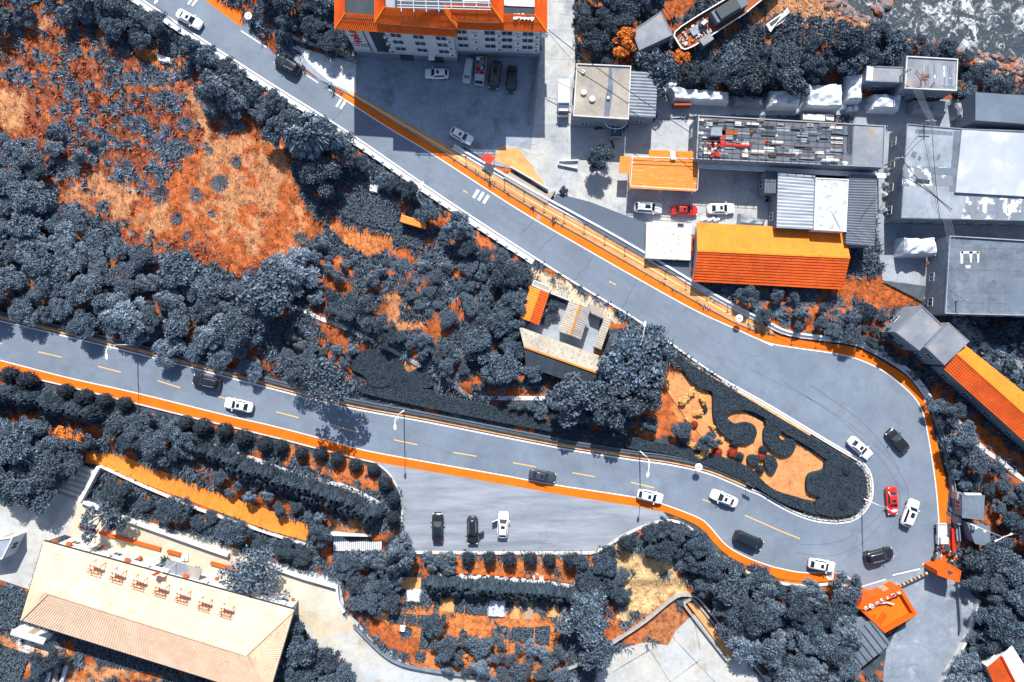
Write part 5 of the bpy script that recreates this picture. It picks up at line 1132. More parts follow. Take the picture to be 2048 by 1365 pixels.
lamp(1262, 690, 1287, 650, 'white street lamp on upper road beside the cottages', 9)
lamp(846, 412, 843, 370, 'white street lamp on the guard wall near three white road bars', 8.6)
lamp(362, 58, 312, 4, 'white street lamp on the guard wall near the white sedan', 8.6)
lamp(1723, 996, 1788, 1022, 'white street lamp on the hairpin island reaching over the red car')
b = W(1921, 1041); t = thing('street_lamp', 'tall white double headed lamp beside the panel sheds', 'street lamp', (b.x, b.y, -.05)); Ht = 10.2
mb = MB(); mb.tube([(0, 0, 0), (0, 0, Ht)], [.13, .07], 8); mb.build('pole', M['white_metal'], t, local=True, smooth=True)
for s_ in (-1, 1):
    mb = MB(); mb.tube([(0, 0, Ht - .2), (s_ * .5, s_ * .25, Ht), (s_ * 1.0, s_ * .45, Ht)], .05, 6); mb.build('arm', M['white_metal'], t, local=True)
    mb = MB(); mb.box((s_ * 1.15, s_ * .5, Ht), (.5, .22, .1), .42); mb.build('lamp_head', M['white_metal'], t, local=True)
for z in (3.5, 5.5): mb = MB(); mb.box((.3, -.3, z), (.5, .3, .25), .4); mb.build('camera_box', M['white_metal'], t, local=True)
# ------------------------------------------------------------------ round signs
def round_sign(px, py, label, h=0.0, gm='dark_metal'):
    p = W(px, py, h); t = thing('round_sign', label, 'sign', (p.x, p.y, .14 if h else 0.006))
    r_ = .62; base = h if h else .006
    if h: mb = MB(); mb.bar((0, .1, 0), (0, .1, h), .08); mb.build('post', M['steel'], t, local=True)
    mb = MB(); mb.disc((0, 0, base), r_, .03 if h else .004, 24); mb.build('plate', M['white_metal'] if h else M['paint'], t, local=True)
    mb = MB(); zt = base + (.032 if h else .0055)
    for (x, y, w_, l_) in ((-.22, 0, .07, .7), (-.05, .2, .3, .07), (-.05, -.05, .3, .07), (.25, .05, .07, .7), (.12, .2, .3, .07), (.1, -.12, .34, .07), (.05, 0, .07, .5)): mb.box((x, y, zt), (w_, l_, .004))
    mb.build('symbol', M[gm], t, local=True)
round_sign(1478, 637, 'white round sign on the upper sidewalk edge by the parapet', 1.6)
round_sign(1397, 934, 'grey white round sign above the lower road kerb', 1.9)
round_sign(1660, 1153, 'white circle with dark symbol painted on orange lane end')
round_sign(497, 33, 'white round sign beside the planted sidewalk near stone edging', 1.6)
mb = MB(); p = W(1077, 435); mb.disc((p.x, p.y, .008), .36, .004, 18); tag(mb.build('manhole_cover', M['roof_pale']), 'round grey manhole cover in the orange lane', 'manhole')
# overhead sign at the island (its shadow falls on road)
p = W(1491, 965); t = thing('direction_sign', 'small grey direction sign on a post at the retaining wall end', 'sign', (p.x, p.y, 0)); mb = MB(); mb.bar((0, 0, 0), (0, 0, 2.8), .08); mb.build('post', M['steel'], t, local=True); mb = MB(); mb.box((0, 0, 2.5), (1.4, .06, .6), -.5); mb.build('panel', M['roof_slate'], t, local=True)
# ------------------------------------------------------------------ barrier
a = W(1791, 1176, 1.0); b = W(1866, 1141, 1.0); t = thing('barrier_arm', 'black and yellow striped barrier arm across the side road', 'barrier', (a.x, a.y, 0))
for k in range(20):
    q = a.lerp(b, k / 20); r_ = a.lerp(b, (k + 1) / 20); mb = MB(); mb.bar(q, r_, .32, .3); mb.build('stripe', M['dark_metal'] if k % 2 else M['bed'] if k % 4 else M['court'], t)
for q in (a, b): mb = MB(); mb.box((q.x, q.y, .5), (.35, .35, 1.0)); mb.build('post', M['steel'], t)
# red planter strip near the pickup
t = thing('planter', 'narrow red planter strip behind the white pickup', 'planter', W(1903, 1070))
mb = MB(); mb.prism(pl([(1900, 1056), (1905, 1056), (1907, 1104), (1902, 1104)]), -.2, .45); mb.build('planter_box', M['red'], t)
# ------------------------------------------------------------------ flag, palms
p = W(369, 1078); t = thing('flagpole', 'thin flagpole with red flag in the hall courtyard', 'flagpole', (W(370, 1129).x, W(370, 1129).y + 1.2, 0))
b = Vector(t.location); mb = MB(); mb.tube([(0, 0, 0), (0, 0, 8.5)], [.06, .035], 8); mb.build('pole', M['white_metal'], t, local=True)
mb = MB(); vs = []; nx_, ny_ = 8, 5
for j in range(ny_):
    for i in range(nx_): vs.append((-.05 - i * .22, -.02 + .16 * math.sin(i * 1.1 + j * .5) - i * .06, 8.3 - j * .28 - i * .05))
mb.add(vs, [(j * nx_ + i, j * nx_ + i + 1, (j + 1) * nx_ + i + 1, (j + 1) * nx_ + i) for j in range(ny_ - 1) for i in range(nx_ - 1)]); mb.build('flag', M['red'], t, local=True)
mb = MB(); mb.box((0, 0, .1), (1.2, 1.2, .3)); mb.build('plinth', M['kerb'], t, local=True)
def agave(px, py, label, r0=1.3):
    p = W(px, py); t = thing('potted_agave', label, 'plant', (p.x, p.y, 0)); mb = MB(); mb.tube([(0, 0, 0), (0, 0, .6)], [.4, .5], 12); mb.build('pot', M['rust'], t, local=True)
    mb = MB(); r_ = random.Random(px)
    for k in range(34):
        a_ = k * 2.4; el = .15 + .9 * (k % 6) / 6; L_ = r0 * r_.uniform(.75, 1.05); d = Vector((math.cos(a_) * math.cos(el), math.sin(a_) * math.cos(el), math.sin(el))); s_ = Vector((-math.sin(a_), math.cos(a_), 0)) * .13; o_ = Vector((0, 0, .65))
        mb.add([o_ - s_ * .5, o_ + s_ * .5, o_ + d * L_ * .5 + s_, o_ + d * L_ - Vector((0, 0, .12)), o_ + d * L_ * .5 - s_], [(0, 1, 2, 3, 4)])
    mb.build('leaves', M['leaf'], t, local=True)
agave(335, 1120, 'spiky agave in a pot left of the hall entrance canopy'); agave(397, 1139, 'spiky agave in a pot right of the flagpole base', 1.05)
# ------------------------------------------------------------------ walls, paths and terraces in the lower gardens
wallrun('wall', 'white garden wall along the hall courtyard upper side', [(168, 1000), (235, 1029), (300, 1052), (430, 1098), (460, 1108)], 6, 1.0, M['wall_white'])
wallrun('wall', 'white garden wall bending round the plaza corner', [(542, 1130), (610, 1153), (676, 1172), (678, 1200), (690, 1222)], 6, .9, M['wall_white'])
wallrun('wall', 'thick white wall beside the long stair of the plaza', [(205, 932), (190, 960), (168, 1000)], 7, 1.3, M['wall_white'])
wallrun('wall', 'pale edging wall along the orange brick path', [(208, 934), (290, 972), (400, 1018), (540, 1066), (612, 1088)], 3, .7, M['kerb'])
wallrun('wall', 'white low wall in front of the plaza trees', [(55, 982), (98, 998), (104, 984), (118, 990)], 3, .8, M['wall_white'])
bp = sheet('brick_path', BRICKP, .02, M['brickpath'])
for k in range(24):
    x = 170 + k * 18.5; mb = MB(); mb.bar(W(x, 900 + (x - 170) * .345, .024), W(x - 8, 928 + (x - 170) * .345, .024), .05, .012); mb.build('paving_joint', M['earth'], bp)
for pts, l in (([(375, 872), (440, 895), (520, 920), (600, 950), (690, 970), (755, 1000), (768, 1015)], 'white winding garden path among clipped bushes'), ([(560, 605), (610, 622), (650, 640), (700, 660), (760, 690), (820, 720), (860, 745)], 'pale concrete channel running through the hillside'), ([(895, 755), (920, 780), (945, 795), (1000, 796), (1090, 796)], 'pale channel edge above the dark hedge'), ([(880, 1152), (960, 1155), (1060, 1163), (1130, 1172), (1180, 1178)], 'white gravel strip behind the orange seats'), ([(1850, 800), (1900, 835), (1960, 895), (2000, 925), (2060, 975)], 'pale channel edge beside the long orange house')):
    q = smooth(pts, 5); mb = MB(); n = len(q)
    L1 = offset(q, 4.2); L2 = offset(q, -4.2)
    vs = []; 
    for (a, b_) in zip(L1, L2): vs += [(W(*a).x, W(*a).y, hz(*a) + .14), (W(*b_).x, W(*b_).y, hz(*b_) + .14)]
    vs += [(x, y, z - .4) for x, y, z in vs]; N2 = 2 * n
    fs = [(2 * i, 2 * i + 2, 2 * i + 3, 2 * i + 1) for i in range(n - 1)] + [(2 * i, N2 + 2 * i, N2 + 2 * i + 2, 2 * i + 2) for i in range(n - 1)] + [(2 * i + 1, 2 * i + 3, N2 + 2 * i + 3, N2 + 2 * i + 1) for i in range(n - 1)]
    mb.add(vs, fs); o = mb.build('path', M['slip']); tag(o, kind='structure')
for pts, l, w_ in (([(708, 1248), (760, 1300), (800, 1325), (850, 1337), (920, 1347), (1000, 1354)], 'dark fence wall curving beside the white plaza road', 3), ([(1110, 1345), (1170, 1320), (1230, 1280), (1290, 1240), (1350, 1192), (1385, 1190)], 'stone edging round the ochre bank', 4), ([(1385, 1190), (1400, 1200), (1440, 1250), (1490, 1310), (1540, 1370)], 'pale stone wall down the slope beside foundation slab', 4), ([(550, 606), (535, 660), (520, 700)], 'thin pale wall running down the wooded slope', 4)):
    wallrun('wall', l, smooth(pts, 4), w_, .8, M['wall_grey'] if 'dark' in l else M['stone'])
t = thing('trough', 'long stone trough planter lying along the foundation slab', 'planter', W(1420, 1255))
for pts in ([(1370, 1203), (1382, 1196), (1392, 1204)], [(1392, 1204), (1470, 1302), (1466, 1315), (1452, 1318)], [(1452, 1318), (1372, 1215), (1370, 1203)]): mb = MB(); line(mb, smooth(pts, 4), 4, -.1, .7); mb.build('side', M['stone'], t)
mb = MB(); mb.prism(pl([(1374, 1206), (1388, 1204), (1464, 1303), (1454, 1312)]), -.1, .4); mb.build('soil', M['earth'], t)
fs_ = bpy.data.objects['foundation_slab']
for a, b_ in (((1225, 1345), (1300, 1300)), ((1300, 1300), (1340, 1365)), ((1345, 1275), (1430, 1365)), ((1388, 1240), (1400, 1300)), ((1400, 1320), (1340, 1365))): mb = MB(); mb.bar(W(*a, .022), W(*b_, .022), .22, .006); mb.build('earth_joint', M['roof_tan'], fs_)
# stairs
t = thing('stairs', 'broad pale stairs descending to the white plaza', 'stairs', W(150, 965))
for k in range(12):
    a = (128 - k * .6, 916 + k * 7); mb = MB(); x0 = 150 - k * 3.2; y0 = 925 + k * 5.0; mb.prism(pl([(x0, y0), (x0 + 48, y0 + 16), (x0 + 46, y0 + 21.2), (x0 - 2, y0 + 5.2)]), -.2, .95 - k * .075); mb.build('step', M['stone'] if k % 2 else M['kerb'], t)
t = thing('plank_deck', 'white slatted deck stair between hedge bank and parking bay', 'deck', W(715, 1085))
for k in range(24):
    x0 = 668 + k * 4.1; mb = MB(); mb.prism(pl([(x0, 1069 + k * .1), (x0 + 3.1, 1069 + k * .1), (x0 + 2.1, 1102 - k * .1), (x0 - 1, 1102 - k * .1)]), -.1, .12 + .03 * k); mb.build('plank', M['wall_white'], t)
wallrun('wall', 'cream cap wall above the slatted deck stair', [(664, 1065), (745, 1067)], 4, 1.5, M['kerb'])
# seats: row of orange cubes
for k in range(12):
    p = W(896 + k * 17.8, 1141 + k * 1.15); t = thing('orange_stool', 'small orange stool in the row behind the dark conifer hedge', 'stool', (p.x, p.y, -.1), rnd.uniform(-.3, .3), 'row of small orange stools')
    mb = MB(); mb.box((0, 0, .5), (.75, .5, .1)); mb.build('seat', M['orange_wall'], t, local=True)
    for sx in (-.22, .22):
        for sy in (-.15, .15): mb = MB(); mb.box((sx, sy, .22), (.06, .06, .46)); mb.build('leg', M['orange_wall'], t, local=True)
# garden plots
plots = [([(795, 1155), (842, 1155), (842, 1180), (795, 1178)], 'earth', 'bare orange garden plot beside the dark bushes'), ([(880, 1195), (912, 1195), (910, 1225), (880, 1223)], 'earth', 'orange plot beside the first white cover sheet'),
         ([(910, 1197), (928, 1197), (928, 1225), (908, 1223)], 'crop', 'narrow leafy crop plot below the conifer hedge'), ([(930, 1195), (976, 1197), (974, 1228), (930, 1227)], 'crop', 'broad leafy crop plot beside the white cover sheet'),
         ([(780, 1227), (810, 1228), (806, 1247), (778, 1245)], 'crop', 'leafy crop bed at the top of the terrace'), ([(812, 1228), (832, 1230), (832, 1250), (810, 1247)], 'crop', 'small square leafy crop bed'), ([(834, 1230), (862, 1232), (862, 1250), (834, 1252)], 'crop', 'leafy crop bed beside the orange soil bed'),
         ([(745, 1222), (778, 1228), (774, 1246), (744, 1236)], 'earth', 'bare orange terrace bed'), ([(1022, 1190), (1040, 1192), (1038, 1240), (1020, 1238)], 'earth', 'orange soil bed right of the white cover sheet'), ([(1046, 1195), (1066, 1195), (1066, 1240), (1046, 1240)], 'wood', 'planked orange bed with drilled holes'), ([(1068, 1205), (1090, 1206), (1090, 1226), (1066, 1226)], 'tarp_dark', 'dark covered bed beside the planked orange bed'), ([(1093, 1205), (1118, 1206), (1118, 1236), (1093, 1234)], 'earth', 'orange bed at the hedge end'),
         ([(1025, 1255), (1068, 1256), (1066, 1284), (1018, 1282)], 'crop', 'dense dark crop bed'), ([(1070, 1255), (1100, 1252), (1098, 1290), (1070, 1284)], 'crop', 'tall dark crop bed beside the trees'), ([(843, 1255), (862, 1255), (858, 1300), (838, 1296)], 'crop', 'narrow vertical leafy bed'), ([(832, 1302), (852, 1306), (848, 1325), (830, 1320)], 'crop', 'small leafy bed at the fence wall'), ([(820, 1275), (838, 1276), (836, 1292), (822, 1292)], 'rust', 'brown covered bed between narrow leafy beds'),
         ([(678, 386), (760, 400), (790, 430), (785, 462), (720, 448), (676, 425)], 'crop', 'large leafy crop plot above the bare orange plot'), ([(792, 448), (850, 468), (848, 500), (785, 488)], 'crop', 'leafy crop plot below the orange hut'), ([(318, 82), (340, 84), (336, 108), (316, 100)], 'crop', 'leafy crop patch near the white stones'), ([(340, 85), (358, 92), (352, 114), (338, 110)], 'crop', 'second leafy crop patch near white stones'),
         ([(0, 1290), (60, 1310), (40, 1365), (0, 1365)], 'crop', 'dense leafy plot in front of the hall'), ([(0, 1170), (60, 1190), (30, 1260), (0, 1255)], 'crop', 'leafy plot left of the hall'), ([(130, 1262), (300, 1310), (330, 1350), (200, 1330)], 'crop', 'leafy strip in the shade behind the hall')]
rr_ = random.Random(9)
for px_, kind_, l in plots:
    poly = pl(px_); c = cent(poly); zc = hz(*PX(c)); t = thing('garden_plot', l, 'garden plot', (c[0], c[1], zc))
    mb = MB(); mb.prism(poly, zc - .4, zc + .08); mb.build('soil', M['leaf_core' if kind_ == 'crop' else kind_], t)
    if kind_ == 'crop':
        mb = MB(); xs_ = [p[0] for p in poly]; ys_ = [p[1] for p in poly]; A_ = (max(xs_) - min(xs_)) * (max(ys_) - min(ys_)); n = int(min(5200, A_ * 60))
        for k in range(n):
            x, y = rr_.uniform(min(xs_), max(xs_)), rr_.uniform(min(ys_), max(ys_))
            if not inpoly(np.array([x]), np.array([y]), poly)[0]: continue
            a_ = rr_.random() * 6.3; s_ = rr_.uniform(.1, .2); z = zc + .15 + rr_.random() * .3; dx, dy = math.cos(a_) * s_, math.sin(a_) * s_; tl = rr_.uniform(-.12, .12)
            mb.add([(x - dx, y - dy, z), (x + dy * .6, y - dx * .6, z + tl), (x + dx, y + dy, z + .04), (x - dy * .6, y + dx * .6, z - tl)], [(0, 1, 2, 3)])
        tag(mb.build('crop_leaves', M['crop'], t), kind='stuff')
for px_, l in (([(812, 1178), (844, 1180), (842, 1205), (812, 1203)], 'white cover sheet over a small plot beside dark bushes'), ([(977, 1196), (1014, 1198), (1012, 1236), (974, 1234)], 'large white cover sheet below the conifer hedge'), ([(740, 368), (760, 372), (756, 388), (738, 384)], 'white sheet lying on the bank above the crop plot'), ([(312, 108), (346, 118), (344, 130), (318, 124)], 'white plastic heap beside the leafy crop patches'), ([(800, 1250), (812, 1252), (810, 1264), (800, 1262)], 'small white sheet beside the terrace beds')):
    poly = pl(px_); c = cent(poly); zc = hz(*PX(c)); t = thing('cover_sheet', l, 'sheet', (c[0], c[1], zc)); mb = MB(); N_ = 10; q = [Vector(p) for p in poly]; vs = []
    for j in range(N_ + 1):
        for i in range(N_ + 1): v = q[0].lerp(q[1], i / N_).lerp(q[3].lerp(q[2], i / N_), j / N_); vs.append((v.x + rnd.uniform(-.05, .05), v.y + rnd.uniform(-.05, .05), zc + .5 + rnd.random() * .05 - (.45 if i in (0, N_) or j in (0, N_) else 0)))
    mb.add(vs, [(j * (N_ + 1) + i, j * (N_ + 1) + i + 1, (j + 1) * (N_ + 1) + i + 1, (j + 1) * (N_ + 1) + i) for j in range(N_) for i in range(N_)]); mb.build('sheet', M['tarp_white'], t)
for k in range(4):  # white strip tunnels by the hall
    t = thing('plant_tunnel', 'white plastic plant tunnel strip behind the hall', 'tunnel', W(84 + k * 14, 1340 + k * 5), group='white plant tunnels behind the hall')
    mb = MB(); a = W(92 + k * 14, 1318 + k * 4); b_ = W(76 + k * 14, 1372 + k * 4)
    mb.tube([(a.x, a.y, 0), (b_.x, b_.y, 0)], .38, 10); mb.build('film', M['tarp_white' if k % 2 else 'tarp_grey'], t, smooth=True)
# ------------------------------------------------------------------ tarpaulin heaps
def heap(px, h, m, label, name='covered_heap', cat='heap', seed=0, base=None, rip=.25):
    poly = pl(px, h * .6); c = Vector(cent(poly)); zb = -.1 if base is None else base; t = thing(name, label, cat, (c.x, c.y, zb))
    key = [max(poly, key=lambda p: -p[0] + p[1]), max(poly, key=lambda p: p[0] + p[1]), max(poly, key=lambda p: p[0] - p[1]), max(poly, key=lambda p: -p[0] - p[1])]
    q = [Vector(p) for p in key]; L_ = max((q[1] - q[0]).length, (q[3] - q[0]).length); nu = max(10, min(44, int((q[1] - q[0]).length / .22))); nv = max(10, min(30, int((q[3] - q[0]).length / .22))); sd = seed + int(px[0][0])
    U_, V_ = np.meshgrid(np.linspace(0, 1, nu + 1), np.linspace(0, 1, nv + 1)); du = np.minimum(U_, 1 - U_) * (q[1] - q[0]).length; dv = np.minimum(V_, 1 - V_) * (q[3] - q[0]).length
    ed = np.clip(np.minimum(du, dv) / (.28 * min(h, 1.6)), 0, 1); ed = 1 - (1 - ed) ** 2.2
    X = U_ * (q[1] - q[0]).length; Y = V_ * (q[3] - q[0]).length
    lump = .72 + .34 * vnoise(X * 10, Y * 10, 17, sd % 97) + .12 * vnoise(X * 10, Y * 10, 6, sd % 89); fold = .06 * np.sin(X * 3.1 + 2.2 * vnoise(X * 10, Y * 10, 9, sd % 83)) + .05 * np.sin((X * .6 + Y) * 4.3 + 3 * vnoise(X * 10, Y * 10, 12, sd % 79))
    Z = zb + np.maximum(h * ed * lump + fold * h * .5 * (ed > 0), 0); jx = (vnoise(X * 10, Y * 10, 7, sd % 71) - .5) * .35
    vs = []
    for r0 in range(nv + 1):
        for c0 in range(nu + 1):
            u, v = U_[r0, c0], V_[r0, c0]; p = q[0].lerp(q[1], u).lerp(q[3].lerp(q[2], u), v); k_ = 1 + jx[r0, c0] * .18; vs.append((c.x + (p.x - c.x) * k_, c.y + (p.y - c.y) * k_, Z[r0, c0]))
    w1 = nu + 1; mb = MB(); mb.add(vs, [(r0 * w1 + c0, (r0 + 1) * w1 + c0, (r0 + 1) * w1 + c0 + 1, r0 * w1 + c0 + 1) for r0 in range(nv) for c0 in range(nu)]); mb.build('tarpaulin', m, t); return t
heap([(1334, 172), (1362, 170), (1385, 176), (1420, 180), (1460, 184), (1458, 208), (1400, 206), (1345, 202)], 2.2, M['tarp_white'], 'long white tarpaulin heap beside the corrugated shed')
heap([(1468, 192), (1528, 196), (1526, 216), (1466, 212)], 1.8, M['tarp_grey'], 'crumpled grey tarpaulin heap under the trees'); heap([(1540, 180), (1600, 183), (1600, 218), (1536, 216)], 2.4, M['tarp_white'], 'grey white tarpaulin heap between two taller heaps')
heap([(1608, 168), (1683, 168), (1682, 220), (1606, 218)], 2.8, M['tarp_white'], 'largest white tarpaulin heap beside the alley'); heap([(1690, 152), (1724, 150), (1724, 206), (1690, 206)], 3.0, M['tarp_white'], 'tall narrow white tarpaulin heap left of red drum'); heap([(1742, 188), (1802, 188), (1800, 224), (1740, 222)], 2.4, M['tarp_white'], 'white tarpaulin heap below the small grey hut')
heap([(1820, 200), (1905, 200), (1890, 232), (1822, 228)], 2.2, M['tarp_grey'], 'ribbed grey tarpaulin heap below the silver streaked roof'); heap([(1905, 206), (1945, 196), (1946, 230), (1910, 240)], 2.2, M['tarp_grey'], 'rounded grey tarpaulin heap beside the slate building')
heap([(1802, 474), (1866, 473), (1868, 514), (1800, 514)], 3.2, M['tarp_white'], 'square white tarpaulin stack beside the dark warehouse'); heap([(1785, 543), (1860, 572), (1852, 604), (1800, 592), (1765, 560)], 1.6, M['tarp_dark'], 'curved dark tarpaulin mound above the grassy slope', base=.25)
heap([(1478, 424), (1510, 420), (1534, 442), (1524, 452), (1476, 450)], 1.6, M['tarp_grey'], 'dark grey covered heap beside the white sedan')
for i, (x, y) in enumerate(((1688, 214), (1700, 218), (1712, 216), (1740, 214))): heap([(x - 6, y - 6), (x + 6, y - 6), (x + 6, y + 6), (x - 6, y + 6)], 1.0, M['tarp_white'], 'small white sack at the foot of tarpaulin heaps', 'sack', 'sack', i)['group'] = 'white sacks in the alley'
for i, (x, y) in enumerate(((1866, 503), (1870, 512), (1864, 520), (1860, 526))): heap([(x - 4, y - 4), (x + 4, y - 4), (x + 4, y + 5), (x - 4, y + 5)], .9, M['tile_orange'], 'orange sack beside the square white tarpaulin stack', 'sack', 'sack', i + 7)['group'] = 'orange sacks by the white stack'
for i in range(12):
    x, y = 1322 + rnd.random() * 30, 158 + rnd.random() * 26; heap([(x - 5, y - 4), (x + 5, y - 5), (x + 5, y + 5), (x - 5, y + 4)], .8, M['tarp_white' if i % 3 else 'tarp_dark'], 'bundled sack of scrap at the end of the long white heap', 'sack', 'sack', i + 20)['group'] = 'scrap sacks by the corrugated shed'
for i in range(9):
    x, y = 1772 + rnd.random() * 12, 340 + i * 10; heap([(x - 6, y - 5), (x + 6, y - 5), (x + 6, y + 5), (x - 6, y + 5)], 1.0, M['tarp_white' if i % 3 else 'steel'], 'bundle of scrap stacked along the alley wall', 'sack', 'sack', i + 40)['group'] = 'scrap bundles along the alley wall'
for x, y, l in ((1733, 175, 'red drum beside the small grey hut'), (1796, 297, 'red drum in the alley beside the warehouse'), (1793, 318, 'second red drum in the alley below the first'), (1998, 253, 'red vent drum at the slate building corner'), (2030, 1085, 'red drum among far shrubs')):
    p = W(x, y, 1); mb = MB(); mb.disc((p.x, p.y, -.1), .45, 1.1, 16, M['red']); mb.disc((p.x, p.y, 1.0), .38, .03, 16, M['rust']); tag(mb.build('drum'), l, 'drum')
p = W(1364, 196, .8); t = thing('metal_rack', 'dark red metal rack leaning on the long white heap', 'rack', (p.x, p.y, 0)); mb = MB(); mb.box((0, -1.3, .7), (2.9, .3, 1.4)); mb.build('panel', M['rust'], t, local=True); mb = MB(); mb.box((0, -1.47, .7), (2.9, .05, .1)); mb.build('rail', M['red'], t, local=True)
for k in range(8):
    p = W(1403 + k * 4.6 + (k % 2), 440 - (k % 3) * 1.5, .4); mb = MB(); mb.box((p.x, p.y, .25), (.42, .36, .5), rnd.uniform(-.2, .2)); tag(mb.build('foam_block', M['white_metal']), 'white block in the stack beside the white sedan', 'block', 'white blocks in the yard')
for k, (x, y) in enumerate(((1533, 393), (1543, 393), (1533, 402), (1544, 402))):
    p = W(x, y, .6); t = thing('crate', 'grey crate in the stack below the lean-to roof', 'crate', (p.x, p.y, 0), rnd.uniform(-.1, .1), 'grey crates below the lean-to')
    for s_ in ((0, .35, .75, .05), (0, -.35, .75, .05), (.35, 0, .05, .7), (-.35, 0, .05, .7)): mb = MB(); mb.box((s_[0], s_[1], .5), (s_[2], s_[3], 1.0)); mb.build('side', M['steel'], t, local=True)
    mb = MB(); mb.box((0, 0, .3), (.7, .7, .6)); mb.build('base', M['dark_metal'], t, local=True)
for x0, l in ((1606, 'long white box against the unfinished house'), (1652, 'square white box against the unfinished house')):
    mb = MB(); mb.prism(pl([(x0, 228), (x0 + (44 if x0 == 1606 else 16), 230), (x0 + (44 if x0 == 1606 else 16), 242), (x0, 239)], 1.2), -.05, 1.2); tag(mb.build('storage_box', M['rust_white']), l, 'box')
# wire hoop
p = W(1232, 243, 3.4); pts = [(p.x + 1.85 * math.cos(a_ * math.pi / 16), p.y + 1.25 * math.sin(a_ * math.pi / 16), 3.4) for a_ in range(33)]; mb = MB(); mb.tube(pts, .06, 6); 
for a_ in (0, 8, 16, 24): mb.tube([pts[a_], (pts[a_][0], pts[a_][1], .6)], .04, 5)
tag(mb.build('wire_hoop', M['white_metal']), 'white wire hoop frame over the flatbed truck', 'hoop')
# shore: boat
def boat():
    a = W(1350, 95); d = Vector((W(1560, -35).x - a.x, W(1560, -35).y - a.y, 0)); L_ = 22.0; ang = math.atan2(d.y, d.x)
    t = thing('fishing_boat', 'dark hulled fishing boat beached among the trees', 'boat', (a.x, a.y, -.1), ang)
    st = [(0, 1.9, .0), (.5, 2.7, .02), (2, 3.1, .05), (6, 3.2, .1), (14, 3.0, .2), (20, 2.0, .5), (24, .3, 1.0)]
    rings = []; 
    for x, w_, sh in st: rings.append([(x, 0, .1), (x, w_ * .55, .25), (x, w_ * .9, 1.2), (x, w_, 2.6 + sh)])
    vs = []; fs = []
    for r_ in rings: vs += [(x, -y, z) for x, y, z in r_[::-1]] + r_[1:]
    m_ = 7
    for i in range(len(rings) - 1):
        for j in range(m_ - 1): fs.append((i * m_ + j, i * m_ + j + 1, (i + 1) * m_ + j + 1, (i + 1) * m_ + j))
    fs.append(tuple(range(m_))); mb = MB(); mb.add(vs, fs); mb.build('hull', M['dark'], t, local=True)
    dk = [(x, -w_ * .92, 1.75) for x, w_, s in st] + [(x, w_ * .92, 1.75) for x, w_, s in st[::-1]]; mb = MB(); mb.add(dk, [tuple(range(len(dk)))]); mb.build('deck', M['rust'], t, local=True)
    for s_ in (-1, 1):
        mb = MB()
        for (x0, w0, s0), (x1, w1, s1) in zip(st, st[1:]): mb.bar((x0, s_ * w0, 2.62 + s0), (x1, s_ * w1, 2.62 + s1), .3, .12)
        mb.build('gunwale', M['wall_white'], t, local=True)
    mb = MB(); mb.bar((0, -1.9, 2.62), (0, 1.9, 2.62), .3, .12); mb.build('transom_rail', M['wall_white'], t, local=True)
    mb = MB(); mb.box((11.5, 0, 2.9), (7, 3.4, 2.4)); mb.build('deckhouse', M['roof_slate'], t, local=True); mb = MB(); mb.box((11, 0, 4.3), (4.5, 3.0, .5)); mb.build('wheelhouse_roof', M['dark_metal'], t, local=True)
    mb = MB(); mb.tube([(6.2, .6, 1.8), (6.2, .6, 3.0)], 1.0, 16); mb.build('winch_drum', M['dark_metal'], t, local=True); mb = MB(); mb.box((6.2, .6, 3.1), (1.1, .9, .5), .3); mb.build('winch_box', M['white_metal'], t, local=True)
    mb = MB(); mb.box((4.4, .4, 2.0), (2.0, 2.2, .4)); mb.build('hatch', M['roof_pale'], t, local=True)
    r_ = random.Random(2)
    for k in range(60): mb = MB(); mb.box((r_.uniform(.6, 7.2), r_.uniform(-2.4, 2.2), 1.95), (r_.uniform(.2, .7), r_.uniform(.2, .6), r_.uniform(.2, .5)), r_.random() * 3); mb.build('deck_gear', M[r_.choice(['white_metal', 'rust', 'dark_metal', 'wood', 'roof_pale', 'steel'])], t, local=True)
    for x in (4.6, 5.3, 6.0, 6.7): mb = MB(); mb.bar((x, -2.6, 2.7), (x, -1.4, 2.7), .06); mb.bar((x, -1.4, 1.75), (x, -1.4, 2.7), .06); mb.build('rack_bar', M['white_metal'], t, local=True)
    for s_ in (-1, 1):                  # shoring posts
        for x in (3, 10, 16): mb = MB(); mb.bar((x, s_ * 4.0, .05), (x, s_ * 2.8, 1.4), .2); mb.build('shore_post', M['wood'], t, local=True)
    for ch in t.children: ch.scale = (.85, .62, .8)
    return t
boat()
p = W(1555, 42, .6); t = thing('dinghy', 'small white broken dinghy on the shingle above the trees', 'boat', (p.x, p.y, .2), .6)
mb = MB(); mb.prism([(-2, -.6), (1.2, -.7), (2.2, 0), (1.2, .7), (-2, .6)], 0, .45); mb.build('hull', M['rust_white'], t, local=True); mb = MB(); mb.box((-.3, 0, .5), (2.2, .8, .1)); mb.build('thwart', M['dark_metal'], t, local=True)
for k in range(5): mb = MB(); mb.bar((-2.2, -.9 + .12 * k, .6), (2.4, .8 - .2 * k, .75), .12); mb.build('board', M['wall_white'], t, local=True)
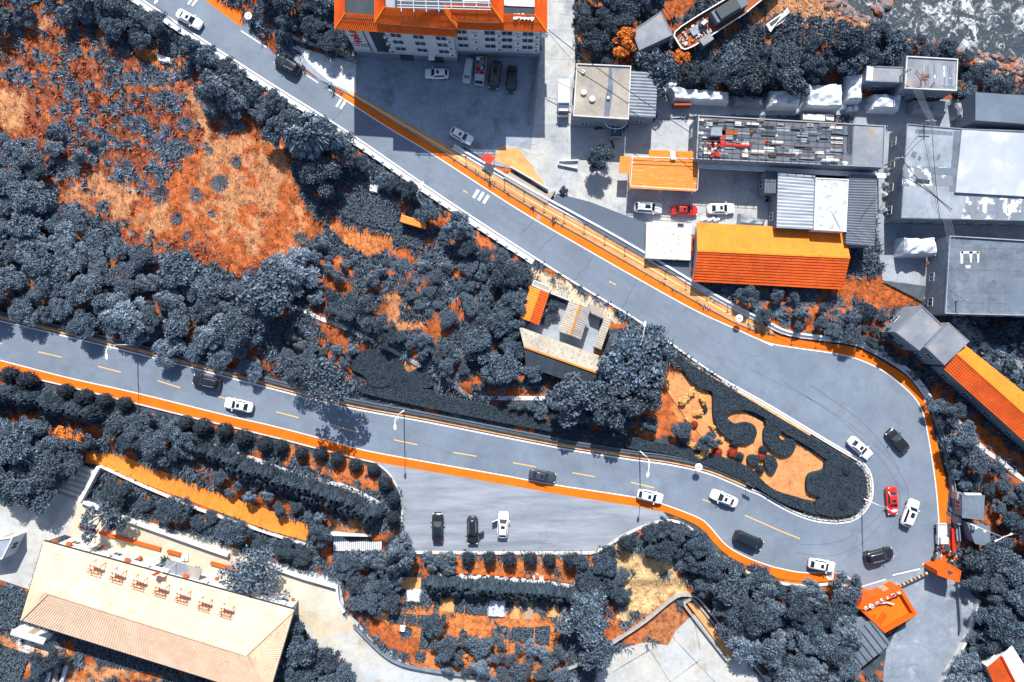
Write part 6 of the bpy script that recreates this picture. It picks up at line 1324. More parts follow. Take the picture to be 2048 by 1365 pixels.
# overhead cables and utility poles
def sag(a, b, s_=.8, n=10): a = Vector(a); b = Vector(b); return [a.lerp(b, i / n) - Vector((0, 0, 4 * s_ * (i / n) * (1 - i / n))) for i in range(n + 1)]
def upole(px, py, h, label):
    p = W(px, py); t = thing('utility_pole', label, 'pole', (p.x, p.y, -.1)); mb = MB(); mb.tube([(0, 0, 0), (0, 0, h)], [.15, .1], 8); mb.build('pole', M['steel'], t, local=True); mb = MB(); mb.box((0, 0, h - .5), (1.8, .1, .12)); mb.build('crossarm', M['steel'], t, local=True); return Vector((p.x, p.y, h - .4))
P1 = upole(1082, 96, 8.5, 'utility pole with white box at the hotel yard corner'); P2 = upole(1387, 312, 8.0, 'utility pole between slatted pavilion and unfinished house'); P3 = upole(1812, 268, 7.5, 'utility pole at the warehouse corner in the alley'); P4 = upole(1772, 172, 7.5, 'utility pole beside small grey hut'); P5 = upole(1870, 606, 8.0, 'utility pole between dark warehouse and block house'); P6 = upole(1755, 338, 7.5, 'utility pole at the end of unfinished house')
mb = MB(); mb.box((P1.x + .3, P1.y - .4, 6.6), (1.1, 1.0, 1.3)); tag(mb.build('transformer_box', M['white_metal']), 'white transformer box on the hotel yard utility pole', 'box')
def cable(a, b, label, r_=.03, s_=.8, m='cable', g=None): mb = MB(); mb.tube(sag(a, b, s_), r_, 5, cap=False); tag(mb.build('overhead_cable', M[m]), label, 'cable', g)
cable(P1, P2, 'thick overhead cable from hotel yard pole to slatted pavilion pole', .06, 1.2)
cable(P1, W(1153, 128, 5.3), 'overhead cable from hotel yard pole to the tan house', .03, .5); cable(P6, P3, 'overhead cable from unfinished house pole to warehouse pole', .04, .6); cable(W(1625, 352, 4.6), W(1680, 455, 5), 'cable draped over the cracked white roof', .03, .1); cable(P6, W(1905, 420, 5.3), 'thick cable looping onto the peeling warehouse roof', .06, .9)
cable(P6, W(1720, 440, 4.6), 'cable falling from unfinished house pole to dark shed', .03, .3); cable(P3, W(1880, 440, 5.2), 'cable running across the patched warehouse roof', .045, .3)
for k in range(6):
    o_ = Vector((-.75 + .3 * k, 0, 0)); cable(P4 + o_, P3 + o_ * .6, 'thin line in the bundle between hut pole and warehouse pole', .018, .4, 'steel', 'lines between hut and warehouse poles'); cable(P3 + o_ * .6 + Vector((0, 0, .2)), P5 + o_, 'thin line in the bundle along the alley to block house pole', .018, .7, 'steel', 'lines along the alley')
cable(P5, W(1700, 450, 5), 'cable from block house pole to the long orange house', .025, .5)
# small white boxes, red canopy, sheet by the upper sidewalk
mb = MB(); mb.prism(pl([(962, 316), (974, 306), (990, 316), (980, 330)], 1.8), 1.7, 1.8); t = thing('red_canopy', 'red square canopy beside the upper parapet wall', 'canopy', W(974, 318)); mb.build('top', M['red'], t)
for x, y in ((964, 316), (974, 308), (988, 316), (979, 328)): p = W(x, y, 1.7); mb = MB(); mb.bar((p.x, p.y, -.1), (p.x, p.y, 1.7), .08); mb.build('leg', M['rust'], t)
mb = MB(); mb.prism(pl([(1019, 344), (1092, 388), (1111, 382), (1094, 408), (1007, 356)], .5), -.1, .5); tag(mb.build('concrete_slab', M['roof_tan']), 'pale sloping concrete slab below the upper parapet', 'slab')
wallrun('wall', 'low white wall edging the orange verge of the yard', [(1022, 336), (1060, 358), (1096, 380)], 2, .7, M['wall_white']); wallrun('wall', 'boundary wall between hotel lot and the yard', [(1079, 118), (1070, 170), (1062, 215), (1058, 250)], 3, 1.2, M['wall_grey']); wallrun('wall', 'triangular white planter wall left of the round tree', [(1116, 330), (1118, 323), (1157, 322), (1154, 338), (1116, 330)], 2, .5, M['wall_white'])
wallrun('wall', 'long low wall down the side road beside shade', [(1912, 1165), (1914, 1200), (1917, 1240), (1917, 1262)], 4, .8, M['wall_grey']); wallrun('wall', 'pale boundary wall on the outer side of the side road', [(1953, 1197), (1944, 1230), (1932, 1268), (1910, 1310), (1890, 1343), (1878, 1372)], 5, .9, M['kerb'])
wallrun('wall', 'pale channel wall among the shrubs near the panel sheds', [(1975, 902), (2010, 928)], 8, .5, M['tankerb']); wallrun('wall', 'tan channel wall stub near the long orange house end', [(2018, 940), (2048, 972)], 7, .5, M['tankerb'])
ya = yard
for a, b_ in (((1150, 5), (1082, 3)), ((1082, 60), (1150, 62)), ((1082, 118), (1148, 120)), ((1085, 250), (1148, 252)), ((1135, 260), (1136, 340)), ((1160, 340), (1300, 380)), ((1250, 250), (1250, 330)), ((1400, 380), (1400, 440)), ((1300, 345), (1255, 420))):
    mb = MB(); line(mb, [a, b_], .9, -.012, -.0095); mb.build('expansion_joint', M['lot'], ya)
# ------------------------------------------------------------------ vegetation
def leaf_cloud(mb, blobs, n, size, r_, mat_=None, droop=0.0, long=1.0, shell=.55):
    tot = sum(b[3] ** 2 for b in blobs)
    for (bx, by, bz, br, sq) in blobs:
        k = int(n * br ** 2 / tot)
        for _ in range(k):
            u = r_.uniform(-.35, 1); a = r_.random() * 2 * math.pi; q = math.sqrt(max(0, 1 - u * u)); rad = br * (shell + (1.25 - shell) * r_.random() ** .8)
            d = Vector((q * math.cos(a), q * math.sin(a), u)); p = Vector((bx, by, bz)) + Vector((d.x, d.y, d.z * sq)) * rad
            nrm = (d * .35 + Vector((r_.uniform(-1, 1), r_.uniform(-1, 1), r_.uniform(-.2, 1.1)))).normalized()
            t1 = nrm.cross(Vector((r_.uniform(-1, 1), r_.uniform(-1, 1), r_.uniform(-1, 1)))).normalized(); 
            if droop: t1 = (Vector((d.x, d.y, -droop)) + t1 * .4).normalized()
            t2 = nrm.cross(t1).normalized(); s_ = size * r_.uniform(.6, 1.25); l_ = s_ * long
            mb.add([p - t1 * l_, p + t2 * s_ * .55, p + t1 * l_, p - t2 * s_ * .55], [(0, 1, 2, 3)], mat_)
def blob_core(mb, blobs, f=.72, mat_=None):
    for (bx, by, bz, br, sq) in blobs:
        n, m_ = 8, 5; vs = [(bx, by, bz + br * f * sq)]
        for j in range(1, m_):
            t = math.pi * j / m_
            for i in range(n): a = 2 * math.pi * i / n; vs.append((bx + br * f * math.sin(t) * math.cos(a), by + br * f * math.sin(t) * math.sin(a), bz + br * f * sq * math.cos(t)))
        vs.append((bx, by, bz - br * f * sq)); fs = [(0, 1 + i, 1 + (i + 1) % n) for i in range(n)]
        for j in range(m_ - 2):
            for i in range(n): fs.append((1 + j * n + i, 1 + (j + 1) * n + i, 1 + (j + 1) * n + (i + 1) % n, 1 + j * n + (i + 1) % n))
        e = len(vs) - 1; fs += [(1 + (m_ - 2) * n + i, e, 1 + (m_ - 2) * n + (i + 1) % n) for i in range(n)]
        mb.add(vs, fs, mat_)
def tree_proto(seed, R_=3.0, H_=5.5, nb=13, n=3200, size=.26, leafm='leaf', droop=0.0, long=1.0, sq=.75, spread=.72, core=True):
    r_ = random.Random(seed); blobs = []; zc = H_ * .58
    lobes = [(0, 0, 0)] + [(R_ * spread * r_.uniform(.45, .8) * math.cos(k * 6.283 / 5 + r_.uniform(-.5, .5)), R_ * spread * r_.uniform(.45, .8) * math.sin(k * 6.283 / 5 + r_.uniform(-.5, .5)), r_.uniform(-.9, .5)) for k in range(5)]
    for k in range(nb):
        lx, ly, lz = lobes[k % 6]; a = r_.random() * 6.283; q = R_ * .42 * math.sqrt(r_.random()) * (1.2 if k % 6 == 0 else 1); br = R_ * r_.uniform(.13, .33)
        x_, y_ = lx + q * math.cos(a), ly + q * math.sin(a); rr0 = min(1, math.hypot(x_, y_) / R_); blobs.append((x_, y_, zc + R_ * .42 * (1 - rr0 ** 2) + lz * .6 + r_.uniform(-.7, .5), br, sq * r_.uniform(.7, 1.1)))
    tk = MB(); tk.tube([(0, 0, -.3), (.05, .04, zc * .5), (0, .1, zc)], [.2, .15, .1], 7)
    for b in blobs[:9]: tk.tube([(0, .05, zc * .55), (b[0] * .5, b[1] * .5, (zc * .6 + b[2]) / 2), (b[0], b[1], b[2])], [.1, .06, .03], 5)
    cr = MB(); leaf_cloud(cr, blobs, n, size, r_, None, droop, long); crm = cr.mesh('crown', M[leafm])
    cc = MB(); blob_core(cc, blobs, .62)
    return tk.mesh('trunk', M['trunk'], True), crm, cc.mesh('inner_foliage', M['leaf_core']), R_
PROTO = {'broad': [tree_proto(s, 3.0, 5.5, 34, 6500, .165) for s in (1, 2, 3, 4)], 'pale': [tree_proto(s, 3.0, 5.2, 32, 6000, .15, 'leaf_pale', .5, 1.8) for s in (11, 12, 13)],
         'dark': [tree_proto(s, 3.0, 5.5, 34, 6500, .165, 'leaf_dark') for s in (21, 22, 23)], 'glossy': [tree_proto(s, 3.0, 6.0, 32, 4600, .23, 'leaf', 0, .9) for s in (31, 32)],
         'orange': [tree_proto(41, 3.0, 5.0, 11, 1700, .26, 'leaf_orange', spread=.8)], 'yellow': [tree_proto(45, 3.0, 4.0, 16, 1500, .34, 'leaf_yellow', spread=.7)], 'willow': [tree_proto(s, 3.0, 5.0, 16, 4200, .2, 'leaf_pale', 1.1, 2.6) for s in (51, 52)],
         'airy': [tree_proto(s, 3.0, 5.5, 26, 3000, .17, 'leaf', spread=.85) for s in (71, 72)], 'sparse': [tree_proto(61, 3.0, 5.5, 9, 1000, .25, 'leaf', spread=.95)]}
def clump_proto(seed, n=420):
    r_ = random.Random(seed); mb = MB()
    for k in range(n):
        a = r_.random() * 6.28; q = 3.0 * math.sqrt(r_.random()) * r_.uniform(.5, 1); o = Vector((q * math.cos(a), q * math.sin(a), 0)); b_ = a + r_.uniform(-1, 1); el = r_.uniform(.25, 1.3); L_ = r_.uniform(.9, 2.0); d = Vector((math.cos(b_) * math.cos(el), math.sin(b_) * math.cos(el), math.sin(el))); s_ = Vector((-math.sin(b_), math.cos(b_), 0)) * r_.uniform(.1, .24)
        mb.add([o - s_, o + s_, o + d * L_ * .6 + s_ * .8, o + d * L_ - Vector((0, 0, .2)), o + d * L_ * .6 - s_ * .8], [(0, 1, 2, 3, 4)])
    tk = MB(); tk.tube([(0, 0, -.3), (0, 0, .4)], .15, 6); cc = MB(); blob_core(cc, [(0, 0, 0, 1.6, .35)], .7)
    return tk.mesh('stem', M['trunk']), mb.mesh('crown', M['leaf_pale']), cc.mesh('inner_foliage', M['leaf_core']), 3.0
PROTO['clump'] = [clump_proto(s) for s in (1, 2, 3)]
NAMES = {'clump': 'grass_clump', 'orange': 'orange_tree', 'yellow': 'yellow_shrub', 'willow': 'willow_tree', 'sparse': 'sparse_tree'}
TREES = []
def tree(kind, px, py, rpx, label, group=None, name=None, hs=1.0, cat=None):
    r_ = rnd; P = r_.choice(PROTO[kind]); sc = rpx * S / 3.05; z = (3.2 if kind != 'clump' else .6) * sc * hs
    k = (CAMH - z) / CAMH; gx_, gy_ = 1024 + (px - 1024) * k, 682.5 + (py - 682.5) * k
    gz = hz(gx_, gy_); p = W(gx_, gy_); small = rpx < 17
    t = thing(name or NAMES.get(kind, 'shrub' if small else 'tree'), label, cat or ('shrub' if small else 'tree'), (p.x, p.y, gz - .02), r_.random() * 6.3, group)
    link('trunk', P[0], t); c = link('crown', P[1], t); 
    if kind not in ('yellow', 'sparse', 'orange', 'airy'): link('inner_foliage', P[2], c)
    t.scale = (sc * r_.uniform(.92, 1.22), sc * r_.uniform(.82, 1.1), sc * hs * (1 if sc < 1 else 1 / sc ** .35) * (.55 if kind == 'clump' else 1)); TREES.append((px, py, rpx)); return t
rt = random.Random(99)
OPENM = np.zeros(GX.shape, bool)
for P_ in HEDGES + [p[0] for p in plots] + [[(650, 430), (800, 470), (840, 520), (740, 515), (660, 485)], [(750, 570), (800, 585), (860, 650), (830, 665), (770, 625)], [(560, 590), (660, 625), (780, 685), (880, 745), (870, 770), (760, 715), (640, 660), (560, 625)], [(900, 745), (1090, 765), (1090, 805), (940, 805), (890, 775)], [(610, 640), (690, 650), (700, 690), (620, 690)], [(1235, 1108), (1300, 1112), (1345, 1130), (1390, 1190), (1330, 1200), (1240, 1240), (1270, 1170)], [(1230, 1250), (1350, 1195), (1480, 1310), (1560, 1400), (1200, 1400)], [(700, 1220), (870, 1225), (860, 1330), (760, 1290)], [(890, 1210), (1110, 1210), (1110, 1250), (890, 1250)]]: OPENM |= inpoly(GX, GY, P_)
def near_open(px, py, rpx):
    for k in range(9):
        q = 0 if k == 8 else .55 * rpx; a = k * math.pi / 4; i = int((px + q * math.cos(a) - gx[0]) / STEP); j = int((py + q * math.sin(a) - gy[0]) / STEP)
        if 0 <= j < OPENM.shape[0] and 0 <= i < OPENM.shape[1] and OPENM[j, i]: return True
    return False
def near_hard(px, py, rpx):
    n = 0
    for k in range(8):
        a = k * math.pi / 4; i = int((px + rpx * .75 * math.cos(a) - gx[0]) / STEP); j = int((py + rpx * .75 * math.sin(a) - gy[0]) / STEP)
        if 0 <= j < HARD.shape[0] and 0 <= i < HARD.shape[1] and HARD[j, i]: n += 1
    return n > 0
def fill(poly, kinds, rmin, rmax, label, group, dens=.78, hs=1.0, avoid=True, tries=2500, cat=None, name=None):
    dens *= 1.08; rmin *= 1.0; rmax *= 1.15; pts = []; xs_ = [p[0] for p in poly]; ys_ = [p[1] for p in poly]
    for _ in range(tries):
        x, y, q = rt.uniform(min(xs_), max(xs_)), rt.uniform(min(ys_), max(ys_)), rt.uniform(rmin, rmax)
        if not inpoly(np.array([x]), np.array([y]), poly)[0]: continue
        if avoid and near_hard(x, y, q): continue
        if near_open(x, y, q): continue
        if any((x - a) ** 2 + (y - b) ** 2 < (dens * (q + c)) ** 2 for a, b, c in pts): continue
        pts.append((x, y, q)); tree(rt.choice(kinds), x, y, q, label, group, name, hs, cat)
# hand placed trees that stand out
tree('willow', 628, 285, 58, 'big feathery willow at the edge of the orange field beside guard wall')
tree('broad', 640, 345, 40, 'dark leafy tree below the big willow', hs=.9)
tree('airy', 662, 764, 58, 'large leafy tree overhanging the lower road kerb', hs=1.35)
tree('airy', 600, 745, 34, 'leafy tree beside the large overhanging tree')
tree('glossy', 535, 585, 56, 'round glossy tree beside the thin pale wall on the slope')
tree('broad', 480, 665, 42, 'leafy tree above the kerb next to the thin pale wall')
tree('glossy', 1255, 720, 62, 'large glossy tree over the long cottage end'); tree('glossy', 1310, 700, 40, 'glossy tree beside the upper road lamp'); tree('glossy', 1150, 790, 50, 'glossy tree covering the dark cottage roof'); tree('glossy', 1230, 800, 52, 'glossy tree below the long cottage'); tree('glossy', 1290, 775, 44, 'glossy tree beside the orange flower slope')
tree('dark', 1198, 318, 28, 'round dark tree in the yard beside slatted pavilion', hs=1.1); tree('dark', 1203, 302, 14, 'small dark crown beside the round yard tree')
tree('dark', 1128, 382, 9, 'tiny dark shrub at the slate shelter corner')
tree('orange', 1243, 82, 30, 'bright orange leaved tree beside the tan slab roof'); tree('orange', 1262, 50, 20, 'upright orange leaved tree behind the slab roof'); tree('orange', 1355, 118, 20, 'orange leaved shrub tree below the boat bow'); tree('orange', 1495, 1262, 18, 'orange leaved tree among the lower trees'); tree('orange', 150, 870, 24, 'orange leaved tree at the head of the brick path'); tree('orange', 1924, 170, 13, 'orange leaved shrub at the silver streaked house'); tree('orange', 935, 1324, 14, 'orange leaved shrub in the garden trees')
tree('airy', 500, 1140, 54, 'feathery tree standing at the hall courtyard wall', hs=1.1); tree('sparse', 195, 1035, 42, 'sparse bare branched tree over the cream courtyard'); tree('sparse', 240, 1050, 28, 'small sparse tree beside the cream courtyard wall')
tree('broad', 640, 1065, 27, 'round leafy tree at the end of the brick path'); tree('willow', 800, 1110, 42, 'feathery tree beside the slatted deck and parking bay'); tree('broad', 790, 1160, 22, 'leafy shrub below the feathery deck tree')
tree('broad', 1175, 1240, 62, 'large leafy tree at the end of the garden plots', hs=.9); tree('broad', 1190, 1310, 42, 'leafy tree over the foundation slab edge'); tree('broad', 895, 1295, 26, 'leafy tree among the terrace beds'); tree('dark', 870, 1250, 26, 'narrow dark tree beside the terrace crop beds'); tree('airy', 960, 1290, 24, 'leafy tree below the white cover sheet')
for x, y, r_, l in ((250, 1010, 0, ''),): pass
for i, (x, y, q) in enumerate(((235, 985, 32), (290, 1010, 18), (345, 1020, 36), (395, 1045, 18), (420, 1035, 16), (470, 1062, 36), (520, 1090, 22), (570, 1100, 26), (600, 1110, 24))): tree('dark', x, y, q, 'rounded dark bush between brick path wall and courtyard wall', 'bushes below the brick path', 'bush', .6, 'bush')
for x, y, q in ((1105, 612, 15), (1092, 640, 12), (1110, 635, 11)): tree('dark', x, y, q, 'dark shrub between the two cottages in the compound yard', 'shrubs in the compound yard', 'shrub', .6, 'shrub')
# yellow shrubs in the island
for x, y, q in ((1368, 802, 13), (1382, 785, 12), (1407, 800, 12), (1399, 825, 11), (1427, 854, 9), (1388, 890, 14), (1406, 908, 14), (1445, 880, 8), (1376, 840, 8)): tree('yellow', x, y, q, 'pale yellow flowering shrub on the orange island slope', 'yellow shrubs on the hairpin island', hs=.8, cat='shrub')
tree('broad', 1365, 862, 22, 'dark leafy shrub between the yellow shrubs', name='shrub', cat='shrub'); tree('broad', 1415, 885, 22, 'dark leafy shrub beside the lower yellow shrubs', name='shrub', cat='shrub'); tree('broad', 1300, 850, 18, 'leafy shrub on the orange slope near the glossy trees', name='shrub', cat='shrub')
# woodland
fill([(95, -20), (268, -20), (340, 70), (440, 118), (545, 190), (640, 250), (700, 300), (640, 230), (560, 280), (500, 230), (420, 190), (400, 150), (300, 85), (200, 60), (120, 30)], ['pale', 'broad', 'broad'], 16, 34, 'leafy tree on the bank between orange field and white guard wall', 'trees along the guard wall bank', .62)
fill([(560, 200), (620, 235), (740, 325), (860, 405), (1000, 500), (1050, 560), (1040, 620), (980, 560), (900, 450), (780, 390), (690, 340), (560, 260)], ['broad', 'pale', 'dark'], 14, 28, 'leafy tree on the steep bank below the white guard wall', 'trees below the guard wall', .7)
fill([(-30, 240), (60, 290), (100, 370), (130, 440), (250, 460), (270, 510), (360, 540), (470, 570), (560, 540), (620, 530), (600, 590), (520, 640), (520, 745), (430, 735), (270, 680), (-30, 612)], ['broad', 'pale', 'airy', 'glossy'], 20, 40, 'leafy tree in the wood above the lower road kerb', 'wood above the lower road', .62, hs=.74, avoid=True)
fill([(-30, -20), (60, -10), (60, 40), (-30, 60)], ['broad', 'pale'], 18, 30, 'leafy tree at the far corner of the orange field', 'trees at the field corner', .7)
fill([(100, 260), (180, 250), (200, 330), (110, 340)], ['clump', 'clump', 'pale'], 10, 18, 'grey green shrub growing in the dry orange field', 'shrubs in the orange field', .8, cat='shrub')
fill([(40, 60), (250, 110), (420, 190), (480, 330), (420, 480), (300, 460), (200, 420), (60, 300)], ['clump'], 7, 17, 'grey green shrub growing in the dry orange field', 'shrubs in the orange field', 1.6, tries=160, cat='shrub')
fill([(620, 560), (760, 620), (900, 690), (960, 780), (900, 770), (820, 710), (720, 650), (640, 620)], ['broad', 'dark', 'pale', 'airy'], 12, 24, 'leafy tree along the pale channel on the hillside', 'trees along the hillside channel', .62)
fill([(960, 520), (1030, 560), (1035, 640), (1060, 720), (1080, 760), (990, 750), (950, 680), (970, 600)], ['broad', 'dark', 'broad', 'glossy'], 18, 34, 'leafy tree on the hillside left of the cottages', 'trees beside the cottages', .62)
fill([(740, 520), (830, 470), (900, 470), (960, 520), (970, 600), (950, 680), (980, 740), (930, 700), (850, 620)], ['clump', 'pale', 'airy', 'broad'], 9, 20, 'low scrub bush on the open terraced hillside', 'scrub on the terraced hillside', .85, hs=.7, name='scrub_bush', cat='bush')
fill([(600, 470), (680, 500), (780, 530), (740, 570), (640, 550)], ['clump', 'pale'], 9, 17, 'low leafy shrub on the orange hillside below the bare plot', 'hillside shrubs', .8)
fill([(560, 660), (720, 700), (680, 740), (580, 720)], ['pale', 'broad'], 10, 18, 'low leafy shrub above the large overhanging tree', 'shrubs above the kerb hedge', .8)
fill([(930, 800), (1260, 800), (1290, 840), (1240, 850), (1000, 815)], ['glossy', 'broad'], 10, 16, 'leafy shrub in the strip above the dark clipped hedge', 'shrubs above the long hedge', .75)
fill([(505, -20), (660, -20), (680, 60), (712, 100), (640, 85), (570, 45)], ['broad', 'pale', 'dark'], 20, 32, 'leafy tree beside the hotel behind the stone edging', 'trees beside the hotel', .6)
fill([(1155, -20), (1320, -20), (1310, 20), (1240, 50), (1215, 120), (1180, 120), (1160, 60)], ['broad', 'dark'], 18, 30, 'leafy tree between the yard lane and the slab roof', 'trees behind the tan house', .62)
fill([(1300, 122), (1345, 150), (1425, 148), (1485, 112), (1540, 86), (1640, 82), (1740, 84), (1800, 95), (1800, 130), (1725, 130), (1690, 150), (1600, 165), (1480, 185), (1400, 165), (1330, 160), (1290, 130)], ['dark', 'broad', 'dark', 'glossy'], 22, 38, 'dense dark tree in the wood between boat and tarpaulin heaps', 'wood behind the tarpaulin heaps', .58)
fill([(1740, 60), (1900, 95), (1960, 130), (2060, 180), (2060, 200), (1930, 185), (1920, 115), (1800, 105)], ['broad', 'dark'], 14, 24, 'leafy tree on the shore bank behind the flat roofs', 'trees on the shore bank', .66)
fill([(1440, 580), (1560, 590), (1680, 595), (1720, 640), (1700, 670), (1600, 660), (1500, 625)], ['broad', 'clump', 'pale', 'clump'], 12, 27, 'leafy shrub on the orange slope below the long orange house', 'shrubs on the slope above the bend', .72)
fill([(1720, 600), (1790, 660), (1840, 760), (1790, 720), (1720, 680)], ['broad', 'dark'], 10, 18, 'leafy shrub on the slope left of the block houses', 'shrubs left of the block houses', .85)
fill([(1870, 800), (1900, 820), (1980, 920), (2060, 990), (2060, 1090), (1985, 1000), (1905, 960), (1880, 880)], ['dark', 'broad'], 14, 28, 'leafy tree on the strip between orange lane and long orange house', 'trees right of the bend', .66)
fill([(1930, 1100), (1990, 1090), (2060, 1090), (2060, 1300), (1960, 1290), (1965, 1190), (1930, 1150)], ['broad', 'dark', 'broad'], 20, 36, 'dark leafy tree beside the side road wall', 'trees beside the side road', .6)
fill([(1950, 1270), (2060, 1280), (2060, 1300), (1990, 1300), (1960, 1400), (1900, 1400), (1910, 1340)], ['broad', 'pale'], 14, 26, 'leafy tree around the red and white barn', 'trees around the barn', .62)
fill([(1960, 690), (2060, 740), (2060, 850), (2000, 790)], ['pale', 'broad'], 9, 16, 'grey green shrub on the rubble beside the long orange house', 'shrubs on the rubble', .9)
fill([(1990, 640), (2060, 640), (2060, 700), (1980, 670)], ['dark'], 10, 18, 'dark shrub below the dark warehouse wall', 'shrubs below the warehouse', .8)
fill([(-30, 845), (60, 850), (160, 885), (150, 940), (60, 985), (-30, 965)], ['broad', 'dark', 'broad'], 26, 42, 'dense leafy tree beside the plaza stairs', 'trees beside the plaza stairs', .58, avoid=False)
fill([(210, 845), (300, 835), (380, 870), (400, 900), (330, 915), (240, 880)], ['broad', 'glossy', 'dark'], 16, 26, 'leafy tree between clipped bushes and the brick path', 'trees above the brick path', .6, avoid=False)
fill([(420, 930), (560, 990), (660, 1040), (600, 1040), (420, 970)], ['pale', 'broad'], 9, 16, 'low leafy shrub on the bank above the brick path', 'shrubs above the brick path', .9)
fill([(680, 1110), (770, 1110), (760, 1140), (690, 1150)], ['broad', 'pale'], 14, 20, 'leafy shrub below the slatted deck stair', 'shrubs below the slatted deck', .62, name='shrub', cat='shrub'); fill([(690, 1160), (790, 1165), (790, 1215), (700, 1210)], ['broad', 'dark'], 18, 26, 'leafy bush inside the plaza wall corner', 'bushes in the plaza corner', .6, name='bush', cat='bush')
fill([(850, 1110), (910, 1110), (900, 1140), (850, 1135)], ['pale', 'broad'], 12, 16, 'leafy shrub between the feathery tree and clipped bushes', 'shrubs beside the parking bay kerb', .7, name='shrub', cat='shrub')
fill([(1160, 1120), (1290, 1120), (1280, 1180), (1250, 1210), (1150, 1190)], ['broad', 'dark', 'broad'], 18, 30, 'leafy tree beside the ochre bank', 'trees beside the ochre bank', .6)
fill([(1290, 1055), (1340, 1050), (1390, 1080), (1440, 1120), (1530, 1165), (1560, 1180), (1540, 1240), (1450, 1190), (1390, 1170), (1360, 1130), (1290, 1110)], ['dark', 'broad', 'dark'], 17, 28, 'dark leafy tree on the planted bank inside the orange lane curve', 'trees on the planted bank', .6, avoid=False)
fill([(1440, 1160), (1560, 1180), (1700, 1190), (1690, 1250), (1680, 1300), (1730, 1350), (1760, 1400), (1560, 1400), (1500, 1310), (1430, 1220)], ['broad', 'dark', 'pale', 'broad'], 22, 40, 'leafy tree in the wood behind the gatehouse annex', 'wood behind the gatehouse', .58, avoid=False)
fill([(560, 1240), (600, 1240), (640, 1290), (690, 1340), (700, 1400), (540, 1400), (545, 1320)], ['broad', 'dark'], 22, 36, 'leafy tree at the gable end of the hall', 'trees at the hall end', .6, avoid=False)
fill([(880, 1270), (1120, 1300), (1120, 1400), (900, 1400), (860, 1330)], ['broad', 'pale', 'airy'], 12, 24, 'leafy tree among the lower garden plots', 'trees among the garden plots', .72)
fill([(0, 1110), (70, 1140), (40, 1180), (0, 1180)], ['dark'], 12, 18, 'dark bush beside the guard hut', 'bushes beside the guard hut', .8, name='bush', cat='bush')
fill([(60, 1310), (110, 1320), (90, 1370), (40, 1370)], ['dark', 'broad'], 14, 22, 'dark bush between leafy plot and plant tunnels', 'bushes behind the hall', .7, name='bush', cat='bush')
fill([(370, 1350), (540, 1390), (400, 1420)], ['pale'], 12, 20, 'low shrub on the verge behind the hall', 'verge shrubs', .8)
# ------------------------------------------------------------------ clipped topiary, hedges
def topiary_mesh(seed, tall=1.3):
    r_ = random.Random(seed); mb = MB(); b = [(0, 0, .85, .8, tall)]; blob_core(mb, b, .93); leaf_cloud(mb, b, 900, .1, r_, None, 0, 1.0, .93); return mb.mesh('crown', M['hedge'])
TOP = [topiary_mesh(s) for s in (1, 2)]; stem = MB(); stem.tube([(0, 0, -.3), (0, 0, .8)], .1, 6); STEM = stem.mesh('stem', M['trunk'])
def topiary(px, py, rpx, label, group, hs=1.0, m=None):
    rpx *= rnd.uniform(.86, 1.1); px += rnd.uniform(-2, 2); py += rnd.uniform(-1.5, 1.5); sc = rpx * S / .83; k = (CAMH - .8 * sc) / CAMH; gx_, gy_ = 1024 + (px - 1024) * k, 682.5 + (py - 682.5) * k; p = W(gx_, gy_)
    t = thing('topiary_bush', label, 'bush', (p.x, p.y, hz(gx_, gy_) - .02), rnd.random() * 6, group); me_ = rnd.choice(TOP)
    if m: me_ = me_.copy(); me_.materials[0] = m
    link('stem', STEM, t); link('crown', me_, t); t.scale = (sc, sc, sc * hs)
for x, y in ((935, 1113), (979, 1116), (1020, 1117), (1061, 1115), (1100, 1119), (1140, 1121)): topiary(x, y, 11, 'clipped round bush in the row below the parking bay kerb', 'round bushes below the parking bay', 1.25)
for x, y in ((24, 750), (58, 760), (134, 782), (175, 794), (215, 800), (252, 808), (374, 846), (408, 853), (449, 861), (490, 874), (530, 887)): topiary(x, y, 14, 'clipped round bush in the row beside the orange lane', 'round bushes along the orange lane', 1.2)
for x, y in ((566, 893), (604, 904), (640, 907), (675, 917), (711, 930), (746, 939), (772, 963), (789, 995), (788, 1030)): topiary(x, y, 12, 'clipped round bush casting shadow beside the curved kerb', 'round bushes beside curved kerb', 1.3)
for x, y, q in ((1217, 1105, 13), (1250, 1085, 12), (1585, 1180, 12), (1540, 1170, 11)): topiary(x, y, q, 'clipped round bush on the bank inside the pale kerb', 'round bushes on the planted bank', 1.2)
for x, y, q, l in ((1471, 888, 8.5, 'round clipped bush touching the first spiral hedge'), (1481, 915, 8.5, 'round clipped bush below a small red bush on the island'), (1528, 900, 8, 'round clipped bush near the second spiral hedge'), (1519, 940, 8, 'round clipped bush touching the lower island hedge'), (1409, 820, 6, 'small round bush beside yellow shrubs'), (1691, 942, 9, 'round clipped bush in the island tip hedge'), (1684, 1012, 10, 'low round bush in the lower tip hedge')): topiary(x, y, q, l, None, .8)
for x, y, q, l in ((1465, 905, 9, 'red leaved round bush beside the first spiral hedge'), (1522, 915, 8, 'red leaved round bush between two dark bushes'), (1437, 905, 8, 'red leaved bush beside the yellow shrub'), (1391, 850, 7, 'small dark red bush among yellow shrubs')): topiary(x, y, q, l, None, .7, M['leaf_red'])
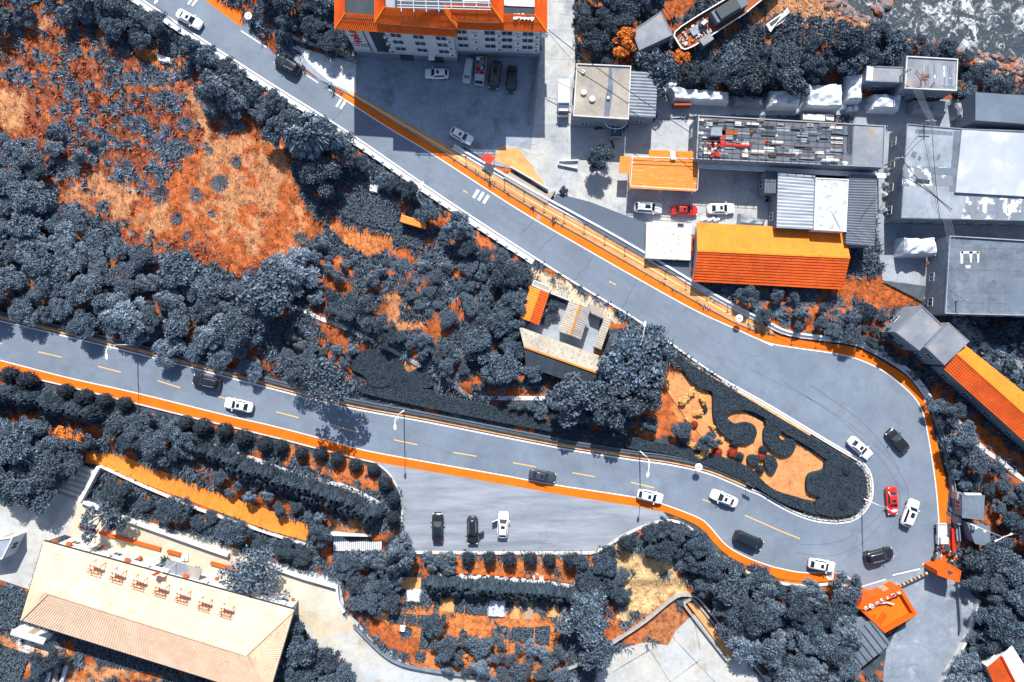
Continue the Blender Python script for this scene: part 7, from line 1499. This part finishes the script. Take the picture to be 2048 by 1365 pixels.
# island bed
ISL = [(1262, 880), (1290, 780), (1345, 712), (1420, 757), (1540, 825), (1660, 895), (1722, 932), (1736, 965), (1732, 1005), (1705, 1032), (1640, 1034), (1560, 1002), (1490, 968), (1400, 932), (1270, 908)]
mb = MB(); mb.prism(pl(smooth([(1325, 760), (1360, 745), (1420, 790), (1500, 830), (1600, 890), (1690, 950), (1690, 990), (1650, 1005), (1560, 985), (1490, 950), (1430, 915), (1400, 870), (1360, 820)], 4, True)), -.3, .03); isl = mb.build('planting_bed', M['bed']); tag(isl, kind='structure')
def hedge(px, h, label, seed=0, sm=True, dens=24, m=None, name='hedge', leaf=.1):
    q = smooth(px, 4, True) if sm else px; poly = pl(q, h); c = cent(poly); zb = -.15
    t = thing(name, label, 'hedge', (c[0], c[1], zb)); mb = MB(); ip = inset(poly, .14)
    n = len(poly); a = sum(poly[i][0] * poly[(i + 1) % n][1] - poly[(i + 1) % n][0] * poly[i][1] for i in range(n))
    mb.prism(poly, zb, h - .1); mb.build('branches', M['hedge'] if m is None else m, t)
    lv = MB(); r_ = random.Random(seed); xs_ = np.array([p[0] for p in poly]); ys_ = np.array([p[1] for p in poly]); A_ = abs(a) / 2
    k = int(A_ * dens * 1.7); X = np.random.RandomState(seed).uniform(xs_.min(), xs_.max(), int(k * (np.ptp(xs_) * np.ptp(ys_)) / max(A_, .1))); Y = np.random.RandomState(seed + 1).uniform(ys_.min(), ys_.max(), len(X)); ok = inpoly(X, Y, poly)
    for x, y in zip(X[ok], Y[ok]):
        z = h - .1 + r_.random() * .14; a_ = r_.random() * 6.3; s_ = leaf * r_.uniform(.7, 1.3); dx, dy = math.cos(a_) * s_, math.sin(a_) * s_; tl = r_.uniform(-.8, .8) * s_; t2 = r_.uniform(-.8, .8) * s_
        lv.add([(x - dx, y - dy, z - t2), (x + dy * .7, y - dx * .7, z + tl), (x + dx, y + dy, z + t2), (x - dy * .7, y + dx * .7, z - tl)], [(0, 1, 2, 3)])
    tag(lv.build('leaves', M['hedge'] if m is None else m, t), kind='stuff'); return t
hedge([(1345, 708), (1420, 752), (1540, 824), (1660, 896), (1708, 925), (1690, 932), (1655, 920), (1620, 895), (1590, 878), (1562, 862), (1532, 838), (1500, 822), (1470, 822), (1455, 834), (1470, 848), (1488, 845), (1505, 848), (1514, 862), (1510, 878), (1490, 888), (1462, 880), (1440, 862), (1428, 835), (1426, 800), (1424, 783), (1405, 778), (1385, 765), (1370, 745)], .9, 'dark clipped hedge with first spiral scroll beside upper road', 1)
hedge([(1530, 840), (1534, 850), (1528, 865), (1530, 885), (1545, 902), (1565, 912), (1582, 908), (1592, 895), (1590, 882), (1578, 878), (1568, 882), (1559, 875), (1562, 864), (1550, 850)], .9, 'second spiral scroll hedge on the orange island bed', 2)
hedge([(1655, 922), (1690, 930), (1718, 932), (1732, 955), (1732, 1000), (1708, 1028), (1668, 1034), (1635, 1026), (1632, 1008), (1640, 995), (1618, 985), (1614, 965), (1622, 948), (1648, 940)], .95, 'broad clipped hedge filling the hairpin island tip', 3)
hedge([(1255, 872), (1300, 884), (1345, 890), (1400, 902), (1450, 916), (1500, 936), (1530, 966), (1560, 985), (1610, 1000), (1640, 1020), (1636, 1030), (1590, 1016), (1550, 998), (1515, 976), (1480, 958), (1400, 926), (1320, 906), (1255, 896)], .85, 'dark clipped hedge along the lower road side of the island', 4)
hedge([(1500, 912), (1516, 912), (1520, 925), (1508, 932), (1496, 924)], .9, 'oval clipped shrub between round bushes on the island', 5); hedge([(1532, 912), (1548, 914), (1556, 930), (1550, 945), (1540, 946), (1530, 930)], .9, 'lobed clipped shrub on the orange island bed', 6)
hedge([(720, 785), (850, 815), (1000, 845), (1130, 868), (1250, 886), (1256, 872), (1180, 862), (1080, 838), (980, 810), (880, 790), (860, 780), (800, 775), (730, 770)], .8, 'long dark clipped hedge above the lower road wall', 7)
hedge([(700, 715), (730, 700), (775, 702), (800, 722), (815, 745), (840, 735), (858, 750), (862, 775), (800, 776), (740, 772), (728, 752), (705, 740)], .8, 'lobed dark clipped hedge bed on the slope above lower road', 8); hedge([(732, 748), (750, 742), (770, 750), (778, 770), (752, 775), (735, 766)], 1.0, 'rounded hedge dome within the lobed hedge bed', 9)
hedge([(1100, 828), (1112, 824), (1124, 830), (1128, 844), (1112, 850), (1102, 842)], 1.0, 'small round hedge dome above the long hedge', 10)
# conifer hedges with drooping tips : each conifer one thing
def conifer_proto(seed):
    r_ = random.Random(seed); mb = MB(); core = MB()
    blobs = [(r_.uniform(-.5, .5), r_.uniform(-.5, .5), 1.5 + .5 * k * .5, .95 - .1 * k, 1.1) for k in range(4)]; blob_core(core, blobs, .75)
    for k in range(420):
        a = r_.random() * 6.28; z = r_.uniform(.5, 3.1); rad = 1.25 * (1 - (z / 3.6) ** 2) + r_.uniform(-.1, .3); d = Vector((math.cos(a), math.sin(a), 0)); p = d * rad * .55 + Vector((0, 0, z + .25)); e = d * rad * 1.15 + Vector((0, 0, z - r_.uniform(.2, .55))); s_ = Vector((-d.y, d.x, 0)) * r_.uniform(.09, .17); m_ = (p + e) / 2 + Vector((0, 0, .15))
        mb.add([p - s_ * .5, p + s_ * .5, m_ + s_, e, m_ - s_], [(0, 1, 2, 3, 4)])
    return mb.mesh('branches', M['leaf_conifer']), core.mesh('inner_foliage', M['leaf_core'])
CON = [conifer_proto(s) for s in (1, 2, 3)]
def conifer(px, py, rpx, label, group, hs=1.0):
    sc = rpx * S / 1.35; k = (CAMH - 2 * sc) / CAMH; gx_, gy_ = 1024 + (px - 1024) * k, 682.5 + (py - 682.5) * k; p = W(gx_, gy_); P = rnd.choice(CON)
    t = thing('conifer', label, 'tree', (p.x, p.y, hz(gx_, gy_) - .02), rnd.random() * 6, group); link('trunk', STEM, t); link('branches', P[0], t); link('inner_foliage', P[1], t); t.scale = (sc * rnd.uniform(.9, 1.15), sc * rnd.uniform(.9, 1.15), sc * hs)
def row(pts, step, rpx, label, group, jit=4, hs=1.0):
    for x, y in resample(smooth(pts, 5), step): conifer(x + rnd.uniform(-jit, jit), y + rnd.uniform(-jit, jit), rpx * rnd.uniform(.85, 1.15), label, group, hs)
row([(380, 895), (450, 920), (540, 955), (620, 980), (700, 1010), (760, 1035)], 17, 17, 'drooping conifer in the dense hedge row above the brick path', 'conifer hedge above the brick path'); row([(470, 940), (560, 975), (650, 1005), (740, 1032)], 19, 15, 'drooping conifer in the dense hedge row above the brick path', 'conifer hedge above the brick path')
row([(860, 1172), (950, 1177), (1060, 1187), (1190, 1196)], 15, 15, 'drooping conifer in the hedge between stools and garden plots', 'conifer hedge above the plots'); row([(865, 1184), (960, 1188), (1080, 1196), (1170, 1202)], 17, 12, 'drooping conifer in the hedge between stools and garden plots', 'conifer hedge above the plots')
row([(0, 790), (60, 800), (120, 815), (190, 830)], 18, 18, 'drooping conifer beside the clipped bush row of the lower road', 'conifers beside the lower road bushes'); row([(1300, 1075), (1345, 1065), (1400, 1090), (1440, 1130), (1490, 1150)], 17, 15, 'drooping conifer along the rim of the planted bank', 'conifers on the planted bank')
# ------------------------------------------------------------------ rocks on the shore and rubble
def rock_mesh(seed):
    r_ = random.Random(seed); bm = bmesh.new(); bmesh.ops.create_icosphere(bm, subdivisions=2, radius=1)
    for v in bm.verts: v.co *= r_.uniform(.7, 1.15); v.co.z *= .7
    me_ = bpy.data.meshes.new('rock'); bm.to_mesh(me_); bm.free(); me_.materials.append(M['rock']); return me_
ROCK = [rock_mesh(s) for s in range(5)]
def rocks(poly, n, smin, smax, label, group):
    xs_ = [p[0] for p in poly]; ys_ = [p[1] for p in poly]; k = 0
    while k < n:
        x, y = rt.uniform(min(xs_), max(xs_)), rt.uniform(min(ys_), max(ys_))
        if not inpoly(np.array([x]), np.array([y]), poly)[0]: continue
        k += 1; o = link('rock', rt.choice(ROCK)); p = W(x, y); s_ = rt.uniform(smin, smax); o.location = (p.x, p.y, max(hz(x, y), -.9) + s_ * .1); o.scale = (s_, s_ * rt.uniform(.6, 1), s_ * rt.uniform(.6, 1)); o.rotation_euler = (0, 0, rt.random() * 6); tag(o, label, 'rock', group)
rocks([(1645, 0), (1690, 0), (1745, 34), (1735, 52), (1690, 40), (1650, 20)], 70, .2, .8, 'jagged orange brown rock at the edge of the shingle', 'rocks by the shingle'); rocks([(1750, 0), (1785, 0), (1785, 18), (1752, 16)], 5, .6, 1.3, 'rust coloured rock standing in the surf', 'rocks in the surf'); rocks([(1800, 72), (1870, 72), (1940, 95), (2048, 115), (2048, 150), (1950, 125), (1880, 100), (1810, 95)], 90, .15, .7, 'grey and rust rock along the waterline', 'rocks along the waterline'); rocks([(1960, 125), (2048, 130), (2048, 165), (1980, 155)], 22, .2, .6, 'pale rock on the red shore slope', 'rocks on the shore slope')
# ------------------------------------------------------------------ grass, undergrowth and stones (uncountable)
rs = np.random.RandomState(5)
def scatter(n, wild, fn, name, m, seed):
    r_ = np.random.RandomState(seed); X = r_.uniform(-60, 2110, n); Y = r_.uniform(-60, 1425, n); I = ((X - gx[0]) / STEP).astype(int); J = ((Y - gy[0]) / STEP).astype(int)
    ok = (~NOB[J, I]) & (sea[J, I] < .3) & wild(X, Y, GC[J, I], I, J); return X[ok], Y[ok], I[ok], J[ok]
NOB = HARD.copy()
for P_ in BUILT[-7:] + HEDGES + [BUILT[15], [(1320, 750), (1425, 770), (1500, 815), (1700, 930), (1740, 990), (1690, 1040), (1560, 1000), (1430, 915), (1400, 870)], [(1060, 560), (1250, 640), (1200, 720), (1030, 660)], [(1590, 1000), (1760, 920), (1760, 1060), (1620, 1060)], [(1650, 1160), (1850, 1160), (1850, 1350), (1690, 1350)], [(640, 1060), (780, 1060), (780, 1110), (640, 1110)]] + [p[0] for p in plots]: NOB |= inpoly(GX, GY, P_)
built = np.zeros(GX.shape, bool)
for P_ in BUILT[:1] + BUILT[1:12]: pass
def blades(n, seed, hgt, wid, per, cmul, name, keep):
    X, Y, I, J = scatter(n, keep, None, name, None, seed); r_ = np.random.RandomState(seed + 1); k = len(X)
    zz = np.array([hz(x, y) for x, y in zip(X, Y)]); bx = (X - 1024) * S; by = (682.5 - Y) * S; V = []; C = []
    for _ in range(per):
        a = r_.uniform(0, 6.28, k); L_ = hgt * r_.uniform(.5, 1.3, k); w_ = wid * r_.uniform(.6, 1.3, k); lean = r_.uniform(.35, 1.0, k); ox = r_.uniform(-.25, .25, k); oy = r_.uniform(-.25, .25, k)
        dx, dy = np.cos(a), np.sin(a); x0, y0 = bx + ox, by + oy
        V.append(np.stack([np.stack([x0 - dy * w_, y0 + dx * w_, zz - .03], -1), np.stack([x0 + dy * w_, y0 - dx * w_, zz - .03], -1), np.stack([x0 + dx * L_ * lean, y0 + dy * L_ * lean, zz + L_ * np.sqrt(np.clip(1.15 - lean ** 2, .05, 1))], -1)], 1))
        c = GC[J, I] * cmul * r_.uniform(.6, 1.5, k)[:, None]; C.append(np.repeat(c[:, None, :], 3, 1))
    V = np.concatenate(V).reshape(-1, 3); C = np.concatenate(C).reshape(-1, 3); nf = len(V) // 3
    me_ = bpy.data.meshes.new(name); me_.vertices.add(len(V)); me_.vertices.foreach_set('co', V.astype(np.float32).ravel()); me_.loops.add(nf * 3); me_.loops.foreach_set('vertex_index', np.arange(nf * 3, dtype=np.int32)); me_.polygons.add(nf); me_.polygons.foreach_set('loop_start', np.arange(0, nf * 3, 3, dtype=np.int32)); me_.update(calc_edges=True); me_.validate()
    at = me_.attributes.new('gc', 'FLOAT_COLOR', 'POINT'); at.data.foreach_set('color', np.concatenate([C, np.ones((len(C), 1))], 1).astype(np.float32).ravel()); me_.materials.append(M['tuft']); return link(name, me_)
isdark = lambda X, Y, c, I, J: (c[:, 0] < .2)
isor = lambda X, Y, c, I, J: (c[:, 0] >= .2)
tag(blades(100000, 71, .9, .14, 6, 1.75, 'undergrowth', lambda X, Y, c, I, J: isdark(X, Y, c, I, J)), 'low slate coloured undergrowth between trees', 'undergrowth', kind='stuff')
tag(blades(70000, 73, .4, .055, 5, 1.0, 'dry_grass', isor), 'dry orange grass on banks and field', 'grass', kind='stuff')
mb = MB(); r_ = random.Random(4)
for k in range(3800):
    x, y = r_.uniform(0, 660), r_.uniform(0, 560)
    if k > 3000: x, y = r_.choice([(r_.uniform(1530, 1740), r_.uniform(-5, 60)), (r_.uniform(1040, 1250), r_.uniform(540, 640)), (r_.uniform(1900, 2048), r_.uniform(640, 760))])
    if k <= 3000 and not inpoly(np.array([x]), np.array([y]), FIELD)[0]: continue
    i, j = int((x - gx[0]) / STEP), int((y - gy[0]) / STEP)
    if HARD[j, i]: continue
    p = W(x, y); s_ = r_.uniform(.03, .1) * (1.6 if k > 3000 else 1); mb.box((p.x, p.y, hz(x, y) + s_ * .3), (s_ * 2, s_ * 1.5, s_ * 1.4), r_.random() * 3)
tag(mb.build('field_stones', M['stone']), 'small pale stones scattered over the dry field', 'stones', kind='stuff')
mb = MB(); r_ = random.Random(14)
for x, y in resample(offset([p for p in TIP] + [p for p in LU if p[0] > 1600], -6), 2.5):
    for k in range(2): p = W(x + r_.uniform(-4, 4), y + r_.uniform(-4, 4)); s_ = r_.uniform(.06, .14); mb.box((p.x, p.y, .1), (s_ * 2, s_ * 1.6, .3), r_.random() * 3)
tag(mb.build('edging_pebbles', M['stone']), 'pale pebbles edging the hedge at the island tip', 'pebbles', kind='stuff')
